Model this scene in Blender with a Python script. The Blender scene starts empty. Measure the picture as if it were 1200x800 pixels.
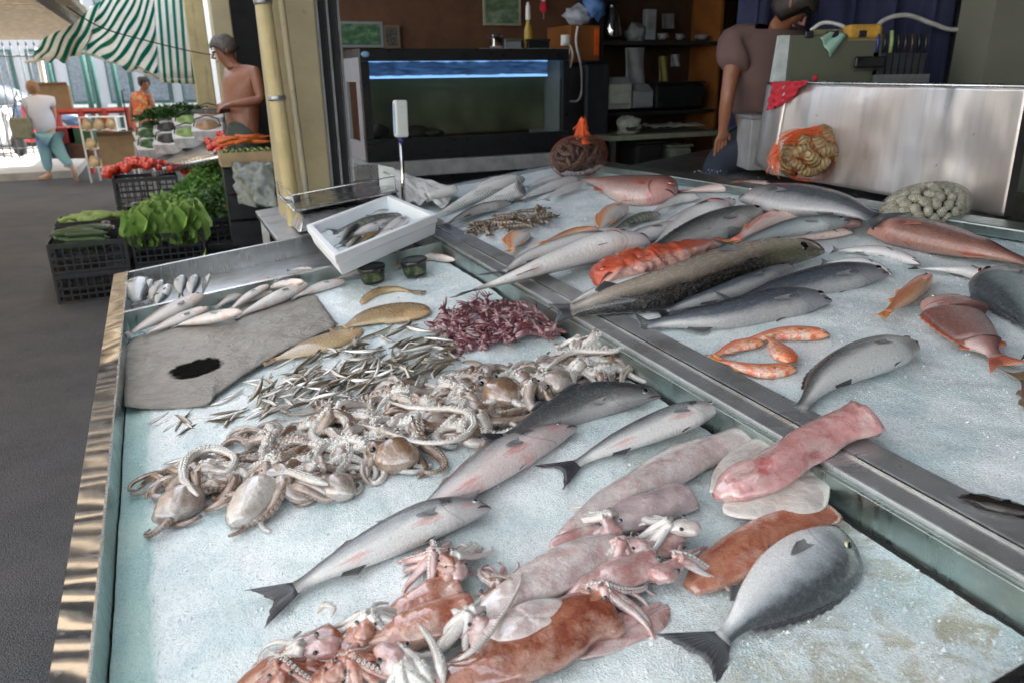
import bpy, math, random
from math import sin, cos, pi, sqrt, radians, atan2, exp
from mathutils import Vector as V, Matrix, noise
random.seed(7)
S = bpy.context.scene
COL = S.collection
# ---------------------------------------------------------------- camera
F, PIT, ROL, CH = 880.0, radians(19.5), radians(0.8), 1.62
cam_d = bpy.data.cameras.new('camera'); cam = bpy.data.objects.new('camera', cam_d); COL.objects.link(cam)
CRO, SRO = cos(ROL), sin(ROL)
cr = V((CRO, -SRO*sin(PIT), -SRO*cos(PIT)))
cu = V((SRO, CRO*sin(PIT), CRO*cos(PIT)))
cf = V((0, cos(PIT), -sin(PIT)))
cr = cu.cross(-cf).normalized(); cu = (-cf).cross(cr).normalized()
cam.matrix_world = Matrix(((cr.x, cu.x, -cf.x, 0), (cr.y, cu.y, -cf.y, 0), (cr.z, cu.z, -cf.z, CH), (0, 0, 0, 1)))
cam_d.sensor_width = 36; cam_d.lens = F/1200*36; cam_d.clip_end = 300; cam_d.clip_start = 0.05
cam_d.dof.use_dof = True; cam_d.dof.focus_distance = 1.8; cam_d.dof.aperture_fstop = 5.0
S.camera = cam
# ---------------------------------------------------------------- world, sun, exposure
world = bpy.data.worlds.new('World'); S.world = world; world.use_nodes = True
wn = world.node_tree; bg = wn.nodes['Background']
sky = wn.nodes.new('ShaderNodeTexSky'); sky.sky_type = 'NISHITA'; sky.sun_disc = False
SUN_EL, SUN_AZ = radians(56), radians(62)      # azimuth clockwise from +Y
sky.sun_elevation = SUN_EL; sky.sun_rotation = SUN_AZ; sky.dust_density = 2.5; sky.air_density = 1.0
hs = wn.nodes.new('ShaderNodeHueSaturation'); hs.inputs['Saturation'].default_value = .35; wn.links.new(sky.outputs[0], hs.inputs['Color'])
wn.links.new(hs.outputs[0], bg.inputs[0]); bg.inputs[1].default_value = 0.15
sd = bpy.data.lights.new('sun', 'SUN'); sun = bpy.data.objects.new('sun', sd); COL.objects.link(sun)
sd.energy = 4.2; sd.angle = radians(0.5); sd.color = (1, .95, .87)
sdir = V((sin(SUN_AZ)*cos(SUN_EL), cos(SUN_AZ)*cos(SUN_EL), sin(SUN_EL)))
sun.rotation_euler = (-sdir).to_track_quat('-Z', 'Y').to_euler(); sun.location = (6, 4, 12)
S.view_settings.view_transform = 'Standard'; S.view_settings.look = 'None'
S.view_settings.gamma = 1; S.view_settings.use_curve_mapping = False; S.view_settings.exposure = 2.45
# ---------------------------------------------------------------- frames
def ray(px, py):
    x, y = (px-600)/F, (py-400)/F
    x, y = x*CRO-y*SRO, x*SRO+y*CRO
    return V((x, cos(PIT)-y*sin(PIT), -sin(PIT)-y*cos(PIT)))
CO = V((0, 0, CH))
E1 = V((-0.41133333, 0.91139069, 0.01311138)); E2 = V((0.90642753, 0.40749546, 0.11107021))
EN = V((-0.09588553, -0.05757139, 0.99372607)); O0 = V((-0.6861117, 0.87974753, 0.8))
def PT(px, py, h=0.0):                       # pixel direction -> point on the sloping counter plane, h above it
    d = ray(px, py); return CO + d*(((O0-CO).dot(EN)+h)/d.dot(EN))
def T(a, b, h=0.0): return O0 + E2*a + E1*b + EN*h     # counter coordinates: across, along, up
def AB(p): q = p-O0; return q.dot(E2), q.dot(E1), q.dot(EN)
AZ = radians(24.0)
UU = V((cos(AZ), sin(AZ), 0)); VV = V((-sin(AZ), cos(AZ), 0))
def W(u, v, z=0.0): return UU*u + VV*v + V((0, 0, z))  # shop coordinates
def AZp(px, py, z=0.0): d = ray(px, py); return CO + d*((z-CH)/d.z)
def AV(px, py, v): d = ray(px, py); return CO + d*(v/d.dot(VV))
def AU(px, py, u): d = ray(px, py); return CO + d*(u/d.dot(UU))
def AY(px, py, y): d = ray(px, py); return CO + d*(y/d.y)
HL, HR = -0.07, -0.012                        # ice surfaces, left and right of the divider
# ---------------------------------------------------------------- object helpers
def tag(o, label=None, cat=None, group=None, kind=None):
    if label: o['label'] = label
    if cat: o['category'] = cat
    if group: o['group'] = group
    if kind: o['kind'] = kind
    return o
def thing(name, label, cat, loc=(0, 0, 0), rz=0.0, group=None):
    o = bpy.data.objects.new(name, None); COL.objects.link(o); o.empty_display_size = .05
    o.location = loc; o.rotation_euler = (0, 0, rz)
    return tag(o, label, cat, group)
def link(name, me, parent=None, loc=None):
    o = bpy.data.objects.new(name, me); COL.objects.link(o)
    if parent: o.parent = parent
    if loc is not None: o.location = loc
    return o
def mesh(name, vs, fs, mats, parent=None, smooth=True, uv=None, fm=None, loc=None):
    """one mesh object; loc = origin subtracted from the (world) vertices when there is no parent"""
    me = bpy.data.meshes.new(name)
    if loc is not None: vs = [(v[0]-loc[0], v[1]-loc[1], v[2]-loc[2]) for v in vs]
    me.from_pydata([tuple(v) for v in vs], [], fs)
    for m in (mats if isinstance(mats, (list, tuple)) else [mats]): me.materials.append(m)
    if smooth: me.polygons.foreach_set('use_smooth', [True]*len(me.polygons))
    if fm: me.polygons.foreach_set('material_index', fm)
    if uv:
        l = me.uv_layers.new(name='UVMap'); flat = []
        for lp in me.loops: flat += uv[lp.vertex_index]
        l.data.foreach_set('uv', flat)
    me.update()
    return link(name, me, parent, loc)
class MB:
    """collects shapes (verts in the frame of whoever builds it)"""
    def __init__(s): s.v = []; s.f = []; s.m = []; s.mi = 0
    def add(s, vs, fs):
        n = len(s.v); s.v += [V(v) for v in vs]; s.f += [tuple(i+n for i in f) for f in fs]; s.m += [s.mi]*len(fs)
    def hexa(s, p):   # 8 corners: bottom 4 then top 4
        s.add(p, [(0, 3, 2, 1), (4, 5, 6, 7), (0, 1, 5, 4), (1, 2, 6, 5), (2, 3, 7, 6), (3, 0, 4, 7)])
    def box(s, x0, x1, y0, y1, z0, z1):
        s.hexa([(x0, y0, z0), (x1, y0, z0), (x1, y1, z0), (x0, y1, z0), (x0, y0, z1), (x1, y0, z1), (x1, y1, z1), (x0, y1, z1)])
    def bx(s, fn, a0, a1, b0, b1, h0, h1):
        s.hexa([fn(*q) for q in [(a0, b0, h0), (a1, b0, h0), (a1, b1, h0), (a0, b1, h0), (a0, b0, h1), (a1, b0, h1), (a1, b1, h1), (a0, b1, h1)]])
    def tube(s, pts, r, n=8, cap=True, flat=1.0):
        pts = [V(p) for p in pts]; k = len(pts)
        rr = r if isinstance(r, (list, tuple)) else [r]*k
        t0 = (pts[1]-pts[0]).normalized(); ref = V((0, 0, 1)) if abs(t0.z) < .9 else V((1, 0, 0))
        a = t0.cross(ref).normalized(); vs = []
        for i in range(k):
            t = (pts[min(i+1, k-1)]-pts[max(i-1, 0)]).normalized()
            a = (a-t*a.dot(t)).normalized(); b = t.cross(a)
            for j in range(n):
                q = 2*pi*j/n; vs.append(pts[i]+(a*cos(q)+b*sin(q)*flat)*rr[i])
        fs = [(i*n+j, i*n+(j+1) % n, (i+1)*n+(j+1) % n, (i+1)*n+j) for i in range(k-1) for j in range(n)]
        if cap: fs += [tuple(range(n-1, -1, -1)), tuple((k-1)*n+j for j in range(n))]
        s.add(vs, fs)
    def lathe(s, c, prof, n=20, ax=(0, 0, 1), cap=True):
        ax = V(ax).normalized(); r = V((1, 0, 0)) if abs(ax.x) < .9 else V((0, 1, 0))
        a = ax.cross(r).normalized(); b = ax.cross(a); c = V(c)
        vs = [c+ax*h+(a*cos(2*pi*j/n)+b*sin(2*pi*j/n))*rad for rad, h in prof for j in range(n)]; k = len(prof)
        fs = [(i*n+j, i*n+(j+1) % n, (i+1)*n+(j+1) % n, (i+1)*n+j) for i in range(k-1) for j in range(n)]
        if cap: fs += [tuple(range(n-1, -1, -1)), tuple((k-1)*n+j for j in range(n))]
        s.add(vs, fs)
    def ball(s, c, rx, ry, rz, n=10, k=7, R=None, nz=0, sc=1.0):
        vs = []; c = V(c)
        for i in range(k+1):
            p = pi*i/k
            for j in range(n):
                q = 2*pi*j/n; d = V((sin(p)*cos(q), sin(p)*sin(q), cos(p)))
                w = 1+nz*noise.noise(d*sc+c*7) if nz else 1
                d = V((d.x*rx, d.y*ry, d.z*rz))*w
                vs.append(c+(R @ d if R else d))
        fs = [(i*n+j, (i+1)*n+j, (i+1)*n+(j+1) % n, i*n+(j+1) % n) for i in range(k) for j in range(n)]
        s.add(vs, fs)
    def build(s, name, mat, parent=None, smooth=False, loc=None, uv=None):
        o = mesh(name, s.v, s.f, mat, parent, smooth, uv, s.m if isinstance(mat, (list, tuple)) else None, loc)
        return o
def bevel(o, w=.004, seg=2):
    m = o.modifiers.new('bevel', 'BEVEL'); m.width = w; m.segments = seg; m.limit_method = 'ANGLE'; return o
def copy_tree(o, parent=None, loc=None, rot=None, scale=None):
    c = o.copy(); COL.objects.link(c)
    if parent: c.parent = parent
    if loc is not None: c.location = loc
    if rot is not None: c.rotation_euler = rot
    if scale is not None: c.scale = scale
    for ch in list(o.children): copy_tree(ch, c)
    return c
def smooth01(x): x = max(0, min(1, x)); return x*x*(3-2*x)
def interp(tab, t):
    for i in range(len(tab)-1):
        if t <= tab[i+1][0]:
            a, b = tab[i], tab[i+1]; w = (t-a[0])/(b[0]-a[0]+1e-9)
            p0 = tab[max(i-1, 0)]; p3 = tab[min(i+2, len(tab)-1)]
            out = []
            for k in range(1, len(a)):
                m1 = (b[k]-p0[k])/(b[0]-p0[0]+1e-9)*(b[0]-a[0]); m2 = (p3[k]-a[k])/(p3[0]-a[0]+1e-9)*(b[0]-a[0])
                out.append((2*w**3-3*w*w+1)*a[k]+(w**3-2*w*w+w)*m1+(-2*w**3+3*w*w)*b[k]+(w**3-w*w)*m2)
            return out
    return list(tab[-1][1:])
def path(pts, t):     # smooth polyline, t 0..1
    n = len(pts)-1; x = t*n; i = min(int(x), n-1); w = x-i
    if n == 1: return pts[0].lerp(pts[1], w)
    p1, p2 = pts[i], pts[i+1]; p0 = pts[i-1] if i else p1*2-p2; p3 = pts[i+2] if i+2 <= n else p2*2-p1
    return .5*((2*p1)+(p2-p0)*w+(2*p0-5*p1+4*p2-p3)*w*w+(3*p1-p0-3*p2+p3)*w**3)
# ---------------------------------------------------------------- materials
class NT:
    def __init__(s, name):
        s.mat = bpy.data.materials.new(name); s.mat.use_nodes = True; s.t = s.mat.node_tree
        s.b = s.t.nodes['Principled BSDF']; s.tc = None
    def n(s, typ, **k):
        x = s.t.nodes.new(typ)
        for a, b in k.items(): setattr(x, a, b)
        return x
    def l(s, a, b): s.t.links.new(a, b)
    def co(s, which='Object'):
        if not s.tc: s.tc = s.n('ShaderNodeTexCoord')
        return s.tc.outputs[which]
    def setin(s, sock, v):
        if hasattr(v, 'links') or hasattr(v, 'is_linked'): s.l(v, sock)
        else: sock.default_value = v
    def noise(s, scale=5, detail=3, rough=.5, co=None, dist=0):
        x = s.n('ShaderNodeTexNoise'); s.l(co or s.co(), x.inputs['Vector'])
        x.inputs['Scale'].default_value = scale; x.inputs['Detail'].default_value = detail
        x.inputs['Roughness'].default_value = rough; x.inputs['Distortion'].default_value = dist
        return x.outputs['Fac']
    def voro(s, scale=5, feat='F1', co=None, out='Distance'):
        x = s.n('ShaderNodeTexVoronoi', feature=feat); s.l(co or s.co(), x.inputs['Vector']); x.inputs['Scale'].default_value = scale
        return x.outputs[out]
    def map(s, sc=(1, 1, 1), co=None):
        x = s.n('ShaderNodeMapping'); s.l(co or s.co(), x.inputs['Vector']); x.inputs['Scale'].default_value = sc; return x.outputs[0]
    def ramp(s, f, stops):
        x = s.n('ShaderNodeValToRGB'); s.l(f, x.inputs[0]); e = x.color_ramp.elements
        while len(e) < len(stops): e.new(.5)
        for i, (p, c) in enumerate(stops):
            e[i].position = p; e[i].color = (c, c, c, 1) if isinstance(c, (int, float)) else (*c, 1)
        return x.outputs[0]
    def math(s, op, a, b=0.0, clamp=False):
        x = s.n('ShaderNodeMath', operation=op, use_clamp=clamp); s.setin(x.inputs[0], a); s.setin(x.inputs[1], b); return x.outputs[0]
    def mix(s, f, a, b, mode='MIX'):
        x = s.n('ShaderNodeMix', data_type='RGBA', blend_type=mode); s.setin(x.inputs[0], f)
        for i, c in ((6, a), (7, b)):
            if isinstance(c, tuple): x.inputs[i].default_value = (*c, 1) if len(c) == 3 else c
            else: s.l(c, x.inputs[i])
        return x.outputs[2]
    def sep(s, co):
        x = s.n('ShaderNodeSeparateXYZ'); s.l(co, x.inputs[0]); return x.outputs
    def bump(s, h, strength=.3, dist=.01, prev=None):
        x = s.n('ShaderNodeBump'); s.l(h, x.inputs['Height']); x.inputs['Strength'].default_value = strength; x.inputs['Distance'].default_value = dist
        if prev: s.l(prev, x.inputs['Normal'])
        s.l(x.outputs[0], s.b.inputs['Normal']); return x.outputs[0]
    def set(s, **k):
        names = dict(color='Base Color', rough='Roughness', metal='Metallic', coat='Coat Weight', coatr='Coat Roughness', sss='Subsurface Weight',
                     trans='Transmission Weight', ior='IOR', alpha='Alpha', emit='Emission Color', emits='Emission Strength', spec='Specular IOR Level', sheen='Sheen Weight')
        for a, v in k.items():
            sk = s.b.inputs[names[a]]
            if isinstance(v, tuple) and len(v) == 3: v = (*v, 1)
            s.setin(sk, v)
        return s
def simple(name, col, rough=.6, metal=0, var=.25, sc=12, bump=.15, bsc=60, coat=0, **k):
    m = NT(name); f = m.noise(sc, 5, .6)
    dark = tuple(c*(1-var) for c in col); lite = tuple(min(1, c*(1+var)) for c in col)
    m.set(color=m.ramp(f, [(.3, dark), (.7, lite)]), rough=m.ramp(m.noise(sc*2, 3), [(.3, max(0, rough-.1)), (.7, min(1, rough+.1))]), metal=metal, coat=coat, **k)
    if bump: m.bump(m.noise(bsc, 4), bump, .004)
    return m.mat
def fishmat(name, back, flank, belly, head=None, scales=(70, 24), metal=.25, rough=.3, blotch=None, bamt=.5, bsc=5, lat=0, spots=None, sa=.58, mid=(.30, .50), gill=(.09, .05, .05), ga=.4, bars=None, coat=.5, sb=.25, pk=0):
    m = NT(name); uv = m.co('UV'); x, y, _ = m.sep(uv)
    uvs = m.map((3.2, 1, 1), uv); n1 = m.noise(5, 4, .6, uvs); n2 = m.noise(17, 4, .65, uvs)
    yy = m.math('ADD', y, m.math('MULTIPLY', m.math('SUBTRACT', n1, .5), .22))
    yy = m.math('ADD', yy, m.math('MULTIPLY', m.math('SUBTRACT', n2, .5), .12))
    c = m.ramp(yy, [(.12, belly), (mid[0], belly), (mid[1], flank), (.76, back), (1, tuple(q*.7 for q in back))])
    sv = m.map((scales[0], scales[1], 1), uv)
    vo = m.voro(1, 'F1', sv); ve = m.voro(1, 'DISTANCE_TO_EDGE', sv)
    c = m.mix(m.math('MULTIPLY', m.ramp(ve, [(.0, 1), (.09, 0)]), .5), c, m.mix(.5, c, (.02, .02, .025)))
    c = m.mix(m.ramp(m.voro(1, 'F1', sv, 'Color'), [(.5, 0), (.95, .15)]), c, m.mix(.5, c, (.8, .82, .84)))
    if bars: c = m.mix(m.math('MULTIPLY', m.ramp(m.math('SINE', m.math('ADD', m.math('MULTIPLY', x, 70), m.math('MULTIPLY', n1, 6))), [(.4, 0), (.6, 1)]), .6), c, bars)
    if head: c = m.mix(m.math('MULTIPLY', m.ramp(m.math('ADD', x, m.math('MULTIPLY', m.math('SUBTRACT', n1, .5), .1)), [(.19, 1), (.27, 0)]), .75), c, m.mix(m.ramp(y, [(.35, 0), (.7, 1)]), tuple(min(1, q*1.8+.1) for q in head), head))
    if blotch:
        nb = m.noise(bsc, 4, .65, m.map((1.6, 1, 1), uv), .6)
        c = m.mix(m.math('MULTIPLY', m.ramp(nb, [(sa-.04, 0), (sa+.1, 1)]), bamt), c, blotch)
    if spots: c = m.mix(m.math('MULTIPLY', m.ramp(m.voro(1, 'F1', m.map((46, 26, 1), uv)), [(.16, 1), (.24, 0)]), .7), c, spots)
    if lat:
        d = m.math('ABSOLUTE', m.math('SUBTRACT', y, .66)); c = m.mix(m.math('MULTIPLY', m.ramp(d, [(0, 1), (.014, 0)]), lat), c, m.mix(.6, c, (.03, .03, .03)))
    if pk:
        gp = m.math('MULTIPLY', m.ramp(m.math('ABSOLUTE', m.math('SUBTRACT', x, m.math('SUBTRACT', .25, m.math('MULTIPLY', n1, .02)))), [(.022, 1), (.04, 0)]), m.ramp(m.math('ADD', y, m.math('MULTIPLY', m.math('SUBTRACT', n2, .5), .3)), [(.42, 0), (.50, .9)])); c = m.mix(gp, c, (.03, .022, .026))
        for (cx, cy, rx, ry) in ((.36, .22, .09, .10), (.70, .14, .09, .10), (.12, .35, .05, .12)):
            dx = m.math('POWER', m.math('DIVIDE', m.math('SUBTRACT', x, cx), rx), 2); dy = m.math('POWER', m.math('DIVIDE', m.math('SUBTRACT', y, cy), ry), 2)
            dd = m.math('ADD', m.math('ADD', dx, dy), m.math('MULTIPLY', m.math('SUBTRACT', m.noise(14, 4, .7, uv), .5), 5)); c = m.mix(m.math('MULTIPLY', m.ramp(dd, [(0, 1), (1.0, 0)]), pk), c, (.58, .19, .17))
    c = m.mix(m.ramp(x, [(.90, 0), (1.0, .75)]), c, back)
    # gill slit edge
    yc = m.math('SUBTRACT', y, .5); gx = m.math('ADD', .262, m.math('MULTIPLY', m.math('MULTIPLY', yc, yc), -.42))
    gd = m.math('ABSOLUTE', m.math('SUBTRACT', x, gx)); gm = m.math('MULTIPLY', m.ramp(gd, [(0, 1), (.007, 0)]), ga)
    c = m.mix(gm, c, gill)
    m.set(color=c, rough=m.ramp(n2, [(.3, rough-.08), (.7, rough+.14)]), metal=metal*.3, coat=coat*.95, coatr=.05, spec=.45)
    m.b.inputs['Coat IOR'].default_value = 1.5
    bm = m.math('MULTIPLY', m.ramp(ve, [(0, 0), (.25, 1)]), m.ramp(x, [(.24, .15), (.3, 1)]))
    p = m.bump(bm, sb, .0012); m.bump(n2, .3, .004, p)
    return m.mat
def finmat(name, c, tip=None, alpha=1):
    m = NT(name); uv = m.co('UV'); x, y, _ = m.sep(uv)
    r = m.math('SINE', m.math('MULTIPLY', x, 95)); n = m.noise(9, 3, .6, uv)
    cc = m.mix(m.ramp(r, [(.2, 0), (.9, .45)]), c, tuple(q*.45 for q in c))
    if tip: cc = m.mix(m.ramp(m.math('ADD', y, m.math('MULTIPLY', n, .3)), [(.6, 0), (1.0, .85)]), cc, tip)
    cc = m.mix(m.ramp(y, [(.0, .35), (.4, 0)]), cc, tuple(min(1, q*2.2+.06) for q in c))
    m.set(color=cc, rough=.32, coat=.5, coatr=.15, alpha=alpha); m.bump(r, .4, .002); return m.mat
def fleshmat(name, base, mott, amt=.6, dots=.5, dsc=150, rough=.16, sss=.25, third=None, csc=9):
    m = NT(name); n1 = m.noise(csc*1.7, 6, .72, None, .7); n2 = m.noise(38, 4, .6)
    c = m.mix(m.math('MULTIPLY', m.ramp(n1, [(.40, 0), (.60, 1)]), amt), base, mott)
    if third: c = m.mix(m.ramp(m.noise(csc*1.1, 5, .68, m.map((1, 1, 1.3))), [(.50, 0), (.62, .85)]), c, third)
    if dots:
        d = m.ramp(m.voro(dsc), [(.18, 1), (.34, 0)])
        c = m.mix(m.math('MULTIPLY', m.math('MULTIPLY', d, m.ramp(n2, [(.4, .1), (.65, 1)])), dots), c, tuple(q*.45 for q in mott))
    m.set(color=c, rough=m.ramp(n2, [(.3, rough-.06), (.75, rough+.12)]), coat=1.0, coatr=.03, sss=sss)
    m.b.inputs['Coat IOR'].default_value = 1.9
    m.b.inputs['Subsurface Radius'].default_value = (.012, .005, .003); m.b.inputs['Subsurface Scale'].default_value = 1
    p = m.bump(n2, .6, .008); m.bump(m.noise(110, 3), .35, .003, p); return m.mat
def steelmat(name, col=(.55, .56, .57), rough=.22, dirt=.4, st=(3, 60, 3), mt=1.0, bs=.06):
    m = NT(name); n1 = m.noise(5, 5, .65); n2 = m.noise(1, 4, .6, m.map(st)); n3 = m.noise(60, 4, .7)
    c = m.mix(m.math('MULTIPLY', m.ramp(n1, [(.45, 0), (.7, 1)]), dirt), col, (.22, .20, .17))
    c = m.mix(m.ramp(n3, [(.60, 0), (.75, .35)]), c, (.75, .76, .76))
    m.set(color=c, metal=m.ramp(n3, [(.55, mt), (.8, mt*.6)]), rough=m.math('ADD', m.ramp(n2, [(.3, rough*.7), (.7, rough*1.4)]), m.math('MULTIPLY', m.ramp(n1, [(.4, 0), (.75, 1)]), .25*dirt)))
    m.bump(n2, bs, .004); return m.mat
steel = steelmat('brushed_steel'); steel_m = steelmat('polished_steel', (.60, .59, .57), .035, .04, (2, 9, 2), 1.0, .004); steel_d = steelmat('dull_steel', (.36, .37, .37), .34, .7)
# ================================================================ SETTING
def struct(o): o['kind'] = 'structure'; return o
m = NT('asphalt'); g = m.noise(3, 6, .7); g2 = m.voro(170)
cc = m.ramp(g, [(.3, (.024, .026, .032)), (.7, (.050, .052, .062))]); cc = m.mix(m.ramp(g2, [(.1, .5), (.5, 0)]), cc, (.15, .15, .155))
cc = m.mix(m.ramp(m.noise(.9, 6, .7), [(.45, 0), (.62, .75)]), cc, (.07, .069, .07))
m.set(color=cc, rough=.8); m.bump(g2, .8, .006, m.bump(m.noise(14, 5), .4, .01)); asphalt = m.mat
b = MB(); n = 40
b.add([(-120, -60, 0), (120, -60, 0), (120, 160, 0), (-120, 160, 0)], [(0, 1, 2, 3)]); struct(b.build('street', asphalt))
concrete = simple('pale_concrete', (.34, .33, .31), .8, var=.2, sc=4)
tile_floor = simple('dark_tiles', (.07, .065, .06), .5, var=.3, sc=6)
b = MB(); b.bx(W, .62, 9, -4, 7.2, -.05, .06); struct(b.build('shop_floor', tile_floor))
b = MB(); b.bx(W, -16, -1.5, 15.6, 40, -.05, .13); struct(b.build('pavement', concrete))
# walls of the shop
m = NT('brown_plaster'); f = m.noise(5, 5, .65); m.set(color=m.ramp(f, [(.3, (.085, .036, .016)), (.7, (.15, .068, .03))]), rough=.8); m.bump(m.noise(30, 4), .3, .004); brown = m.mat
m = NT('blue_cloth'); f = m.noise(4, 4, .6); m.set(color=m.ramp(f, [(.3, (.012, .014, .040)), (.7, (.026, .029, .072))]), rough=.9); m.bump(m.noise(1, 4, .5, m.map((9, 1, .5))), .8, .03); bluec = m.mat
dark = simple('near_black_paint', (.014, .013, .012), .7, var=.4, sc=5)
m = NT('stained_cream_paint'); f = m.noise(3, 5, .65); z = m.sep(m.co('Object'))[2]
cc = m.ramp(f, [(.3, (.33, .27, .15)), (.7, (.44, .37, .22))])
lo = m.math('MULTIPLY', m.ramp(z, [(.0, 1), (.9, .0)]), m.ramp(m.noise(6, 5, .7), [(.4, 0), (.6, 1)]))
cc = m.mix(lo, cc, (.22, .21, .21)); cc = m.mix(m.ramp(m.noise(20, 5, .7), [(.62, 0), (.72, .6)]), cc, (.16, .11, .06))
m.set(color=cc, rough=.75); m.bump(m.noise(40, 4), .25, .004); cream = m.mat
m = NT('yellowed_paint'); f = m.noise(4, 5, .65); cc = m.ramp(f, [(.3, (.42, .33, .15)), (.7, (.56, .46, .24))]); cc = m.mix(m.ramp(m.noise(1, 4, .6, m.map((20, 20, 2))), [(.55, 0), (.7, .6)]), cc, (.22, .14, .06)); m.set(color=cc, rough=.7); yellowp = m.mat
olive = simple('grey_green_paint', (.16, .16, .12), .7, var=.12, sc=2)
white_p = simple('white_paint', (.75, .74, .70), .6, var=.06)
b = MB(); b.bx(W, .92, 5.1, 6.05, 6.25, 0, 3.3); struct(b.build('back_wall', brown))
b = MB(); b.bx(W, 5.0, 5.2, -4, 6.05, 0, 3.3); struct(b.build('side_wall', dark))
b = MB(); b.bx(W, .62, 5.2, -3.6, 6.3, 3.3, 3.5); struct(b.build('ceiling', simple('ceiling_paint', (.12, .115, .11), .8)))
b = MB(); b.bx(W, .9, 5.1, -4.0, -3.8, 0, 3.3); struct(b.build('near_wall', simple('plaster_wall', (.35, .34, .31), .8)))
# blue cloth hung behind the seller
p0, p1 = AY(884, 60, 4.5), AY(1165, 60, 3.9)
vs = []; nx = 60
for i in range(nx+1):
    t = i/nx
    for zz in (1.0, 1.7, 2.4, 3.1):
        q = p0.lerp(p1, t); vs.append((q.x+.02*sin(t*40), q.y+.35+.05*sin(t*31+zz)+.02*sin(t*77), zz))
fs = [(i*4+j, (i+1)*4+j, (i+1)*4+j+1, i*4+j+1) for i in range(nx) for j in range(3)]
o = mesh('wall_cloth', vs, fs, bluec, loc=p0); tag(o, 'dark blue cloth hung behind the seller and the knives', 'cloth')
so = o.modifiers.new('solid', 'SOLIDIFY'); so.thickness = .006
# ---- facade beyond the shop: pilasters, piers, upper wall
def pier(name, label, u0, u1, v0, v1, z1, mat):
    root = thing(name, label, 'column', W((u0+u1)/2, (v0+v1)/2, 0), AZ)
    hu, hv = (u1-u0)/2, (v1-v0)/2
    c = MB(); c.box(-hu, hu, -hv, hv, .12, z1); bevel(c.build('shaft', mat, root), .012)
    c = MB(); c.box(-hu-.02, hu+.02, -hv-.02, hv+.02, 0, .12); c.build('plinth', concrete, root)
    return root
q = AY(364, 200, 3.92); uq, vq = q.dot(UU), q.dot(VV)
pier('shop_column', 'wide cream painted column with grey scuffs right of the leaning pipe', uq-.145, uq+.10, vq-.0, vq+.3, 3.32, cream)
# black door channel beside it
root = thing('shutter_channel', 'black vertical shutter channel with thin silver rails beside the cream column', 'shutter', W(uq+.11, vq+.03, 0), AZ)
c = MB(); c.box(0, .10, .03, .16, 0, 3.3); c.build('channel', dark, root)
for k, x in enumerate((-.008, .045, .10)):
    c = MB(); c.box(x, x+.012, -.012 if k == 0 else .0, .026, 0, 3.3); c.build('rail', steel_d, root)
# leaning pole and pipe
root = thing('awning_pole', 'yellowed round pole leaning left of the cream column', 'pole', AY(345, 262, 3.75))
pa, pb = AY(346, 262, 3.75), AY(305, -20, 3.70); pc = pb+(pb-pa)*.25; pg = pa-(pb-pa)*(pa.z/(pb.z-pa.z))
def rel(root, pts): return [V(p)-root.location for p in pts]
c = MB(); c.tube(rel(root, [pg, pa, pb, pc]), .036, 14); c.build('pipe', yellowp, root, True)
off = V((.066, .03, 0)); c = MB(); c.tube(rel(root, [pg+off, pa+off, pb+off*1.1, pc+off*1.1]), .016, 10); c.build('conduit', cream, root, True)
for t in (.12, .55, .93):
    p = pa.lerp(pb, t); d = (pb-pa).normalized()
    c = MB(); c.lathe(p-d*.012-root.location, [(.039, 0), (.042, .004), (.042, .02), (.039, .024)], 14, d); c.build('pipe_clamp', steel_d, root, True)
c = MB(); c.tube(rel(root, [pa-(pb-pa)*.02, pa-(pb-pa)*.14]), .040, 12); c.build('foot_sleeve', concrete, root, True)
c = MB(); c.tube(rel(root, [pb.lerp(pa, .05), pb.lerp(pa, -.18)+V((-.35, 0, .10))]), .012, 8); c.build('brace', steel, root, True)
# farther pilasters
q = AY(270, 100, 7.9); u2, v2 = q.dot(UU), q.dot(VV)
pier('far_column', 'cream column directly behind the shirtless man', u2-.09, u2+.09, v2, v2+.3, 3.3, cream)
q = AY(240, 100, 9.0); u3, v3 = q.dot(UU), q.dot(VV)
pier('farther_column', 'farthest yellow column where the striped curtain ends', u3-.10, u3+.10, v3, v3+.3, 3.3, yellowp)
b = MB(); b.bx(W, .9, 1.1, vq+.3, 10.5, 2.9, 3.4); struct(b.build('facade_lintel', cream))
b = MB(); b.bx(W, 2.6, 2.8, 6.26, 10.5, 0, 3.3); struct(b.build('grocer_wall', dark))
b = MB(); b.bx(W, .75, 2.6, 10.0, 10.2, 0, 3.3); struct(b.build('grocer_end_wall', dark))  # near-black wall stands in for the dark inside of the grocer's shop
b = MB(); b.bx(W, .60, 5.2, -6, 20, 3.505, 4.5); struct(b.build('sun_block_storey', cream))  # unseen block added to keep the sun off the street and counter
b = MB(); b.bx(W, 1.1, 5.2, 6.3, 10.5, 3.3, 3.42); struct(b.build('grocer_ceiling', concrete))
# ---- corrugated canopy over the street
root = thing('corrugated_canopy', 'pale corrugated sheet canopy on rafters over the street, top left', 'canopy', W(-2.2, 4.5, 3.0), AZ)
m = NT('weathered_sheet'); f = m.noise(2, 5, .6); m.set(color=m.ramp(f, [(.3, (.50, .47, .42)), (.7, (.60, .57, .52))]), rough=.5)
tr = m.n('ShaderNodeBsdfTranslucent'); tr.inputs[0].default_value = (.60, .545, .48, 1); mx = m.n('ShaderNodeMixShader'); mx.inputs[0].default_value = .78
out = m.t.nodes['Material Output']; m.l(m.b.outputs[0], mx.inputs[1]); m.l(tr.outputs[0], mx.inputs[2]); m.l(mx.outputs[0], out.inputs[0]); sheetm = m.mat
slat_b = simple('dark_batten', (.36, .40, .47), .6); slat_f = simple('pale_batten', (.50, .47, .40), .6)
def cz(u): return 2.42+.012*u        # rises a little towards the shop
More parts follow.
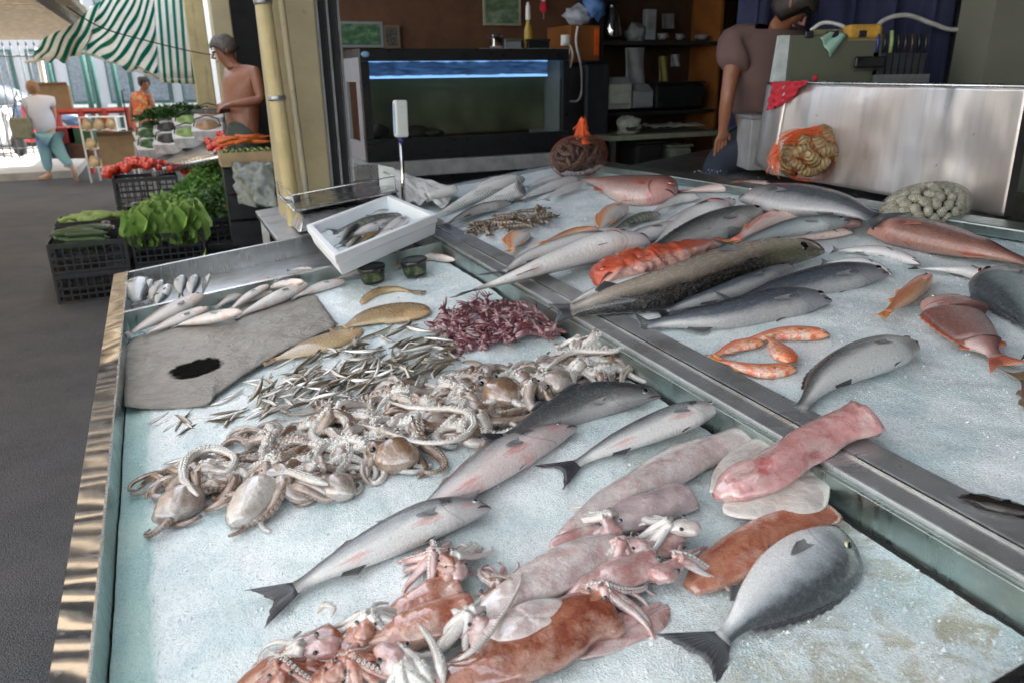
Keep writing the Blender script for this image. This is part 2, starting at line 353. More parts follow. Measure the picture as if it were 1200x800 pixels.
U0, U1, V0, V1 = -9.0, -.60, 2.5, 17.0
nu = 2; L0 = root.location; Rm = Matrix.Rotation(-AZ, 3, 'Z')
def loc(root, p): return Rm @ (V(p)-root.location)
for k in range(9):
    va = V0+k*(V1-V0)/9; vb = V0+(k+1)*(V1-V0)/9; vs = []; nw = 48
    for i in range(nw+1):
        v = va+(vb-va)*i/nw; dz = .022*sin(2*pi*v/.16)
        for u in (U0, U1): vs.append(loc(root, W(u, v, cz(u)+dz)))
    fs = [(2*i, 2*i+1, 2*i+3, 2*i+2) for i in range(nw)]
    o = mesh('corrugated_sheet', vs, fs, sheetm, root); so = o.modifiers.new('s', 'SOLIDIFY'); so.thickness = .003
for k in range(36):
    v = 6.8+k*.28; c = MB(); c.bx(lambda a, bb, h: loc(root, W(a, bb, cz(a)+h)), U0, U1, v, v+.10, -.07, -.035); c.build('batten', slat_f, root)
for k in range(26):       # the nearer battens run askew, as the striped reflections on the rim show
    v = V0+.02+k*.165; c = MB(); c.bx(lambda a, bb, h: loc(root, W(a, bb-.714*(a+.6), cz(a)+h)), -3.2, U1, v, v+.075, -.11, -.075); c.build('skew_batten', slat_b, root)
for u in (-5.2, -3.0, -.8):
    c = MB(); c.bx(lambda a, bb, h: loc(root, W(a, bb, cz(a)+h)), u, u+.06, V0, V1, -.15, -.075); c.build('rafter', concrete, root)
for (u, v) in ((-5.2, 16.6), (-8.2, 16.6)):
    c = MB(); c.tube([loc(root, W(u+.03, v, 0)), loc(root, W(u+.03, v, cz(u)-.1))], .03, 8); c.build('canopy_post', white_p, root, True)
# ---- striped awnings
def stripes(name, nst, axis=0, c1=(.88, .88, .84), c2=(.005, .30, .23), skew=0):
    m = NT(name); uv = m.co('UV'); x = m.sep(uv)[axis]
    fr = m.math('FRACT', m.math('ADD', m.math('MULTIPLY', x, nst), m.math('MULTIPLY', m.sep(uv)[1], skew))); st = m.ramp(fr, [(.42, 0), (.46, 1), (.86, 1), (.90, 0)])
    nz = m.noise(5, 5, .65, uv); cc = m.mix(st, c1, c2); cc = m.mix(m.ramp(nz, [(.5, 0), (.75, .35)]), cc, (.55, .42, .22))
    m.set(color=cc, rough=.8); tr = m.n('ShaderNodeBsdfTranslucent'); m.l(cc, tr.inputs[0]); mx = m.n('ShaderNodeMixShader'); mx.inputs[0].default_value = .7
    m.l(m.b.outputs[0], mx.inputs[1]); m.l(tr.outputs[0], mx.inputs[2]); m.l(mx.outputs[0], m.t.nodes['Material Output'].inputs[0]); return m.mat
def cloth(name, c4, nx, ny, mat, parent, sag=.12, rip=.015, ph=0):
    P00, P10, P11, P01 = [V(p) for p in c4]; vs = []; uv = []
    for j in range(ny+1):
        for i in range(nx+1):
            s, t = i/nx, j/ny; p = P00*(1-s)*(1-t)+P10*s*(1-t)+P11*s*t+P01*(1-s)*t
            p = p+V((0, 0, -sag*4*s*(1-s)*(.3+t*.7)+rip*sin(s*23+t*4+ph)*t+rip*.6*sin(s*9-t*7)))
            vs.append(p-parent.location); uv.append((s, t))
    fs = [(j*(nx+1)+i, j*(nx+1)+i+1, (j+1)*(nx+1)+i+1, (j+1)*(nx+1)+i) for j in range(ny) for i in range(nx)]
    o = mesh(name, vs, fs, mat, parent, True, uv); so = o.modifiers.new('s', 'SOLIDIFY'); so.thickness = .002; return o
st1 = stripes('green_white_canvas', 7, 0, skew=4); st2 = stripes('green_white_curtain', 5, 0)
root = thing('striped_awning', 'green and white striped awning sloping down over the street', 'awning', AY(180, 5, 9.0))
A = AY(128, 2, 8.3); B = AY(178, -8, 8.6); C_ = AY(186, 92, 9.4); D = AY(38, 73, 10.4)
cloth('canvas', [AY(120, -6, 8.2), AY(180, -12, 8.6), AY(186, 90, 9.4), AY(100, 60, 9.9)], 30, 16, st1, root, .04, .02)
cloth('side_canvas', [AY(46, 50, 10.0), AY(122, 0, 8.6), AY(102, 60, 9.8), AY(38, 72, 10.4)], 26, 8, stripes('green_white_side', 5, skew=1), root, .05, .03)
c = MB(); c.tube(rel(root, [AY(186, 92, 9.36), AY(100, 42, 9.8), AY(70, 0, 9.6)]), .012, 8); c.build('awning_arm', yellowp, root, True)
c = MB(); c.tube(rel(root, [AY(30, 73, 10.45), AY(100, 62, 9.9), AY(190, 93, 9.38)]), .018, 8); c.build('front_bar', white_p, root, True)
root = thing('striped_curtain', 'green and white striped curtain hanging left of the farthest column', 'curtain', AY(205, 90, 9.2))
cloth('canvas', [AY(180, -10, 9.3), AY(223, -10, 9.0), AY(230, 92, 9.0), AY(188, 92, 9.3)], 24, 10, st2, root, 0, .0)
cloth('valance', [AY(188, 92.5, 9.29), AY(230, 92.5, 8.99), AY(231, 99, 8.99), AY(189, 97, 9.29)], 24, 2, stripes('valance_canvas', 5, 0, (.8, .75, .6), (.02, .25, .16)), root, 0, .004)
# overhead cable
b = MB(); pts = [AY(78, 8, 7.5), AY(120, 33, 8), AY(180, 50, 8.4), AY(232, 62, 8.6), AY(262, 66, 7.8)]
b.tube([path(pts, i/20) for i in range(21)], .006, 6); tag(b.build('overhead_cable', dark, None, True, loc=pts[0]), 'thin dark cable slung beneath the striped awning', 'cable')
# ---- far buildings and street end
wallw = simple('pale_render', (.40, .41, .42), .8, var=.1, sc=1); wg = simple('window_glass', (.16, .19, .21), .1, var=.3, bump=0); greenf = simple('green_frame', (.03, .10, .085), .5)  # wall render has one even pale tone of its own
def building(name, label, x0, x1, y, h, d, mat, wins, roofm=None):
    root = thing(name, label, 'building', ((x0+x1)/2, y, 0)); w = (x1-x0)/2
    c = MB(); c.box(-w, w, 0, d, 0, h); c.build('wall', mat, root)
    c = MB(); c.box(-w-.15, w+.15, -.2, d+.2, h, h+.25); c.build('roof', roofm or concrete, root)
    for (wx, wz, ww, wh) in wins:
        c = MB(); c.box(wx-ww/2, wx+ww/2, -.06, .04, wz, wz+wh); f_ = c.build('window', greenf, root)
        c = MB(); c.box(wx-ww/2+.07, wx+ww/2-.07, -.09, -.065, wz+.07, wz+wh-.07); c.build('pane', wg, f_)
        c = MB(); c.box(wx-ww/2-.08, wx+ww/2+.08, -.14, -.062, wz-.1, wz-.02); c.build('sill', white_p, f_)
    return root
building('market_hall', 'pale market hall with tall green framed windows beyond the red railing', -15.2, -8.6, 23, 6.5, 8, wallw, [(x, 1.0, .7, 1.5) for x in (-2.6, -1.5, -.4, .7, 1.8, 2.8)]+[(x, 3.6, .7, 1.3) for x in (-2.6, -1.5, -.4, .7, 1.8, 2.8)])
building('tan_house', 'tan rendered house behind the iron fence at far left', -26, -15.6, 26, 4.6, 8, simple('tan_render', (.42, .30, .18), .8, sc=1), [(-3, 1.4, 1.4, 1.6), (0, 1.4, 1.4, 1.6), (3, 1.4, 1.4, 1.6)])
building('white_house', 'bright white house glimpsed right of the woman in the orange dress', -8.4, -3.2, 22, 5.5, 7, white_p, [(-1.6, 1.3, 1.1, 1.9), (.2, 1.3, 1.1, 1.9), (1.8, 1.3, 1.1, 1.9)])
building('far_block', 'long pale block closing the view behind the other houses', -45, 10, 42, 9, 8, wallw, [(x, z, 1.6, 1.8) for x in range(-24, 26, 4) for z in (1.5, 5)])
# green posts of the hall porch
for k, px in enumerate((72, 112, 121, 145)):
    p = AY(px, 150, 17.5+k*.4); c = MB(); c.tube([(p.x, p.y, 0), (p.x, p.y, 3.3)], .06 if k else .045, 10)
    c.tube([(p.x, p.y, 0), (p.x, p.y, .12)], .10, 10)
    o = c.build('porch_post', greenf, None, True, loc=(p.x, p.y, 0)); tag(o, ['leftmost thin green post, just above the stacked crates', 'green post of the close pair, left one', 'green post of the close pair, right one', 'green post nearest the woman in the orange dress'][k], 'post', 'green posts before the market hall')
# white leaning post of the canopy
b = MB(); b.tube([AY(66, 172, 15.4), AY(44, 58, 14.8)], .05, 10); b.tube([AY(66, 170, 15.4), AY(66, 173, 15.4)], .09, 10)
tag(b.build('leaning_post', white_p, None, True, loc=AY(66, 172, 15.4)), 'white leaning canopy post behind the woman in white', 'post')
# ---- iron fence left
root = thing('iron_fence', 'thin barred iron fence at the far left edge', 'fence', AY(-10, 178, 15.5)); irn = simple('grey_iron', (.06, .06, .065), .5)
fa, fb = AY(-60, 178, 15.5), AY(66, 178, 15.8)
for k in range(15):
    p = fa.lerp(fb, k/14); c = MB(); c.tube([V((p.x, p.y, .13))-root.location, V((p.x, p.y, 2.3))-root.location], .012, 6); c.lathe(V((p.x, p.y, 2.3))-root.location, [(.02, 0), (.012, .05), (.0, .10)], 6); c.build('bar', irn, root, True)
for z in (.35, 2.1):
    c = MB(); c.tube([V((fa.x, fa.y, z))-root.location, V((fb.x, fb.y, z))-root.location], .018, 6); c.build('rail', irn, root, True)
# ---- red railing
redp = simple('red_paint', (.42, .045, .03), .5, var=.2)
root = thing('red_railing', 'red painted timber railing across the street end', 'railing', AY(150, 170, 14.6)); ra, rb = AY(64, 120, 14.2), AY(252, 121, 15.2)
for z, w in ((1.10, .05), (.62, .03), (.30, .03)):
    zz = z; c = MB(); c.tube([V((ra.x, ra.y, zz))-root.location, V((rb.x, rb.y, zz))-root.location], w, 4); c.build('rail', redp, root)
for k in range(8):
    p = ra.lerp(rb, k/7); c = MB(); c.box(p.x-.045-root.location.x, p.x+.045-root.location.x, p.y-.045-root.location.y, p.y+.045-root.location.y, -root.location.z, 1.15-root.location.z); c.build('rail_post', redp, root)
# ---- vehicles beyond the fence
def rect_loft(mb, secs):     # secs: (x, y0, y1, z0, z1) cross sections along x
    vs = []
    for (x, y0, y1, z0, z1) in secs:
        r = (z1-z0)*.18; vs += [(x, y0, z0), (x, y0, z1-r), (x, y0+r, z1), (x, y1-r, z1), (x, y1, z1-r), (x, y1, z0)]
    k = len(secs); fs = [(i*6+j, i*6+(j+1) % 6, (i+1)*6+(j+1) % 6, (i+1)*6+j) for i in range(k-1) for j in range(6)]+[tuple(range(5, -1, -1)), tuple((k-1)*6+j for j in range(6))]
    mb.add(vs, fs)
def car(label, loc_, rz, colr):
    root = thing('parked_car', label, 'car', loc_, rz); pm = simple('car_paint', colr, .25, metal=.2, var=.05, coat=1, bump=0)
    c = MB(); rect_loft(c, [(-2.0, -.7, .7, .35, .75), (-1.9, -.8, .8, .28, .9), (-1.2, -.85, .85, .25, .95), (.6, -.85, .85, .25, .95), (1.3, -.83, .83, .25, .85), (1.95, -.75, .75, .3, .7), (2.05, -.65, .65, .35, .6)]); c.build('body', pm, root, True)
    c = MB(); rect_loft(c, [(-1.75, -.62, .62, .93, .95), (-1.2, -.66, .66, .93, 1.38), (.1, -.66, .66, .93, 1.42), (.95, -.7, .7, .93, .95)]); c.build('cabin_glass', wg, root, True)
    c = MB(); rect_loft(c, [(-1.15, -.6, .6, 1.36, 1.41), (.08, -.6, .6, 1.39, 1.45)]); c.build('roof', pm, root, True)
    for x in (-1.25, 1.3):
        for y in (-.8, .8):
            c = MB(); c.lathe((x, y-.09, .31), [(.2, 0), (.31, .02), (.31, .16), (.2, .18)], 16, (0, 1, 0)); w = c.build('wheel', dark, root, True)
            c = MB(); c.lathe((x, y-.1, .31), [(.17, 0), (.19, .01), (.19, .19), (.17, .2)], 12, (0, 1, 0)); c.build('rim', steel, w, True)
    for y in (-.55, .55):
        c = MB(); c.ball((1.93, y, .62), .09, .14, .07); c.build('headlight', white_p, root, True)
p = AY(8, 160, 19.5); car('dark blue car parked behind the iron fence', (p.x, p.y, .13), .3, (.03, .05, .09))
def scooter(label, p, rz, colr):
    root = thing('scooter', label, 'scooter', p, rz); pm = simple('scooter_paint', colr, .3, var=.05, coat=1, bump=0)
    for x in (-.6, .62):
        c = MB(); c.lathe((x, -.05, .24), [(.12, 0), (.24, .02), (.24, .08), (.12, .1)], 16, (0, 1, 0)); c.build('wheel', dark, root, True)
    c = MB(); rect_loft(c, [(-.85, -.1, .1, .5, .72), (-.6, -.17, .17, .32, .78), (-.2, -.17, .17, .28, .76), (-.1, -.15, .15, .25, .4), (.3, -.15, .15, .22, .3), (.4, -.18, .18, .22, .32)]); c.build('body', pm, root, True)
    c = MB(); c.hexa([(.34, -.2, .28), (.42, -.2, .28), (.42, .2, .28), (.34, .2, .28), (.30, -.16, .98), (.37, -.14, .98), (.37, .14, .98), (.30, .16, .98)]); c.build('leg_shield', pm, root)
    c = MB(); c.tube([(.62, 0, .24), (.45, 0, .6), (.33, 0, 1.02)], .03, 8); c.tube([(.3, -.3, 1.04), (.33, 0, 1.0), (.3, .3, 1.04)], .016, 6); c.build('handlebar', steel, root, True)
    c = MB(); rect_loft(c, [(-.85, -.12, .12, .76, .84), (-.5, -.15, .15, .79, .88), (-.12, -.12, .12, .77, .84)]); c.build('seat', dark, root, True)
    c = MB(); c.ball((.42, 0, .9), .05, .07, .06); c.build('headlight', white_p, root, True)
p = AY(20, 170, 17.3); scooter('red scooter parked behind the iron fence', (p.x, p.y, .13), .2, (.55, .02, .02))
p = AY(3, 170, 16.8); scooter('silver scooter parked at the far left behind the fence', (p.x, p.y, .13), -.5, (.5, .5, .52))

# ---- unseen awning added over the counter, its gaps shaping light and highlights on the fish
root = thing('shop_awning', 'added unseen canvas awning shaping the light over the front of the fish counter', 'awning', W(-.1, .8, 2.6), AZ)
def sa(u, v, h): return loc(root, W(u, v, 2.62+.12*u+h))
for (a0, a1) in ((-1.0, -.52), (-.38, .06), (.18, .61)):
    c = MB(); c.bx(sa, a0, a1, -2.6, 2.42, 0, .006); c.build('canvas', stripes('awning_canvas', 6), root)
for v in (-2.58, -.1, 2.38):
    c = MB(); c.bx(sa, -1.0, .61, v, v+.03, -.035, -.002); c.build('awning_arm', concrete, root)

building('added_bounce_houses', 'added unseen row of white houses across the street, throwing light onto the counter', -6, 6, 0, 5.2, 5, white_p, [(x, z, .9, 1.3) for x in (-4.5, -1.5, 1.5, 4.5) for z in (1, 3.2)])  # out-of-view white fronts added to bounce sunlight onto the fish
ob = [o for o in COL.objects if o.name == 'added_bounce_houses'][0]; ob.location = W(-9.6, -1.5, 0); ob.rotation_euler = (0, 0, AZ-pi/2+pi)
# ================================================================ FISH COUNTER
counter = thing('fish_counter', 'long stainless steel fish counter full of crushed ice', 'counter', (T(1.3, .8)*1).to_2d().to_3d(), 0)
KO = counter.location.copy()
def TK(a, b, h): return T(a, b, h)-KO
def part(name, mat, fnargs, bev=.003, smooth=False):
    c = MB()
    for q in fnargs: c.bx(TK, *q)
    o = c.build(name, mat, counter, smooth)
    if bev: bevel(o, bev)
    return o
BN, BW, BF = -.66, 1.855, 2.505
teal = steelmat('steel_with_ice_glare', (.42, .50, .48), .3, .6)
# rim strip: gently dented polished sheet (grid), plus outer and inner faces
vs = []; nb_ = 160; na_ = 4
for i in range(nb_+1):
    b_ = BN+(BF-BN)*i/nb_
    for j in range(na_+1):
        a_ = .054*j/na_; vs.append(TK(a_, b_, .0001*sin(b_*34+.5*sin(b_*11))+.00002*sin(b_*90)-.00004*(j-2)**2))
fs = [(i*(na_+1)+j, i*(na_+1)+j+1, (i+1)*(na_+1)+j+1, (i+1)*(na_+1)+j) for i in range(nb_) for j in range(na_)]
mesh('rim_strip', vs, fs, steel_m, counter)
part('outer_panel', steel_d, [(0, .004, BN, BF, -.62, -.005)], .001)
part('inner_wall', teal, [(.046, .054, BN, BF, -.16, -.006)], .001)
part('rim_lip', steel, [(.053, .058, BN, BF, -.004, .003)], .001)
part('far_rim', steel, [(.06, 1.27, BF-.016, BF, -.16, .0), (.0, 1.27, BF, BF+.006, -.55, -.004)], .002)
part('tray_floor', steel_d, [(.056, 1.27, BW+.01, BF-.018, -.098, -.09)], 0)
part('cross_wall', teal, [(.058, 1.28, BW, BW+.008, -.16, -.002)], .001)
part('cross_wall_lip', steel, [(.058, 1.28, BW-.006, BW+.014, -.0015, .004)], .001)
part('near_rim', steel, [(.06, 1.27, BN-.05, BN, -.16, 0)], .003)
part('tray_base', simple('teal_plastic', (.30, .50, .48), .4, var=.15), [(.056, 1.29, BN, BW-.001, -.165, -.16)], 0)
# divider beam: front face, two tracks and a groove between them
m = steelmat('wet_track_steel', (.50, .51, .52), .30, .8, (3, 14, 3), .7); track = m
part('divider_beam', track, [(1.30, 1.352, BN, BF+.05, -.16, .0)], .003)
part('divider_track', track, [(1.358, 1.418, BN, BF+.05, -.16, .003)], .002)
part('divider_groove', dark, [(1.352, 1.358, BN, BF+.05, -.16, -.006)], 0)
part('divider_ridge', steel_m, [(1.349, 1.3525, BN, BF+.05, -.002, .0045)], 0)
part('front_face', teal, [(1.286, 1.2995, BN, BF, -.16, -.010)], .002)
part('drip_seam', dark, [(1.274, 1.286, BN, BW, -.13, -.076)], 0)
# right tray and its back ledge
LE0, LE1 = PT(700, 190, .01), PT(1215, 267, .01)
def led(t, o_, h): p = LE0.lerp(LE1, t); n_ = (LE1-LE0).normalized().cross(EN)*1; return p+n_*o_+EN*h-KO
c = MB(); c.hexa([led(-.05, 0, -.08), led(1.3, 0, -.08), led(1.3, .02, -.08), led(-.05, .02, -.08), led(-.05, 0, .01), led(1.3, 0, .01), led(1.3, .02, .01), led(-.05, .02, .01)]); bevel(c.build('ledge_wall', teal, counter), .002)
c = MB(); c.hexa([led(-.05, .021, -.02), led(1.3, .021, -.02), led(1.3, .11, -.02), led(-.05, .11, -.02), led(-.05, .021, .018), led(1.3, .021, .018), led(1.3, .11, .018), led(-.05, .11, .018)]); bevel(c.build('back_ledge', teal, counter), .006)
part('right_tray_base', steel_d, [(1.42, 3.6, BN, 3.0, -.10, -.092)], 0)
part('right_far_rim', steel, [(1.42, 2.62, 3.0, 3.02, -.12, .004)], .002)
part('carcass', steel_d, [(.03, 3.5, BN, BF-.03, -.75, -.17)], 0)
for (a, b_) in ((.1, BN+.05), (.1, BF-.1), (1.3, BF-.1), (1.3, BN+.05), (3.3, BN+.1), (2.5, 2.3)):
    p = T(a, b_, -.7)-KO; c = MB(); c.box(p.x-.03, p.x+.03, p.y-.03, p.y+.03, 0, p.z+.05); c.build('leg', steel_d, counter)
# side table carrying the scale, behind the small tray
root = thing('side_table', 'low steel table behind the tray that carries the scale', 'table', T(.95, 2.9).to_2d().to_3d())
c = MB(); c.bx(lambda a, b_, h: T(a, b_, h)-root.location, .70, 1.42, BF+.012, 3.35, -.03, .0); bevel(c.build('table_top', steel_d, root), .004)
for a, b_ in ((.74, 2.6), (1.38, 2.6), (.74, 3.3), (1.38, 3.3)):
    p = T(a, b_, -.02)-root.location; c = MB(); c.box(p.x-.02, p.x+.02, p.y-.02, p.y+.02, 0, p.z); c.build('leg', steel_d, root)
# ---------------------------------------------------------------- ice
def icemat(name, near=True):
    m = NT(name); n1 = m.noise(7, 5, .6); n2 = m.noise(190, 3, .7); v = m.voro(330)
    c = m.ramp(n1, [(.30, (.52, .66, .68)), (.48, (.74, .82, .83)), (.66, (.90, .93, .94))])
    c = m.mix(m.ramp(n2, [(.30, .5), (.50, 0)]), c, (.42, .52, .54))
    c = m.mix(m.ramp(n2, [(.56, 0), (.72, .6)]), c, (.9, .92, .93))
    at = m.n('ShaderNodeAttribute', attribute_name='melt'); mm = m.math('ADD', at.outputs['Fac'], m.math('MULTIPLY', m.math('SUBTRACT', n1, .5), .9))
    c = m.mix(m.ramp(mm, [(.42, 0), (.62, .85)]), c, m.mix(m.ramp(m.noise(5, 4), [(.4, 0), (.6, 1)]), (.30, .52, .52), (.42, .62, .58)))
    at2 = m.n('ShaderNodeAttribute', attribute_name='stain'); ns = m.noise(14, 5, .7, None, .8)
    c = m.mix(m.math('MULTIPLY', at2.outputs['Fac'], m.ramp(ns, [(.46, 0), (.60, .75)])), c, (.40, .36, .24))
    m.set(color=c, rough=m.ramp(n2, [(.3, .18), (.7, .5)]), spec=.5, sss=.0)
    p = m.bump(v, .45, .003); p = m.bump(n2, .5, .003, p); m.bump(m.noise(60, 3, .6), .15, .004, p); return m.mat
ice_m = icemat('crushed_ice')
def icefield(name, inside, a0, a1, b0, b1, h0, step, label, melt, stain):
    na, nb = int((a1-a0)/step), int((b1-b0)/step); vs = []; ml = []; stn = []; org = T((a0+a1)/2, (b0+b1)/2, h0)
    for i in range(na+1):
        for j in range(nb+1):
            a = a0+(a1-a0)*i/na; b_ = b0+(b1-b0)*j/nb; q = V((a*3, b_*3, 5))
            h = .013*noise.noise(q)+.0045*noise.noise(q*4)+.0014*noise.noise(q*13)+.0010*noise.noise(q*31)+.0014*noise.noise(q*70)
            me_ = melt(a, b_); h -= .012*max(0, me_)
            vs.append(T(a, b_, h0+h)-org); ml.append(max(0, min(1, me_))); stn.append(max(0, min(1, stain(a, b_))))
    fs = [(i*(nb+1)+j, (i+1)*(nb+1)+j, (i+1)*(nb+1)+j+1, i*(nb+1)+j+1) for i in range(na) for j in range(nb) if inside(a0+(a1-a0)*(i+.5)/na, b0+(b1-b0)*(j+.5)/nb)]
    me = bpy.data.meshes.new(name); me.from_pydata([tuple(v) for v in vs], [], fs); me.materials.append(ice_m)
    me.polygons.foreach_set('use_smooth', [True]*len(fs))
    me.attributes.new('melt', 'FLOAT', 'POINT').data.foreach_set('value', ml); me.attributes.new('stain', 'FLOAT', 'POINT').data.foreach_set('value', stn)
    o = link(name, me, None, org); tag(o, label, 'ice', kind='stuff'); return o
icefield('crushed_ice', lambda a, b_: True, .057, 1.275, BN+.001, BW-.001, HL, .0065, 'crushed ice filling the near left tray of the counter',
         lambda a, b_: exp(-((a-.06)/.075)**2)*.95+.35*exp(-((a-1.2)/.25)**2)*exp(-((b_+.45)/.25)**2), lambda a, b_: exp(-((a-1.22)/.13)**2)*(1 if b_ < .1 else .2)+.9*exp(-((a-1.0)/.2)**2-((b_+.55)/.25)**2))
LB = [AB(LE0), AB(LE1)]
def lea(b_): t = (b_-LB[0][1])/(LB[1][1]-LB[0][1]); return LB[0][0]+(LB[1][0]-LB[0][0])*t
icefield('crushed_ice', lambda a, b_: a < lea(b_)+.012, 1.419, 3.2, BN+.001, 2.999, HR, .0085, 'crushed ice filling the large right tray beyond the divider',
         lambda a, b_: .2+.25*exp(-((a-lea(b_))/.12)**2), lambda a, b_: .0)
# loose granules of ice lying on the surface
rg = random.Random(3); vs = []; fs = []
for k in range(75000):
    if k % 7 < 5: a, b_, h = rg.uniform(.10, 1.27), rg.uniform(BN, BW), HL
    else: a, b_, h = rg.uniform(1.425, 2.9), rg.uniform(-.6, 2.2), HR
    q = V((a*3, b_*3, 5)); h += .013*noise.noise(q)+.0045*noise.noise(q*4)+.0014*noise.noise(q*13)
    if h > 0 and a > lea(b_): continue
    c = T(a, b_, h+.0005); r = rg.uniform(.0008, .0026)*(1 if rg.random() < .95 else 2.0); n = len(vs)
    e = [V((rg.uniform(-1, 1), rg.uniform(-1, 1), rg.uniform(-.7, .7))).normalized()*r*rg.uniform(.6, 1.3) for _ in range(4)]
    if e[0].cross(e[1]).dot(e[2]) < 0: e[0], e[1] = e[1], e[0]
    vs += [tuple(c+x) for x in e]; fs += [(n, n+1, n+2), (n, n+3, n+1), (n, n+2, n+3), (n+1, n+3, n+2)]
m = NT('ice_grain'); m.set(color=(.74, .81, .83), rough=.12, spec=.6); grain_m = m.mat
org = T(1.3, .8, 0); o = mesh('ice_granules', vs, fs, grain_m, None, False, loc=org); tag(o, 'loose glassy granules of ice scattered over the crushed ice', 'ice', kind='stuff')
# ---------------------------------------------------------------- steel splash guard at the back
PL = [PT(905, 205, -.01), PT(1176, 254, -.01)]
def up_to(p, px, py):      # vertical-ish upper corner at same depth
    d = ray(px, py); return CO+d*(p.y/d.y)
TL, TR = up_to(PL[0], 925, 98), up_to(PL[1], 1204, 103)
root = thing('splash_guard', 'tall dented steel splash guard standing behind the clams and whelks', 'metal guard', (PL[0]+PL[1])/2)
m = NT('smeared_steel'); n1 = m.noise(1.6, 3, .5, m.map((2.2, 2.2, .6))); n2 = m.noise(1, 5, .6, m.map((30, 30, 1.2))); n3 = m.noise(25, 4, .7)
cc = m.ramp(n1, [(.3, (.50, .44, .42)), (.5, (.62, .57, .54)), (.7, (.60, .61, .64))]); cc = m.mix(m.ramp(n2, [(.5, 0), (.75, .4)]), cc, (.36, .33, .32)); cc = m.mix(m.ramp(n3, [(.66, 0), (.74, .6)]), cc, (.15, .12, .1))
m.set(color=cc, metal=.75, rough=m.ramp(n1, [(.3, .28), (.7, .42)])); m.bump(n2, .12, .006, m.bump(m.noise(1.7, 3, .5, m.map((2, 2, .8))), .5, .06)); guardm = m.mat
def sheet(name, c4, nx, ny, mat, parent, f=None, th=.004, uvs=True):
    A_, B_, C2, D_ = [V(p) for p in c4]; vs = []; uv = []; nrm = (B_-A_).cross(D_-A_).normalized()
    for j in range(ny+1):
        for i in range(nx+1):
            s, t = i/nx, j/ny; p = A_*(1-s)*(1-t)+B_*s*(1-t)+C2*s*t+D_*(1-s)*t
            if f: p = p+nrm*f(s, t)
            vs.append(p-parent.location); uv.append((s, t))
    fs = [(j*(nx+1)+i, j*(nx+1)+i+1, (j+1)*(nx+1)+i+1, (j+1)*(nx+1)+i) for j in range(ny) for i in range(nx)]
    o = mesh(name, vs, fs, mat, parent, True, uv)
    if th: so = o.modifiers.new('s', 'SOLIDIFY'); so.thickness = th
    return o
def dent(s, t): return smooth01(s*9)*smooth01((1-s)*9)*(.012*noise.noise(V((s*4, t*2, 1)))+.006*noise.noise(V((s*9, t*3, 4)))+.014*exp(-((s-.78)/.03)**2)*t-.015*exp(-((s-.86)/.08)**2-((t-.4)/.25)**2))
sheet('guard_panel', [PL[0], PL[1], TR, TL], 80, 30, guardm, root, dent)
LL = up_to(PL[0]+V((.02, .22, 0)), 884, 192); LU = up_to(LL, 899, 99)
sheet('guard_side', [LL, PL[0]+V((-.002, .002, 0)), TL+V((-.002, .002, 0)), LU], 8, 12, guardm, root, lambda s, t: .004*sin(s*3))
c = MB(); c.tube([LU-root.location+V((0, 0, .004)), TL-root.location+V((0, 0, .004)), TR-root.location+V((0, 0, .004))], .007, 8); c.build('folded_edge', steel, root, True)
c = MB(); e0 = PL[1]-root.location; e1 = TR-root.location; c.hexa([e0, e0+V((.03, 0, 0)), e0+V((.35, .5, 0)), e0+V((.30, .5, 0)), e1, e1+V((.03, 0, 0)), e1+V((.35, .5, 0)), e1+V((.30, .5, 0))]); c.build('end_panel', dark, root)
# red rag over the corner and a red pin
root = thing('red_rag', 'crumpled red rag hung over the corner of the steel guard', 'rag', LU.lerp(TL, .3))
m = NT('red_cloth'); m.set(color=m.ramp(m.noise(30, 4), [(.3, (.35, .01, .02)), (.7, (.55, .03, .05))]), rough=.85); m.bump(m.noise(60, 3), .4, .004); redc = m.mat
r0 = LU.lerp(TL, .10)+V((-.01, -.05, .008)); r1 = LU.lerp(TL, 1.5)+V((0, -.05, .012))
sheet('rag_cloth', [r0+V((-.01, -.03, -.13)), r0.lerp(r1, .4)+V((0, -.03, -.10)), r1+V((.01, -.01, -.002)), r0+V((0, 0, .0))], 26, 18, redc, root, lambda s, t: .010*sin(s*15+t*7)*(1-t*.5)+.005*sin(s*33-t*9)+.004*sin(t*21), .003)
q0 = up_to(TL, 954, 92)+V((0, -.012, 0)); root = thing('red_topped_pin', 'small red headed pin clipped on the top edge of the steel guard', 'pin', q0)
c = MB(); c.ball((0, 0, 0), .014, .012, .015, 10, 8); c.build('head', redc, root, True)
c = MB(); c.tube([(0, 0, -.01), (-.006, 0, -.07)], .0014, 5); c.tube([(.003, 0, -.01), (.006, 0, -.07)], .0014, 5); c.build('wire', dark, root, True)
# ================================================================ FISH
finG = finmat('grey_fin', (.10, .105, .11), (.05, .05, .055)); finS = finmat('pale_grey_fin', (.30, .30, .30), (.12, .12, .13)); finR = finmat('red_fin', (.45, .10, .06), (.5, .2, .12)); finO = finmat('orange_fin', (.75, .25, .06), (.75, .35, .12))
finD = finmat('dark_fin', (.035, .035, .042)); finP = finmat('pinkish_fin', (.42, .25, .22), (.3, .12, .1)); finB = finmat('brown_fin', (.22, .14, .07))
m = NT('fish_iris'); m.set(color=(.55, .50, .34), metal=.5, rough=.2, coat=1, coatr=.03); irisY = m.mat
m = NT('silver_iris'); m.set(color=(.50, .52, .52), metal=.6, rough=.2, coat=1, coatr=.03); irisS = m.mat
m = NT('red_iris'); m.set(color=(.45, .12, .05), metal=.3, rough=.2, coat=1, coatr=.03); irisR = m.mat
m = NT('pupil'); m.set(color=(.006, .006, .008), rough=.06, coat=1, coatr=.02); pupil = m.mat
m = NT('mouth_line'); m.set(color=(.09, .04, .04), rough=.4); mouthm = m.mat
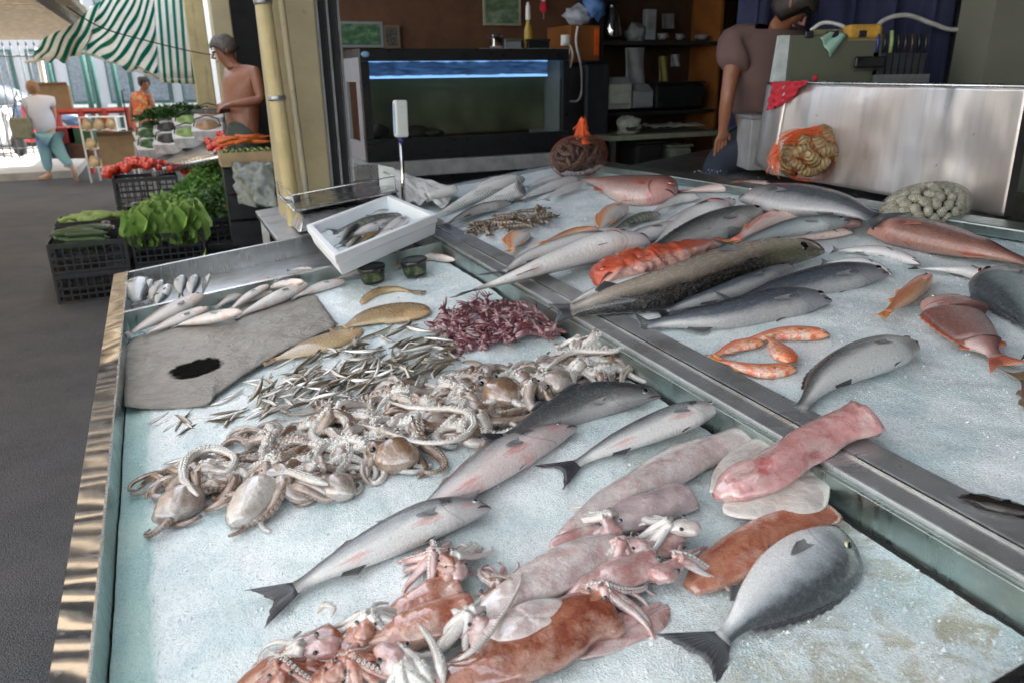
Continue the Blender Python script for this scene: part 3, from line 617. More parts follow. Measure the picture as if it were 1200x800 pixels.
m = NT('gill_red'); m.set(color=(.20, .02, .02), rough=.2, coat=.8); gillm = m.mat
PROF = dict(
 bass=[(0, .004, .004, .004), (.03, .030, .030, .020), (.10, .066, .062, .044), (.2, .096, .092, .062), (.34, .118, .118, .072), (.5, .112, .112, .066), (.68, .085, .085, .05), (.85, .05, .05, .03), (.95, .036, .036, .017), (1, .040, .040, .010)],
 bream=[(0, .006, .006, .006), (.03, .06, .045, .03), (.10, .145, .10, .055), (.2, .20, .15, .075), (.34, .225, .185, .082), (.5, .20, .175, .075), (.68, .14, .125, .055), (.85, .065, .06, .03), (.95, .042, .042, .016), (1, .048, .048, .010)],
 mullet=[(0, .006, .008, .006), (.03, .05, .03, .028), (.10, .085, .052, .045), (.22, .10, .085, .058), (.38, .105, .10, .06), (.55, .095, .088, .052), (.75, .06, .06, .036), (.92, .034, .034, .016), (1, .038, .038, .010)],
 long=[(0, .008, .008, .006), (.04, .034, .034, .028), (.12, .055, .055, .045), (.25, .070, .076, .056), (.42, .078, .084, .06), (.6, .068, .07, .05), (.8, .043, .043, .03), (.94, .026, .026, .014), (1, .03, .03, .008)],
 cod=[(0, .02, .02, .02), (.03, .05, .05, .04), (.10, .08, .085, .06), (.22, .095, .12, .075), (.36, .09, .13, .078), (.52, .07, .09, .06), (.72, .045, .05, .036), (.92, .02, .02, .014), (1, .022, .022, .008)],
 gilt=[(0, .02, .02, .010), (.03, .10, .035, .03), (.08, .175, .07, .05), (.16, .235, .115, .072), (.3, .255, .165, .085), (.48, .215, .175, .08), (.68, .135, .125, .055), (.85, .06, .06, .03), (.95, .042, .042, .016), (1, .048, .048, .010)],
 flat=[(0, .01, .01, .01), (.04, .07, .06, .02), (.15, .13, .13, .03), (.35, .17, .17, .034), (.6, .15, .15, .03), (.82, .08, .08, .02), (.94, .035, .035, .01), (1, .04, .04, .007)])
FN = [0]
def fin_grid(base, tips, nu_, nv_, zig, rnd, seed, parent, name, mat, off):
    """base/tips: functions of s in 0..1 giving world points; double-sided sheet with real thickness"""
    vs = []; uv = []; r = random.Random(seed)
    zz = [1-(zig*(.5+.5*cos(2*pi*i*nu_/nu_*0+pi*i)) if zig else 0)-rnd*r.random() for i in range(nu_+1)]
    for i in range(nu_+1):
        s = i/nu_; b0, t0 = base(s), tips(s)
        for j in range(nv_+1):
            w = j/nv_; vs.append(b0.lerp(t0, w*zz[i] if w > .5 else w*min(1, zz[i]+.0)) if False else b0+(t0-b0)*(w*zz[i])); uv.append((s, w))
    n = nv_+1; fs = [(i*n+j, (i+1)*n+j, (i+1)*n+j+1, i*n+j+1) for i in range(nu_) for j in range(nv_)]
    o = mesh(name, [v-off for v in vs], fs, mat, parent, True, uv)
    so = o.modifiers.new('s', 'SOLIDIFY'); so.thickness = .0012; so.offset = 0; return o
def fish(name, label, cat, pts, plane='L', prof='bass', mat=None, fin=None, dors='up', hs=1.0, ws=1.0, roll=0.0, tail=True, tl=.16, ts=.13, fork=.45, group=None,
         lift=0.0, lift2=None, rings=44, seg=22, fins='dpav', iris=None, eye=1.0, mouth=True, gill=None, eyepos=(.085, .30), sag=0.0, world=None, wpts=None, finm2=None, dh=.06, mouthx=.07, rug=0):
    """pts: pixels nose -> ... -> tail base, laid on the left or right ice"""
    FN[0] += 1; sd_ = FN[0]; ice = HL if plane == 'L' else HR
    P3 = [PT(px, py, ice+.02) for px, py in pts] if wpts is None else [V(p) for p in wpts]
    L = sum((P3[i+1]-P3[i]).length for i in range(len(P3)-1))
    wmax = max(p[3] for p in PROF[prof])*L*ws; lift2 = lift if lift2 is None else lift2
    if wpts is None: P3 = [PT(px, py, ice+wmax*.68+lift+(lift2-lift)*i/(len(pts)-1)) for i, (px, py) in enumerate(pts)]
    L = sum((P3[i+1]-P3[i]).length for i in range(len(P3)-1)); wmax = max(p[3] for p in PROF[prof])*L*ws
    def frame(t):
        e = .01; p = path(P3, t); d = path(P3, min(1, t+e))-path(P3, max(0, t-e)); Tt = d.normalized()
        Sx = EN.cross(Tt).normalized(); ya = Sx.y if abs(Sx.y) > .12 else Sx.x
        if (dors == 'up') != (ya > 0): Sx = -Sx
        Nx = Tt.cross(Sx); Nx = Nx if Nx.dot(EN) > 0 else -Nx
        cr_, sr_ = cos(roll), sin(roll)
        return p, Tt, Sx*cr_+Nx*sr_, Nx*cr_-Sx*sr_
    org = P3[len(P3)//2].copy(); root = thing(name, label, cat, org, 0, group)
    vs = []; uv = []; cen = {}
    def surf(t, th, k=1.0):
        hd, hb, w = interp(PROF[prof], t); p, Tt, Sx, Nx = frame(t); w *= L*ws; hd *= L*hs; hb *= L*hs
        drop = (wmax*.68-w*.85-.009)*.72                       # thin parts sink to the ice
        p = p-EN*max(0, drop)+EN*sag*sin(pi*t)
        sy = sin(th); cx = cos(th)
        h = hd if sy > 0 else hb
        yy = abs(sy)**.95*(1 if sy > 0 else -1)
        g = 0
        xg = .262-.42*(.5*sy)**2
        if t < .5: g = (.03 if prof in ('bream', 'gilt') else .055)*(smooth01((xg-t)/.05+.5)*(1-.8*smooth01((xg-t-.03)/.10)))*max(0, cx)*1.0
        nn = cx*(1+g)*w
        if cx < 0: nn = max(nn, -w*.80)
        if rug: q_ = V((t*14, th*1.6, sd_)); k = k*(1+rug*noise.noise(q_)+rug*.6*noise.noise(q_*2.3))
        return p+Sx*(yy*h*k)+Nx*(nn*k)
    for i in range(rings+1):
        t = (i/rings); t = t*.8+t*t*.2
        for j in range(seg):
            th = 2*pi*j/seg; vs.append(surf(t, th)-org); uv.append((t, .5+.5*sin(th)))
    fs = [(i*seg+j, i*seg+(j+1) % seg, (i+1)*seg+(j+1) % seg, (i+1)*seg+j) for i in range(rings) for j in range(seg)]
    fs += [tuple(range(seg-1, -1, -1)), tuple(rings*seg+j for j in range(seg))]
    p0_, T0, S0, N0 = frame(.5)
    if S0.cross(T0).dot(N0) > 0: fs = [tuple(reversed(f)) for f in fs]
    mesh('body', vs, fs, mat, root, True, uv)
    ih = L
    if tail:
        p, Tt, Sx, Nx = frame(1.0); hd, hb, w = interp(PROF[prof], 1.0)
        p = p-EN*max(0, wmax*.68-w*L*ws*.85-.009)*.72
        base = lambda s: p-Tt*L*.012+Sx*(1-2*s)*hd*L*hs*.9
        def tip(s): j = 1-2*s; return p+Tt*L*tl*(1-fork*(1-abs(j)**1.3))+Sx*L*ts*j-EN*(.08*wmax)+EN*(.004*sin(s*9+sd_)+.002)
        fin_grid(base, tip, 26, 4, 0, .07, sd_, root, 'tail_fin', fin, org)
    def ridge(t, side): return surf(t, side*pi/2)
    def ridge_fin(nm, t0, t1, h, side, sweep, zig, mt):
        def tip(s):
            t = t0+(t1-t0)*s; p, Tt, Sx, Nx = frame(t); env = smooth01(s/.25)*(1-.72*s)+.06
            return ridge(t, side)+Sx*side*h*L*env+Tt*sweep*L*(.3+.7*env)-EN*.002
        fin_grid(lambda s: ridge(t0+(t1-t0)*s, side)-frame(t0+(t1-t0)*s)[2]*side*.006*L, tip, 22, 3, zig, .05, sd_+7, root, nm, mt, org)
    f2 = finm2 or fin
    if 'd' in fins:
        if prof in ('bass', 'mullet', 'cod'):
            ridge_fin('dorsal_fin', .36, .52, dh*.75, 1, .05, .3, fin); ridge_fin('dorsal_fin', .60, .74, dh*.7, 1, .05, .1, fin)
        else: ridge_fin('dorsal_fin', .30, .82, dh*.7, 1, .05, .25, fin)
    if 'a' in fins: ridge_fin('anal_fin', .66, .77, .038, -1, .045, .1, f2)
    if 'v' in fins: ridge_fin('pelvic_fin', .33, .37, .022, -1, .085, 0, f2)
    if 'p' in fins:
        bt = .285; b0, b1 = surf(bt, radians(-4)), surf(bt+.012, radians(-26)); p, Tt, Sx, Nx = frame(bt)
        tipf = lambda s: (b0.lerp(b1, .3+.5*s)+Tt*L*(.20 if prof == 'gilt' else .13)*(1-.65*s*s-.23*(1-s)**3)-Sx*L*hs*(.012+.012*s)+Nx*(.003+.006*L))
        fin_grid(lambda s: b0.lerp(b1, s)-Nx*.001, tipf, 12, 3, 0, .08, sd_+3, root, 'pectoral_fin', finS if f2 in (finG, finD) else f2, org)
    if eye:
        te, se = eyepos; th = math.asin(se); c = surf(te, th); p, Tt, Sx, Nx = frame(te); r = .0235*L*eye*(1.15 if prof == 'bream' else 1)
        nn = (surf(te, th)-surf(te, th, .9)).normalized(); e = MB(); a = Tt; b_ = nn.cross(a).normalized(); a = b_.cross(nn)
        vv = []; k = 7; n = 16
        for i in range(k+1):
            q = (pi*.62)*i/k
            for j in range(n): vv.append(c-org-nn*r*.42+(a*cos(2*pi*j/n)+b_*sin(2*pi*j/n))*sin(q)*r+nn*cos(q)*r*.62)
        ff = [(i*n+j, (i+1)*n+j, (i+1)*n+(j+1) % n, i*n+(j+1) % n) for i in range(k) for j in range(n)]
        e.add(vv, ff); o = mesh('eye', e.v, e.f, [pupil, iris or irisS], root, True, None, [0 if i < 4 else 1 for i in range(k) for j in range(n)])
    if mouth:
        mm_ = MB(); ln = [surf(mouthx*q+.002, radians(-12-26*q), 1.008)-org for q in (0, .25, .5, .75, 1)]
        mm_.tube(ln, [.0009*L/.3, .0016*L/.3, .0018*L/.3, .0016*L/.3, .0006], 6); mm_.build('mouth', mouthm, root, True)
    if gill:
        gl = MB(); pts_ = []
        for k in range(11):
            th = radians(-62+62*k/10); xg = .262-.42*(.5*sin(th))**2+.012; pts_.append(surf(xg, th, 1.0)-org)
        gl.tube(pts_, [.0005+.003*gill*sin(pi*k/10)*L/.35 for k in range(11)], 6); gl.build('gill_slit', gillm, root, True)
    root['_L'] = 0; del root['_L']
    return root
mBass = fishmat('bass_skin', (.075, .08, .085), (.30, .31, .32), (.68, .66, .64), (.16, .15, .15), lat=.3, pk=.5)
mBass2 = fishmat('pink_bass_skin', (.10, .105, .11), (.42, .41, .41), (.72, .60, .58), (.22, .17, .17), blotch=(.62, .13, .12), bamt=.4, sa=.58, bsc=3, pk=.6)
mBassD = fishmat('dark_bass_skin', (.035, .04, .042), (.10, .105, .105), (.40, .38, .37), (.05, .05, .05), metal=.3, blotch=(.4, .12, .1), bamt=.3, sa=.62, mid=(.22, .42))
mBassB = fishmat('blue_grey_skin', (.030, .036, .048), (.10, .115, .14), (.42, .42, .42), (.07, .075, .085), metal=.35, mid=(.14, .34), lat=.3)
mDor = fishmat('gilthead_skin', (.09, .10, .11), (.44, .47, .50), (.82, .82, .82), (.17, .19, .20), scales=(58, 26), metal=.35, rough=.2, mid=(.34, .58), spots=None, coat=.8, ga=.4)
mWhite = fishmat('white_silver_skin', (.22, .22, .23), (.50, .50, .50), (.74, .72, .71), (.36, .33, .34), metal=.25, lat=.5, mid=(.30, .66), blotch=(.45, .28, .28), bamt=.35, sa=.62)
mHake = fishmat('hake_skin', (.13, .12, .12), (.44, .42, .40), (.76, .73, .71), (.3, .26, .26), metal=.15, blotch=(.5, .2, .18), bamt=.3, sa=.6)
mSnap = fishmat('red_bream_skin', (.30, .13, .10), (.42, .21, .18), (.58, .42, .38), (.34, .14, .12), scales=(60, 30), metal=.25, mid=(.1, .34), blotch=(.45, .09, .07), bamt=.4, spots=(.30, .22, .26))
mPink = fishmat('pink_bream_skin', (.24, .11, .09), (.40, .24, .22), (.58, .42, .40), (.28, .13, .11), scales=(56, 28), metal=.2, mid=(.2, .45), blotch=(.45, .10, .06), bamt=.5, spots=(.16, .10, .16))
mRB = fishmat('brown_red_skin', (.13, .055, .04), (.24, .11, .085), (.36, .20, .16), (.24, .09, .06), scales=(70, 30), metal=.2, mid=(.06, .3), blotch=(.34, .08, .05), bamt=.35)
mGrey = fishmat('slate_grey_skin', (.045, .052, .062), (.12, .135, .15), (.40, .40, .41), (.16, .14, .14), scales=(80, 34), metal=.3, mid=(.12, .36))
mBrown = fishmat('olive_brown_skin', (.030, .026, .022), (.13, .105, .08), (.36, .30, .24), (.12, .11, .07), scales=(150, 36), metal=.15, rough=.22, mid=(.48, .70), coat=.9)
mOlive = fishmat('olive_grey_skin', (.035, .04, .035), (.13, .135, .125), (.50, .50, .49), (.08, .085, .075), metal=.25, mid=(.2, .5), lat=.4)
mTeal = fishmat('teal_silver_skin', (.06, .075, .08), (.24, .29, .30), (.50, .54, .54), (.05, .055, .055), metal=.35, mid=(.2, .5))
mScor = fishmat('scorpion_red_skin', (.50, .05, .02), (.68, .11, .045), (.72, .42, .36), None, scales=(40, 20), metal=0, rough=.35, mid=(.05, .25), blotch=(.36, .12, .05), bamt=.6, sa=.52, bsc=8, sb=.7)
mScorW = fishmat('pale_red_skin', (.55, .07, .04), (.66, .16, .10), (.74, .56, .50), None, scales=(44, 22), metal=0, mid=(.25, .6), blotch=(.75, .62, .58), bamt=.75, sa=.50, bsc=6)
mRouget = fishmat('red_mullet_skin', (.66, .09, .03), (.78, .36, .20), (.82, .70, .60), (.66, .16, .05), scales=(34, 14), metal=.1, mid=(.1, .5), blotch=(.80, .12, .03), bamt=.85, sa=.50, bsc=6, sb=.5)
mOr = fishmat('orange_skin', (.42, .13, .05), (.55, .20, .08), (.62, .42, .28), (.48, .15, .06), scales=(40, 14), metal=.1, mid=(.1, .35))
mOrW = fishmat('orange_white_skin', (.60, .22, .08), (.64, .40, .26), (.68, .66, .62), (.5, .4, .35), scales=(40, 18), metal=.15, mid=(.3, .62), blotch=(.7, .28, .08), bamt=.5)
mStripe = fishmat('barred_dark_skin', (.06, .065, .05), (.13, .14, .11), (.24, .24, .2), (.12, .12, .1), metal=.15, bars=(.025, .03, .025), mid=(.1, .4))
mBreamG = fishmat('grey_bream_skin', (.045, .05, .05), (.18, .19, .185), (.60, .60, .59), (.11, .11, .10), scales=(60, 30), metal=.35, mid=(.36, .56))
mGold = fishmat('golden_brown_skin', (.30, .17, .05), (.38, .25, .10), (.42, .30, .15), (.30, .18, .08), scales=(90, 50), metal=.1, rough=.25, mid=(.0, .2), blotch=(.30, .27, .12), bamt=.5, coat=.8)
mMac = fishmat('dull_silver_skin', (.07, .085, .10), (.32, .34, .35), (.52, .53, .52), (.24, .25, .26), metal=.6, rough=.2, mid=(.3, .7), coat=.8)
mWhit = fishmat('whiting_skin', (.24, .20, .16), (.44, .40, .37), (.68, .64, .61), (.36, .28, .24), metal=.1, mid=(.25, .62), blotch=(.50, .26, .22), bamt=.4, sa=.56)
# ---- left tray, the four sea bass and the gilthead
SB = 'silver sea bass lying on the near ice'
fish('sea_bass', 'whole silver sea bass with forked dark tail, nearest to the left rim, head over another', 'fish', [(575, 592), (505, 608), (420, 648), (345, 686)], prof='bass', mat=mBass, fin=finD, hs=1.12, roll=.02, tl=.19, ts=.14, group=SB, lift=.012, lift2=0, dh=.05)
fish('sea_bass', 'pinkish sea bass with bloodstained belly, its tail hidden behind the nearest bass', 'fish', [(676, 497), (600, 530), (545, 566), (490, 600)], mat=mBass2, fin=finS, hs=1.18, roll=-.08, tl=.16, group=SB, lift=.004, dh=.045)
fish('sea_bass', 'dark backed sea bass whose head points to the steel divider, touching the octopus heap', 'fish', [(775, 461), (700, 468), (645, 488), (592, 512)], mat=mBassD, fin=finD, hs=.95, roll=.75, tl=.14, ts=.10, group=SB, lift=.008, dh=.05)
fish('sea_bass', 'clean silver sea bass with spread dark tail, just above the white squid', 'fish', [(845, 476), (800, 488), (730, 516), (676, 541)], mat=mBass, fin=finD, hs=1.05, roll=.0, lift=.030, lift2=0, tl=.20, ts=.17, group=SB, dh=.035)
fish('gilthead_bream', 'deep bodied silver gilthead bream with dark back at the bottom right', 'fish', [(984, 618), (945, 657), (893, 704), (846, 745)], prof='gilt', mat=mDor, fin=finG, dors='down', hs=.88, ws=1.0, roll=-.35, tl=.24, ts=.19, fork=.42, iris=irisY, eye=1.4, dh=.02, eyepos=(.13, .52))
# ---- silver fish in the corner of the small tray
for k, (hx, hy, tx, ty) in enumerate([(163, 326, 161, 353), (176, 328, 170, 349), (190, 328, 178, 352), (199, 333, 182, 360), (213, 322, 212, 345), (229, 322, 224, 349), (246, 321, 238, 343)]):
    fish('silver_fish', ('small dull silver fish standing in the steel tray corner, leftmost of seven', 'small dull silver fish second from the left in the steel tray corner', 'small silver fish third from the left in the steel tray corner', 'small silver fish lying lowest in the middle of the tray corner heap', 'rounder silver fish fifth from the left in the steel tray corner', 'silver fish sixth from the left in the steel tray corner', 'darkest silver fish at the right end of the tray corner heap')[k], 'fish', [(hx, hy), ((hx+tx)/2-1, (hy+ty)/2), (tx, ty)], prof='bream' if k % 2 else 'bass', mat=mMac, fin=finG, dors='up', hs=1.15 if k % 2 else 2.2, ws=1.6, roll=.1*(k % 3), tl=.16, ts=.1, rings=20, seg=14, fins='pd', group='small silver fish heaped in the tray corner', mouth=False, lift=.03+.006*k, lift2=.0)
def z1(x, y): return (130+x/2.9625, 200+y/2.9625)
wl = [((545, 385), (390, 460)), ((415, 422), (285, 468)), ((535, 405), (425, 478)), ((655, 388), (540, 412)), ((660, 402), (470, 490)), ((320, 482), (150, 552)), ((300, 440), (95, 548)),
      ((435, 492), (255, 530)), ((815, 382), (635, 440)), ((925, 328), (785, 376)), ((700, 340), (620, 346)), ((440, 522), (390, 535)), ((562, 420), (430, 470))]
for k, (h_, t_) in enumerate(wl):
    lab = {0: 'pale whiting highest in the heap against the steel cross wall', 1: 'whiting behind the leftmost pair, head toward the silver fish in the corner', 2: 'whiting under the topmost ones, third from the right end of the heap', 3: 'short whiting at the right end of the heap touching the cross wall', 4: 'longest whiting at the right end of the heap, pointing to the black tubs', 5: 'whiting second from the left rim, nearest the grey sheet', 6: 'leftmost whiting of the heap, its tail by the rim', 7: 'whiting lying lowest, along the upper edge of the grey sheet', 12: 'whiting in the middle of the heap, partly under its longer neighbour'}.get(k, '')
    g_ = 'slim pale whiting in a heap across the tray'
    if k == 8: lab, g_ = 'pinkish whiting nearest the black tubs, end of the heap', None
    if k == 9: lab, g_ = 'white whiting alone under the black tubs beside the cross wall', None
    if k == 10: lab, g_ = 'small whiting lying alone in the empty steel tray', None
    if k == 11: lab, g_ = 'tiny brown fish on the grey sheet below the whiting heap', None
    a, c = z1(*h_), z1(*t_); ex = .12 if k < 8 else 0; a, c = (a[0]+(a[0]-c[0])*ex, a[1]+(a[1]-c[1])*ex), (c[0]-(a[0]-c[0])*ex, c[1]-(a[1]-c[1])*ex); md = ((a[0]+c[0])/2+random.uniform(-3, 3), (a[1]+c[1])/2+random.uniform(-2, 1))
    fish('whiting', lab, 'fish', [a, md, c], prof='long', mat=mWhit, fin=finS, hs=1.3 if k != 11 else .9, ws=1.2, roll=random.uniform(0, .4), tl=.13, ts=.08, rings=24, seg=14, fins='pd', group=g_, mouth=False, lift=(.03+.012*(k % 4)) if k not in (8, 9, 10, 11) else .01, lift2=.02, eyepos=(.08, .35))
# golden flatfish, small brown ones
fish('golden_flatfish', 'large golden brown flatfish left of the purple squid pile', 'fish', [(504, 366), (450, 368), (402, 384)], prof='flat', mat=mGold, fin=finB, hs=1.75, ws=1.3, tl=.14, ts=.08, fork=.0, fins='', iris=irisY, lift=.004, mouth=False)
fish('golden_flatfish', 'golden brown flatfish half buried under the silver sprats', 'fish', [(425, 386), (370, 405), (322, 421)], prof='flat', mat=mGold, fin=finB, hs=1.4, ws=1.3, tl=.14, ts=.07, fork=.0, fins='', iris=irisY, lift=.002, mouth=False)
fish('brown_goby', 'small tan fish curled in front of the black tubs', 'fish', [z1(868, 462), z1(920, 425), z1(985, 412), z1(1040, 418)], prof='mullet', mat=mGold, fin=finB, hs=.95, tl=.25, ts=.06, fork=0, rings=24, seg=14, fins='pd', mouth=False)
fish('orange_gurnard', 'small orange backed fish with white belly just right of the far black tub', 'fish', [(533, 305), (500, 301), (471, 308)], prof='mullet', mat=mOrW, fin=finO, hs=.8, tl=.2, rings=24, seg=14, mouth=False, lift=.01)
fish('small_bone_white_fish', 'thin white fish lying at the edge of the grey sheet near the flatfish', 'fish', [z1(612, 540), z1(680, 552), z1(770, 540)], prof='long', mat=mWhit, fin=finS, hs=.8, tl=.1, rings=18, seg=10, fins='', mouth=False)
# ---- sprats: one heap, one object each
m = NT('sprat_skin'); uv = m.co('UV'); x, y, _ = m.sep(uv); oi = m.n('ShaderNodeObjectInfo').outputs['Random']
c = m.ramp(y, [(.2, (.78, .77, .75)), (.45, (.55, .51, .44)), (.68, (.20, .15, .095)), (1, (.14, .11, .075))])
c = m.mix(m.ramp(oi, [(.2, 0), (.8, .55)]), c, m.mix(m.ramp(y, [(.3, 0), (.8, 1)]), (.40, .35, .28), (.20, .16, .11)))
d = m.math('ADD', m.math('POWER', m.math('MULTIPLY', m.math('SUBTRACT', x, .085), 1.0), 2), m.math('MULTIPLY', m.math('POWER', m.math('SUBTRACT', y, .58), 2), .03))
c = m.mix(m.ramp(d, [(.0004, 1), (.0009, 0)]), c, (.01, .01, .01)); c = m.mix(m.ramp(x, [(.16, .4), (.22, 0)]), c, (.30, .26, .22))
m.set(color=c, metal=m.ramp(y, [(.3, .5), (.6, .15)]), rough=.25, coat=.6, coatr=.1); mSprat = m.mat
sprats = []
for k in range(7):
    r = random.Random(50+k); L = .095; vs = []; uv = []; nr, sg = 11, 8; bend = r.uniform(-1.5, 1.5); b2 = r.uniform(-.3, .3)
    tab = [(0, .12), (.1, .55), (.25, .85), (.45, 1), (.65, .8), (.85, .42), (.93, .25), (.945, .35), (1, 1.0)]
    for i in range(nr+1):
        t = i/nr if i < nr-2 else (.9, .93, 1.0)[i-nr+2]; h = interp(tab, t)[0]*.0074; w = h*.62 if t < .93 else .0006
        ang = bend*(t-.5)*1.0; x_ = L*(t-.5); y_ = L*(bend*.35*(t-.5)**2+b2*.4*(t-.5)**3); z_ = L*b2*.25*(t-.5)**2
        for j in range(sg):
            q = 2*pi*j/sg; fork = (-.007*(1-abs(sin(q))) if t == 1 else 0); vs.append((x_+fork, y_+sin(q)*h, z_+cos(q)*w)); uv.append((t, .5+.5*sin(q)))
    fs = [(i*sg+j, i*sg+(j+1) % sg, (i+1)*sg+(j+1) % sg, (i+1)*sg+j) for i in range(nr) for j in range(sg)]+[tuple(range(sg-1, -1, -1))]
    fs = [tuple(reversed(f)) for f in fs]
    me = bpy.data.meshes.new('sprat'); me.from_pydata(vs, [], fs); me.materials.append(mSprat); me.polygons.foreach_set('use_smooth', [True]*len(fs))
    l = me.uv_layers.new(name='UVMap'); fl = []
    for lp in me.loops: fl += uv[lp.vertex_index]
    l.data.foreach_set('uv', fl); sprats.append(me)
def inpoly(x, y, P):
    c = False
    for i in range(len(P)):
        (x1, y1), (x2, y2) = P[i], P[i-1]
        if (y1 > y) != (y2 > y) and x < (x2-x1)*(y-y1)/(y2-y1)+x1: c = not c
    return c
def plane_rot(yaw, tiltx=0, tilty=0, flip=False):
    Z = EN; X = (E2*cos(yaw)+E1*sin(yaw)); Y = Z.cross(X); M = Matrix((X, Y, Z)).transposed()
    R = Matrix.Rotation(tiltx, 3, 'X') @ Matrix.Rotation(tilty, 3, 'Y')
    if flip: R = R @ Matrix.Rotation(pi, 3, 'X')
    return M @ R
rs = random.Random(11)
def put(me, name, p, R, s, label, cat, group):
    o = bpy.data.objects.new(name, me); COL.objects.link(o); M = R.to_4x4(); M.translation = p; o.matrix_world = M; o.scale = (s, s, s); return tag(o, label, cat, group)
hp = [[(335, 424), (420, 398), (475, 380), (540, 396), (536, 420), (470, 440), (400, 452), (325, 450)], [(300, 440), (400, 435), (530, 415), (545, 440), (470, 462), (420, 478), (300, 482)], [(195, 490), (260, 480), (330, 470), (350, 480), (280, 500), (210, 503)], [(440, 455), (560, 425), (590, 440), (500, 470)]]
cnt = 0; wts = [120, 90, 16, 24]
for P, nn in zip(hp, wts):
    xs = [p[0] for p in P]; ys = [p[1] for p in P]; k = 0
    while k < nn:
        x, y = rs.uniform(min(xs), max(xs)), rs.uniform(min(ys), max(ys))
        if not inpoly(x, y, P): continue
        k += 1; hgt = rs.uniform(.005, .034) if nn > 30 else .006
        R = plane_rot(rs.gauss(.7, .75)+(pi if rs.random() < .5 else 0), rs.gauss(0, .5), rs.gauss(0, .16), rs.random() < .5)
        put(rs.choice(sprats), 'sprat', PT(x, y, HL+hgt), R, rs.uniform(.9, 1.3), 'thin silvery sprat in the loose heap below the grey sheet', 'small fish', 'sprats heaped on the ice')
for (x, y) in ((205, 497), (228, 492), (190, 488), (205, 545), (212, 538), (200, 556), (262, 470), (275, 462), (300, 445)):
    put(rs.choice(sprats), 'sprat', PT(x, y, HL+.006), plane_rot(rs.gauss(.6, .5)), .9, 'stray sprat lying apart from the heap towards the left rim', 'small fish', 'stray sprats by the left rim')
# ---- right tray
def rf(name, label, pts, **k):
    k['hs'] = k.get('hs', 1.0)*(1.16 if k.get('prof') in ('bream', 'mullet', 'cod') else .96)
    k.setdefault('plane', 'R'); k.setdefault('group', None); return fish(name, label, k.pop('cat', 'fish'), pts, **k)
rf('red_bream', 'large rosy red bream beside the dark net of mussels', [(791, 226), (745, 222), (686, 206)], prof='bream', mat=mSnap, fin=finR, hs=.86, roll=.1, tail=False, iris=irisR, gill=.3, dh=.03)
rf('pink_gurnard', 'pink and white fish with red fins behind the open silver fish', [(905, 217), (850, 220), (797, 224)], prof='mullet', mat=mScorW, fin=finR, hs=.95, tl=.1, fins='pv', lift=.0)
rf('meagre', 'big slate grey fish under the orange net of whelks, head to the left', [(866, 229), (920, 233), (975, 240), (1024, 250)], prof='bass', mat=mGrey, fin=finG, hs=1.7, ws=1.2, tl=.14, ts=.15, lift=.055, roll=.12, dh=.02)
rf('red_scorpionfish', 'orange red spotted fish lying between the meagre and the teal grey fish', [(955, 246), (905, 258), (862, 280)], prof='mullet', mat=mScorW, fin=finO, hs=1.0, lift=.028, tl=.1, iris=irisR)
rf('grey_mullet', 'teal grey slender fish with dark head resting on the pink fish', [(996, 259), (930, 266), (862, 287)], prof='long', mat=mTeal, fin=finG, hs=.95, lift=.04, roll=.5, tl=.12, dh=.02)
rf('pink_bream', 'pale pink fish with a red gill below the teal grey fish', [(1000, 272), (950, 275), (905, 283)], prof='bass', mat=mScorW, fin=finR, hs=.95, gill=.6, tl=.1)
rf('gutted_hake', 'silver white fish with its head cut open near the small barred fish', [(848, 243), (805, 262), (755, 296)], prof='cod', mat=mWhite, fin=finS, hs=1.15, roll=-.4, lift=.012, gill=1.4, tail=False, eye=.8)
rf('short_silver_fish', 'short silver fish piece lying behind the gutted silver fish', [(820, 231), (795, 234), (768, 247)], prof='bass', mat=mWhite, fin=finS, hs=.95, tail=False, fins='', lift=.006)
rf('long_olive_fish', 'long olive grey fish behind the red scorpionfish, head upper right', [(898, 248), (850, 260), (800, 280), (745, 310)], prof='long', mat=mOlive, fin=finG, hs=1.05, lift=.02, roll=.45, tl=.08, dh=.02)
rf('large_hake', 'large whitish fish laid across the divider with its tail over the left tray', [(762, 284), (700, 292), (625, 316), (556, 334)], prof='cod', mat=mHake, fin=finG, hs=1.0, lift=.022, roll=-.45, tl=.12, ts=.06, gill=.5, dh=.03)
rf('second_hake', 'pale fish lying behind the large whitish fish, only its back in view', [(735, 272), (690, 281), (625, 300), (590, 316)], prof='long', mat=mHake, fin=finG, hs=.9, lift=.004, tl=.1)
rf('orange_fish', 'slender orange fish with a black band near its tail', [(702, 269), (672, 272), (640, 283)], prof='mullet', mat=mOr, fin=finO, hs=1.0, tl=.3, ts=.10, rings=24, seg=14, mouth=False, lift=.012)
rf('orange_wrasse', 'orange and white fish standing upright beside the barred fish', [(734, 242), (716, 252), (702, 270)], prof='bream', mat=mOrW, fin=finO, hs=.62, tl=.1, rings=26, seg=14, mouth=False, lift=.008, eyepos=(.12, .2))
rf('barred_fish', 'small dark fish with vertical bars right of the orange fish', [(775, 251), (748, 256), (722, 268)], prof='bass', mat=mStripe, fin=finD, hs=1.1, tl=.1, rings=26, seg=14, mouth=False, lift=.006)
rf('small_orange_fish', 'stubby orange fish lying alone beside the brown shrimps', [(614, 272), (606, 280), (600, 292)], prof='bream', mat=mOrW, fin=finO, hs=.95, tl=.15, rings=24, seg=14, mouth=False, lift=.006)
rf('red_scorpionfish', 'bright red knobbly scorpionfish in the middle of the right tray', [(702, 331), (745, 312), (800, 296), (846, 278)], prof='mullet', mat=mScor, fin=finO, hs=1.35, ws=1.35, lift=.014, iris=irisR, tl=.05, dh=.07, finm2=finR, rug=.28, rings=70, seg=32)
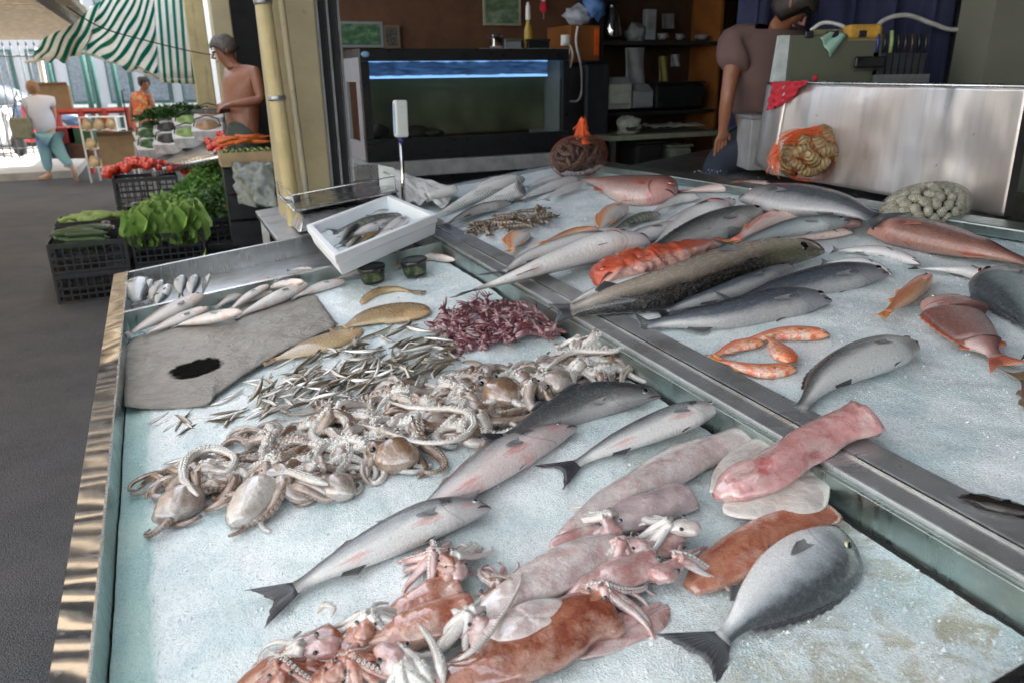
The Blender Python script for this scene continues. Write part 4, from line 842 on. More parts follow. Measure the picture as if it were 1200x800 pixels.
rf('red_scorpionfish', 'second red fish with white speckles tucked against the large brown fish', [(770, 324), (805, 312), (840, 298)], prof='mullet', mat=mScorW, fin=finR, hs=1.3, lift=.02, tl=.1, rug=.2)
rf('large_brown_fish', 'largest fish, glossy olive brown with pale belly, tail hanging over the divider', [(966, 289), (880, 304), (790, 335), (715, 352), (668, 358)], prof='long', mat=mBrown, fin=finD, dors='down', hs=.95, ws=1.0, lift=.010, tl=.07, ts=.04, eye=.8, roll=-.55, sag=.0, dh=.02, mouthx=.09)
rf('silver_hake', 'white bellied fish lying under the large brown fish with its dark tail on the divider', [(790, 326), (745, 333), (700, 342), (662, 356)], prof='cod', mat=mHake, fin=finD, hs=.8, lift=.018, tail=True, tl=.16, ts=.08, fins='d', eye=0, mouth=False)
rf('dark_sea_bass', 'blue grey sea bass nearest the octopus heap in the right tray', [(975, 349), (915, 356), (830, 372), (758, 377)], mat=mBassB, fin=finG, hs=.92, roll=.35, tl=.08, dh=.02, lift=.004)
rf('dark_sea_bass', 'blue grey sea bass above the other, half hidden by the large brown fish', [(1042, 318), (985, 325), (920, 338), (860, 352)], mat=mBassB, fin=finG, hs=.92, roll=.5, tl=.08, dh=.02, lift=.004)
rf('whitefish', 'small silver white fish under the tip of the red brown bream', [(1078, 309), (1030, 295), (982, 293)], mat=mWhite, fin=finS, hs=.85, tl=.08, dh=.02)
rf('whitefish', 'small silver white fish just above the second dark sea bass', [(1046, 322), (1010, 308), (970, 307)], mat=mWhite, fin=finS, hs=.7, tl=.1, dh=.02)
rf('gutted_fish', 'black and white fish opened at the gills, beside the pink bream', [(1170, 328), (1130, 318), (1078, 314)], prof='cod', mat=mWhite, fin=finD, hs=.95, ws=1.1, gill=2.2, tl=.14, ts=.14, roll=-.2, lift=.005, fins='pd')
rf('red_brown_bream', 'large red brown fish lying below the bag of clams', [(1016, 268), (1070, 274), (1140, 290), (1212, 305)], prof='bream', mat=mRB, fin=finR, hs=.62, roll=.1, tl=.1, iris=irisY, lift=.008, dh=.03)
rf('orange_fish', 'thin orange red fish lying slantwise on bare ice', [(1091, 323), (1066, 345), (1040, 365)], prof='mullet', mat=mOr, fin=finO, hs=.8, tl=.2, ts=.06, rings=26, seg=14, lift=.012, fins='d', mouth=False)
rf('pink_sea_bream', 'pink bream with spread red tail at the right side of the ice', [(1082, 352), (1115, 366), (1145, 398), (1168, 415)], prof='bream', mat=mPink, fin=finR, hs=.88, tl=.20, ts=.14, iris=irisY, roll=.1, gill=.2)
rf('silver_grey_fish', 'silver grey fish cut off by the right edge of the picture', [(1158, 318), (1190, 345), (1222, 395)], prof='bream', mat=mTeal, fin=finG, hs=.7, tl=.2, roll=-.2)
rf('brown_tailed_fish', 'brown fish tail at the right edge under the pink bream', [(1235, 500), (1215, 470), (1200, 445)], prof='bass', mat=mRB, fin=finB, hs=1.2, tl=.3, ts=.2)
rf('grey_bream', 'dark grey bream with black fins near the steel divider', [(1077, 404), (1030, 415), (975, 440), (938, 474)], prof='bream', mat=mBreamG, fin=finD, hs=.72, roll=-.15, tl=.2, ts=.12, tail=False, dh=.03)
RM = 'red mullets near the divider'
rf('red_mullet', 'orange red mullet lying straight above the others', [(972, 392), (920, 391), (872, 399)], prof='mullet', mat=mRouget, fin=finO, hs=1.3, ws=1.2, tl=.16, ts=.06, rings=32, seg=16, group=RM, dh=.03)
rf('red_mullet', 'red mullet with pink patch pointing right, between the straight one and the lowest', [(895, 401), (865, 405), (836, 417)], prof='mullet', mat=mRouget, fin=finO, hs=1.5, ws=1.2, tl=.1, rings=32, seg=16, group=RM, dh=.03)
rf('red_mullet', 'red mullet lying crosswise over the tip of the lowest one', [(925, 424), (915, 411), (903, 396)], prof='mullet', mat=mRouget, fin=finO, hs=1.7, ws=1.2, tl=.1, rings=32, seg=16, group=RM, lift=.012, dh=.03)
rf('red_mullet', 'lowest red mullet with its orange tail resting by the divider', [(934, 432), (890, 434), (845, 422)], prof='mullet', mat=mRouget, fin=finO, hs=1.35, ws=1.2, tl=.18, ts=.07, rings=32, seg=16, group=RM, dh=.03)
WF = 'silver white fish by the newspaper cones'
for k, (a, c) in enumerate([((676, 209), (612, 232)), ((660, 206), (618, 219)), ((683, 214), (640, 233))]):
    rf('silver_fish', ['longest silver white fish laid between newspaper cone and mussel net', 'farthest silver white fish touching the newspaper cone', 'silver white fish of the trio nearest the mussel net'][k], [a, ((a[0]+c[0])/2, (a[1]+c[1])/2-1), c], prof='long', mat=mWhite, fin=finS, hs=1.2, tl=.1, rings=26, seg=14, fins='d', lift=.01*k, group=WF, mouth=False)
rf('dark_fish', 'dark slim fish sticking out from under the newspaper cone', [(600, 238), (560, 246), (524, 262)], prof='long', mat=mBassD, fin=finD, hs=.9, tl=.12, lift=.01)

rf('slim_silver_fish', 'slim silver fish squeezed between the olive grey fish and the red scorpionfish', [(872, 262), (800, 284), (722, 316)], prof='long', mat=mTeal, fin=finG, hs=1.0, lift=.008, roll=.2, tl=.1, dh=.02)
rf('slim_silver_fish', 'slim pale fish behind the olive grey fish, its head beside the meagre', [(862, 236), (820, 247), (770, 266)], prof='long', mat=mWhite, fin=finS, hs=1.2, lift=.006, tl=.1, dh=.02)
rf('slim_silver_fish', 'slim whitish fish between the large hake and the gutted silver fish', [(800, 262), (752, 277), (700, 298)], prof='long', mat=mHake, fin=finS, hs=1.3, lift=.012, tl=.1, dh=.02)
rf('slim_silver_fish', 'slim dark fish showing under the large brown fish toward the blue grey bass', [(930, 312), (860, 340), (780, 362)], prof='long', mat=mBassB, fin=finD, hs=1.0, lift=.002, tl=.1, dh=.02)
rf('pale_flat_fish', 'pale pink fish lying under the meagre and the teal grey fish', [(1010, 262), (955, 256), (890, 252)], prof='cod', mat=mPink, fin=finR, hs=.8, lift=.004, tl=.1)
# ================================================================ OCTOPUS, SQUID, SHRIMP
skB = fleshmat('octopus_brown_skin', (.26, .17, .12), (.11, .055, .03), .8, .5, 170, third=(.38, .29, .23)); skG = fleshmat('octopus_grey_skin', (.38, .31, .27), (.20, .13, .09), .6, .5, 170, third=(.50, .46, .42))
skW = fleshmat('octopus_white_flesh', (.60, .56, .52), (.36, .27, .21), .5, .1, 170, sss=.3); skO = fleshmat('octopus_rust_skin', (.28, .17, .11), (.13, .06, .03), .7, .6, 170, third=(.38, .30, .24))
suckD = fleshmat('brown_sucker_flesh', (.40, .31, .25), (.28, .19, .14), .4, 0, 170, sss=.1)
suck = fleshmat('sucker_flesh', (.70, .67, .63), (.55, .48, .42), .3, 0, 170, sss=.2)
def curl_path(p0, yaw, n, step, c0, c1, hh, rnd, amp=.012, lim=None):
    """arm path in counter coordinates, curling from curvature c0 to c1"""
    a, b_, _ = AB(p0); pts = []; y = yaw
    for i in range(n):
        t = i/(n-1); z = hh*(1-t)**1.2+.006+amp*max(0, sin(i*.55+rnd))*(1-t*.5); pts.append(T(a, b_, HL+z) if lim is None else T(a, b_, lim+z))
        y += (c0+(c1-c0)*t**2)*step; a += cos(y)*step; b_ += sin(y)*step
    return pts
def arm(root, pts, r0, skin, sucker_side, seed, suckers=True, flat=.8, both=False):
    o = root.location; n = len(pts); mb = MB(); sm = []
    path_ = [path(pts, i/(2*n)) for i in range(2*n+1)]; k = len(path_)
    rr = [r0*(1-.80*(i/(k-1))**1.3)+.0006 for i in range(k)]
    if both: rr = [r*min(1, .25+3.2*i/(k-1)) for i, r in enumerate(rr)]
    mb.tube([p-o for p in path_], rr, 8, True, flat); nf = len(mb.f)
    mb.mi = 1
    if suckers:
        s = 0; i = 0.0
        while i < k-2:
            j = int(i); t = (path_[j+1]-path_[j]).normalized(); r = rr[j]
            up = (EN*sucker_side[1]+EN.cross(t)*sucker_side[0]).normalized(); up = (up-t*up.dot(t)).normalized(); sd = t.cross(up)
            p = path_[j].lerp(path_[j+1], i-j)-o
            for q in (-1, 1):
                nn = (up+sd*q*.5).normalized(); c = p+nn*r*.88; sr = max(.0009, r*.36)
                mb.lathe(c, [(sr*.85, -sr*.4), (sr, sr*.10), (sr*.6, sr*.20), (sr*.3, -.1*sr)], 7, nn, False)
            seg = (path_[j+1]-path_[j]).length; i += max(.25, r*.80/max(seg, 1e-4))
    ob = mesh('arm', mb.v, mb.f, [skin, suckD if skin in (skB, skG) else suck], root, True, None, mb.m); return ob
def bag(root, name, c, axis, L, R, mat, seed, sc=18, nz=.12, flatn=.8, taper=.25, ns=24, nr=18):
    """lumpy closed sack from c along axis (unit, world)"""
    o = root.location; ax = V(axis).normalized(); s1 = ax.cross(EN).normalized(); s2 = s1.cross(ax); vs = []
    for i in range(nr+1):
        t = i/nr; rad = R*(max(0, 1-(2*t-1)**2))**.5*(1-taper*(t-.5)*2)
        for j in range(ns):
            q = 2*pi*j/ns; d = s1*cos(q)+s2*sin(q)*flatn; p = ax*(L*(t-.5))+d*rad
            p = p*(1+nz*noise.noise((p+V((seed*3.1, seed, 0)))*sc)+nz*.4*noise.noise((p+V((seed*3.1, seed, 0)))*sc*3)); vs.append(V(c)+p-o)
    fs = [(i*ns+j, i*ns+(j+1) % ns, (i+1)*ns+(j+1) % ns, (i+1)*ns+j) for i in range(nr) for j in range(ns)]
    return mesh(name, vs, fs, mat, root, True)
ro = random.Random(21)
def octopus(label, px, py, L, R, yaw, mat, armyaw, narm=7, group=None, lift=.0, armlen=.20, whiteprob=.5, hz=None, r0=.0105, spread=2.6):
    c = PT(px, py, HL+R*.62+lift); root = thing('octopus', label, 'octopus', c, 0, group)
    ax = (E2*cos(yaw)+E1*sin(yaw)); sd_ = ro.random()*10
    bag(root, 'mantle', c, ax, L, R, mat, sd_)
    hd = c-ax*(L*.5+.004); bag(root, 'head', hd, ax, R*1.3, R*.62, mat, sd_+3, 22, .15)
    for q in (-1, 1):
        e = MB(); ec = hd+ax.cross(EN)*q*R*.45+EN*R*.35-c; e.ball(ec, R*.17, R*.17, R*.15, 10, 7); e.build('eye', [pupil], root, True)
    for k in range(narm):
        w = (k/(narm-1)-.5) if narm > 1 else 0
        yw = armyaw+w*spread+ro.uniform(-.25, .25); n = 15; st = armlen*ro.uniform(.75, 1.15)/n
        cc0 = ro.uniform(-26, 26); cc1 = ro.choice((-1, 1))*ro.uniform(25, 70)
        pts = curl_path(hd-ax*R*.5+(E2*cos(yw)+E1*sin(yw))*.008, yw, n, st, cc0, cc1, R*.7+lift, ro.uniform(0, 6), amp=.018)
        white = ro.random() < whiteprob*.6
        arm(root, pts, r0*ro.uniform(.85, 1.2), skW if white else ro.choice((mat, skB, skG)), (ro.uniform(-1, 1), ro.uniform(.1, 1) if white else ro.uniform(-.6, .3)), k, True)
    return root
OG = 'octopuses heaped diagonally over the ice'
OC = [('octopus with smooth brownish grey bag at the lower left tip of the heap', 208, 592, .10, .030, 3.9, skG, 1.0, 0, .2),
 ('octopus with large pale bag beside the lower left tip, its white sucker arm curled above', 297, 586, .125, .034, 4.0, skW, 1.4, .0, .9),
 ('dark brown octopus lying behind the two smooth bags', 262, 545, .11, .030, .5, skB, 2.6, .012, .3),
 ('brown octopus with wrinkled mantle in the lower middle of the heap', 345, 535, .12, .030, .6, skB, 3.4, .01, .7),
 ('small rusty octopus head poking out below the heap', 398, 572, .07, .024, 5.2, skG, 1.5, .0, .8),
 ('octopus with shiny rust brown bag on the near edge of the heap', 468, 534, .085, .033, 5.3, skO, 1.7, .0, .6),
 ('octopus with translucent grey bag ringed by a thick white arm', 512, 492, .09, .030, .3, skG, 2.9, .012, .9),
 ('octopus with many white sucker arms on the far side of the heap', 430, 505, .09, .028, 2.0, skG, 4.6, .014, 1.0),
 ('brown veined octopus just left of the dark backed sea bass', 590, 462, .10, .034, 4.9, skO, 1.8, .0, .4),
 ('octopus with coiled arm of two rows of suckers near the dark bass head', 655, 448, .08, .030, .2, skG, 2.4, .0, .8),
 ('brownish octopus on the far upper edge of the heap', 545, 450, .09, .028, 1.0, skB, 3.6, .012, .6),
 ('octopus with looping pale arms right beside the purple squids', 680, 425, .08, .028, 1.2, skW, 4.4, .010, .8),
 ('last octopus of the heap, its pale arms resting against the divider', 752, 398, .11, .030, .4, skG, 3.2, .012, .5),
 ('brown octopus flattened left of the centre of the heap', 372, 492, .07, .024, 2.6, skB, .2, .016, .4),
 ('grey octopus sunk into the middle of the heap below the sprats', 448, 462, .07, .024, 2.2, skG, .8, .012, .7),
 ('brown octopus wedged on the near side left of the veined one', 545, 492, .07, .024, 2.0, skB, .2, .010, .5),
 ('grey octopus at the upper edge near the purple squids', 612, 440, .07, .024, 1.0, skG, 5.6, .014, .6),
 ('brown octopus just left of the stout arms by the divider', 728, 410, .07, .024, 2.9, skB, .5, .010, .5),
 ('brown octopus tucked between the curled white arm and the rusty head', 320, 560, .08, .026, 2.2, skB, .4, .012, .5),
 ('pale octopus with knotted arms on the far side above the dark brown one', 310, 515, .07, .024, 1.9, skG, .2, .006, .6),
 ('octopus spread out flat between the rust brown bag and the dark brown one', 400, 535, .08, .028, 4.2, skG, .9, .014, .9),
 ('octopus with white sucker arms in the centre behind the translucent bag', 490, 470, .07, .026, 1.6, skB, .6, .010, .9),
 ('grey octopus squeezed between the ringed bag and the veined octopus', 560, 478, .07, .026, 5.0, skG, .2, .012, .8),
 ('pale octopus near the middle of the heap just below the purple squids', 625, 430, .07, .026, 1.5, skG, .3, .014, .8),
 ('small white octopus half under the large pale arms by the divider', 706, 392, .08, .026, .9, skW, 4.3, .02, .6)]
for (lab, x, y, L, R, yw, mt, ay, lf, wp) in OC: octopus(lab, x, y, L*(1.2 if lf == 0 else .85), R*(1.45 if lf == 0 else .85), yw, mt, ay, 8 if lf == 0 else 13, OG, lf, .20 if lf == 0 else .23, wp, r0=.0145, spread=1.7 if lf == 0 else 5.2)
# one long ring arm round the translucent bag and one curled white sucker arm at the tip
for nm, lab, pts_, r in (('octopus_arm', 'thick white sucker arm curled over the lower left octopus bags', [(232, 580), (215, 560), (222, 535), (250, 525), (275, 535), (268, 552), (245, 550)], .015), ('octopus_arm', 'long brown rimmed arm looping round the translucent octopus bag', [(455, 470), (485, 478), (540, 480), (556, 497), (535, 515), (490, 518), (452, 505), (425, 497)], .011),
                         ('octopus_arm', 'stout pale arm lying along the near edge of the octopus heap', [(385, 567), (360, 560), (335, 553), (300, 562)], .014), ('octopus_arm', 'pale arm stretched along the top of the heap near the divider', [(640, 432), (670, 412), (715, 412), (750, 402), (775, 385)], .012)):
    P_ = [PT(x, y, HL+.055) for x, y in pts_]; root = thing('curled_tentacle', lab, 'tentacle', P_[0])
    arm(root, P_, r, skW, (0, 1), 3, both=True)
# ---- purple baby squid pile
skP = fleshmat('purple_flesh', (.20, .055, .07), (.09, .02, .03), .7, .3, 200, third=(.28, .11, .12), csc=40); skP2 = fleshmat('plum_flesh', (.15, .035, .05), (.26, .11, .12), .7, .3, 200, csc=40)
psq = []
for k in range(5):
    r = random.Random(k+90); mb = MB(); L = .036; bend = r.uniform(-.5, .5)
    pts = [V((L*(t-.5), L*bend*(t-.5)**2, 0)) for t in (0, .12, .35, .6, .85, 1)]; mb.tube(pts, [.002, .006, .0095, .010, .008, .004], 9, True, .75)
    for q in range(5):
        a0 = pts[-1]; y = (q-2)*.35; w = [a0+V((cos(y)*.006*i, sin(y)*.006*i+.003*sin(i*1.3+q), .002*sin(i+q))) for i in range(5)]; mb.tube(w, [.0028, .0024, .002, .0014, .0007], 5)
    me = bpy.data.meshes.new('baby_squid'); me.from_pydata([tuple(v) for v in mb.v], [], mb.f); me.materials.append((skP, skP2)[k % 2]); me.polygons.foreach_set('use_smooth', [True]*len(me.polygons)); psq.append(me)
P = [(500, 380), (530, 362), (575, 352), (625, 358), (648, 376), (655, 390), (610, 392), (575, 400), (552, 415), (528, 412), (520, 395)]; k = 0
while k < 150:
    x, y = rs.uniform(498, 656), rs.uniform(350, 416)
    if not inpoly(x, y, P): continue
    k += 1; edge = exp(-((x-585)/60)**2-((y-378)/22)**2)
    put(rs.choice(psq), 'baby_squid', PT(x, y, HL+.006+rs.random()*.040*edge), plane_rot(rs.uniform(0, 6.28), rs.gauss(0, .4), rs.gauss(0, .4)), rs.uniform(1.2, 1.8), 'tiny dark purple squid in the pile between flatfish and divider', 'squid', 'purple baby squids in a pile')
# ---- squid
m = NT('squid_eye'); m.set(color=(.16, .15, .16), rough=.15, coat=.6); sqe = m.mat
sqW = fleshmat('squid_white_skin', (.66, .58, .56), (.42, .22, .21), .6, .5, 240, rough=.10, third=(.74, .71, .69)); sqP = fleshmat('squid_pink_skin', (.60, .42, .40), (.38, .12, .11), .7, .6, 240, rough=.10, third=(.66, .58, .56))
sqO = fleshmat('squid_orange_skin', (.50, .22, .14), (.32, .07, .04), .8, .7, 260, rough=.14, third=(.58, .38, .31)); sqB = fleshmat('squid_rust_skin', (.36, .13, .07), (.20, .04, .025), .8, .6, 260, rough=.10, third=(.50, .30, .23))
sqR = fleshmat('squid_rose_skin', (.56, .26, .25), (.60, .44, .42), .8, .5, 200, rough=.12, third=(.34, .06, .06)); sqF = fleshmat('squid_fin_flesh', (.68, .64, .60), (.58, .44, .40), .4, .2, 220, rough=.12)
def mantle(root, pts, R, mat, flat=.62, lift=0, tipsharp=1.0, name='mantle', nr=34, ns=26, nz=.10, opening=True, seed=0, lifts=None, rtab=None, h=None):
    """tapering wet tube through pixel points: opening first, pointed tip last"""
    h = HL if h is None else h
    P3 = [PT(x, y, h+R*flat*.8+(lifts[i] if lifts else lift)) for i, (x, y) in enumerate(pts)]; o = root.location; vs = []
    rtab = rtab or [(0, .86), (.08, .95), (.3, 1.0), (.55, .88), (.78, .58), (.93, .24), (1, .03)]
    for i in range(nr+1):
        t = i/nr; p = path(P3, t); d = (path(P3, min(1, t+.01))-path(P3, max(0, t-.01))).normalized(); s1 = EN.cross(d).normalized(); s2 = d.cross(s1); r = R*interp(rtab, t)[0]
        for j in range(ns):
            q = 2*pi*j/ns; g = V((t*3, cos(q)*.9, sin(q)*.9+seed)); k = 1+nz*2.2*noise.noise(g*1.3)+nz*.8*noise.noise(g*3.1)+nz*.35*noise.noise(g*7)
            vs.append(p+(s1*cos(q)+s2*max(-.6, sin(q))*flat)*r*k-o)
    fs = [(i*ns+j, i*ns+(j+1) % ns, (i+1)*ns+(j+1) % ns, (i+1)*ns+j) for i in range(nr) for j in range(ns)]+[tuple(nr*ns+j for j in range(ns))]
    if opening:       # rim turned inwards
        n0 = len(vs); d0 = (path(P3, .02)-path(P3, 0)).normalized(); c0 = P3[0]-o
        for kk, (sc_, dp) in enumerate(((.86, -.002), (.78, .012), (.5, .03))):
            for j in range(ns): vs.append(c0+(vs[j]-c0)*sc_+d0*dp)
        pr = list(range(ns))
        for kk in range(3):
            cur = list(range(n0+kk*ns, n0+(kk+1)*ns)); fs += [(pr[(j+1) % ns], pr[j], cur[j], cur[(j+1) % ns]) for j in range(ns)]; pr = cur
        fs.append(tuple(reversed(pr)))
    fs = [tuple(reversed(f)) for f in fs]
    return mesh(name, vs, fs, mat, root, True)
def fleshfin(root, outline, mat, h, th=.005, name='fin', wav=.004, seed=0):
    """fleshy flap from a pixel outline, domed and rippled, with real thickness"""
    n = len(outline)*5; P = [path([PT(x, y, HL+h) for x, y in outline+[outline[0]]], i/n) for i in range(n)]; c = sum(P, V((0, 0, 0)))/n; o = root.location; vs = []; rg_ = 7
    for k in range(rg_+1):
        w = k/rg_
        for i in range(n):
            p = c.lerp(P[i], w); q = V((p.x*18+seed, p.y*18, 1)); vs.append(p+EN*(th*1.6*(1-w*w)+wav*noise.noise(q)*1.6+wav*.5*sin(i*1.1)*w)-o)
    fs = [(k*n+i, k*n+(i+1) % n, (k+1)*n+(i+1) % n, (k+1)*n+i) for k in range(1, rg_) for i in range(n)]+[(i, (i+1) % n, n+(i+1) % n, n+i) for i in range(n)]
    ob = mesh(name, vs, fs, mat, root, True); so = ob.modifiers.new('s', 'SOLIDIFY'); so.thickness = th; so.offset = 0; sb_ = ob.modifiers.new('d', 'SUBSURF'); sb_.levels = 1; sb_.render_levels = 1; return ob
def sqhead(root, px, py, yaw, R, mat, n=8, alen=.07, lift=.02, armmat=None, curl=40, eyes=True, spread=2.0):
    c = PT(px, py, HL+R*.7+lift); ax = E2*cos(yaw)+E1*sin(yaw); bag(root, 'head', c, ax, R*2.6, R*.72, mat, px*.01, 30, .3, .72)
    if eyes:
        for q in (-1, 1):
            ec = c+ax.cross(EN)*q*R*.72+EN*R*.42; mb = MB(); mb.ball(ec-root.location, R*.17, R*.17, R*.13, 12, 8); e = mb.build('eye', sqe, root, True)
            mb = MB(); mb.ball(ec-root.location+EN*R*.05+ax.cross(EN)*q*R*.03, R*.145, R*.145, R*.12, 12, 8); mb.build('pupil', pupil, e, True)
    for k in range(n):
        w = k/(n-1)-.5; yw = yaw+w*spread; nn = 10; pts = curl_path(c+ax*R*.8+(E2*cos(yw)+E1*sin(yw))*.003, yw, nn, alen*ro.uniform(.8, 1.2)/nn, ro.uniform(-12, 12), ro.choice((-1, 1))*ro.uniform(curl*.5, curl*1.4), R*.8+lift, ro.uniform(0, 6), .006)
        arm(root, pts, .0085*ro.uniform(.7, 1.2), armmat or mat, (ro.uniform(-1, 1), ro.uniform(.2, 1)), k, k % 3 == 0)
def squid(name, label, loc_px, group='squids and cuttlefish piled at the bottom of the ice', cat='squid'):
    return thing(name, label, cat, PT(loc_px[0], loc_px[1], HL+.02), 0, group)
r_ = squid('squid', 'large white squid with smooth mantle pointing down left beside the clean sea bass', (760, 570))
mantle(r_, [(872, 515), (810, 535), (740, 575), (690, 607), (643, 640)], .046, sqW, .55, .0, seed=1); fleshfin(r_, [(700, 598), (655, 625), (643, 642), (665, 645), (700, 640), (735, 610)], sqP, .02)
r_ = squid('squid', 'pale lilac squid mantle just below the large white squid', (760, 610))
mantle(r_, [(805, 580), (765, 595), (720, 612), (690, 640)], .042, fleshmat('squid_lilac_skin', (.52, .42, .42), (.42, .30, .31), .5, .5, 240, rough=.1), .6, .0, seed=2)
r_ = squid('squid', 'pink red squid lifted across the divider with its cut end up', (920, 540))
mantle(r_, [(1012, 490), (965, 510), (905, 548), (860, 572), (836, 583)], .046, sqR, .60, seed=3, lifts=[.075, .065, .045, .02, .01], rtab=[(0, 1.22), (.05, 1.0), (.16, .80), (.35, .92), (.6, 1), (.8, .78), (.95, .45), (1, .1)], nz=.2)
fleshfin(r_, [(868, 560), (845, 600), (905, 608), (965, 598), (975, 560), (985, 540), (940, 545)], sqF, .030, .008); fleshfin(r_, [(830, 580), (840, 545), (880, 515), (930, 505), (925, 530), (870, 560)], sqF, .034, .006)
r_ = squid('squid', 'rust red squid mantle lying above the gilthead bream', (880, 645))
mantle(r_, [(968, 596), (915, 620), (860, 655), (808, 690)], .050, sqO, .42, seed=4, rtab=[(0, .72), (.1, .86), (.35, 1.0), (.65, .92), (.85, .7), (1, .30)], nz=.08)
r_ = squid('cuttlefish', 'white cuttlefish with brown edge and a crown of curled arms, middle of the pile', (630, 690), cat='cuttlefish')
mantle(r_, [(722, 640), (680, 655), (620, 690), (575, 716), (536, 738)], .045, sqW, .6, seed=5, lift=.006); fleshfin(r_, [(700, 640), (640, 650), (595, 685), (545, 730), (600, 705), (660, 665)], sqB, .02, .003)
sqhead(r_, 715, 618, 1.3, .026, sqP, 10, .11, .022, sqF, 55)
r_ = squid('squid', 'squid with translucent pink mantle and its arms folded over the rust red squid', (690, 690))
mantle(r_, [(770, 660), (725, 675), (690, 692), (655, 715)], .036, sqP, .62, seed=6, lift=.01); sqhead(r_, 783, 668, .2, .028, sqP, 10, .10, .022, sqP, 40)
r_ = squid('squid', 'glossy rust brown squid mantle along the bottom edge below the white cuttlefish', (610, 760))
mantle(r_, [(715, 715), (665, 735), (600, 770), (530, 800), (480, 830)], .052, sqB, .55, seed=7); fleshfin(r_, [(560, 735), (600, 712), (650, 700), (668, 722), (640, 738), (590, 752)], sqW, .045, .004)
r_ = squid('squid', 'thin pale squid fin trailing beneath the rust brown squid', (730, 745)); fleshfin(r_, [(655, 762), (700, 745), (760, 728), (785, 705), (780, 735), (740, 755), (690, 772)], sqP, .006, .004)
mantle(r_, [(700, 735), (730, 728), (775, 705)], .022, sqP, .6, seed=17)
r_ = squid('squid', 'small squid whose arms reach toward the nearest sea bass tail', (520, 680))
mantle(r_, [(540, 690), (505, 700), (470, 720), (440, 740)], .036, sqO, .6, seed=8); sqhead(r_, 535, 668, 1.2, .022, sqP, 12, .10, .016, sqF, 60)
r_ = squid('squid', 'squid with a staring black eye and white club arms at the bottom edge', (450, 770))
mantle(r_, [(430, 780), (400, 765), (370, 775), (320, 800)], .036, sqB, .6, seed=9); sqhead(r_, 462, 772, 4.9, .030, sqP, 12, .11, .026, sqF, 50)
r_ = squid('squid', 'reddish brown squid with curled white arm at the far left of the pile', (340, 780))
mantle(r_, [(395, 745), (350, 775), (300, 800), (265, 820)], .038, sqB, .6, seed=10); sqhead(r_, 372, 760, 2.9, .026, sqP, 12, .11, .018, sqF, 70)
r_ = squid('squid', 'orange squid mantle in the middle of the rusty heap under the small squid', (480, 730))
mantle(r_, [(555, 712), (505, 728), (455, 745), (400, 750)], .040, sqO, .6, seed=11, lift=.004); sqhead(r_, 575, 700, .7, .022, sqB, 10, .10, .012, sqP, 50)
r_ = squid('squid', 'squid with tangled suckered arms between the white squid and the pink lifted squid', (790, 600)); sqhead(r_, 800, 618, 2.4, .024, sqF, 10, .11, .026, sqF, 60)
mantle(r_, [(790, 625), (770, 640), (740, 655)], .030, sqP, .6, seed=12, lift=.004)
# further small squid worked into the tangle, head and arms only partly free of the heap
for lab, x, y, yw, mt, am in (('small rusty squid with looping arms at the upper tip of the heap', 520, 655, 2.2, sqB, sqP), ('small pink squid with pale arms between the rusty heap and the white cuttlefish', 560, 730, 1.9, sqP, sqF), ('small squid with frayed white arms low in the rusty heap', 430, 735, .9, sqO, sqF), ('brown squid head half under the arms at the far left of the pile', 330, 795, 1.2, sqB, sqB),
                              ('grey pink squid head behind the translucent pink squid', 742, 640, 2.6, sqP, sqP), ('squid head with violet arms beside the rust brown squid', 700, 700, .4, sqO, sqP), ('dark red squid head near the bottom edge of the pile', 400, 785, .2, sqB, sqO)):
    r_ = squid('squid', lab, (x, y)); q = (x-28*cos(yw)-3, y+16*sin(yw)+6)
    mantle(r_, [(x-4, y+3), ((x+q[0])/2, (y+q[1])/2+3), (q[0]-12, q[1]+12)], .026, mt, .6, seed=x*.01, lift=.018, nz=.2); sqhead(r_, x, y, yw, .021, mt, 11, .10, .026, am, 65, spread=4.2)
# loose tentacles
m_t = skW
for lab, pts_, r in (('long thin white tentacle curving across the rusty squid', [(527, 776), (548, 766), (572, 745), (592, 715), (607, 690), (612, 672)], .0048), ('white fan shaped arm tip standing up near the bottom edge', [(520, 800), (516, 775), (505, 750), (490, 730)], .010),
                     ('pale broad arm beside the fan shaped tip', [(508, 800), (495, 780), (480, 765), (466, 752)], .009), ('short curled brown tentacle on the ice beside the long one', [(572, 678), (583, 674), (600, 678)], .004), ('small curled arm lying on ice left of the small squid', [(372, 718), (380, 708), (392, 712), (388, 722)], .006)):
    P_ = [PT(x, y, HL+.055 if i else HL+.04) for i, (x, y) in enumerate(pts_)]; root = thing('tentacle', lab, 'tentacle', P_[0]); arm(root, P_, r, skW if 'brown' not in lab else skB, (0, 1), 3, both=True)
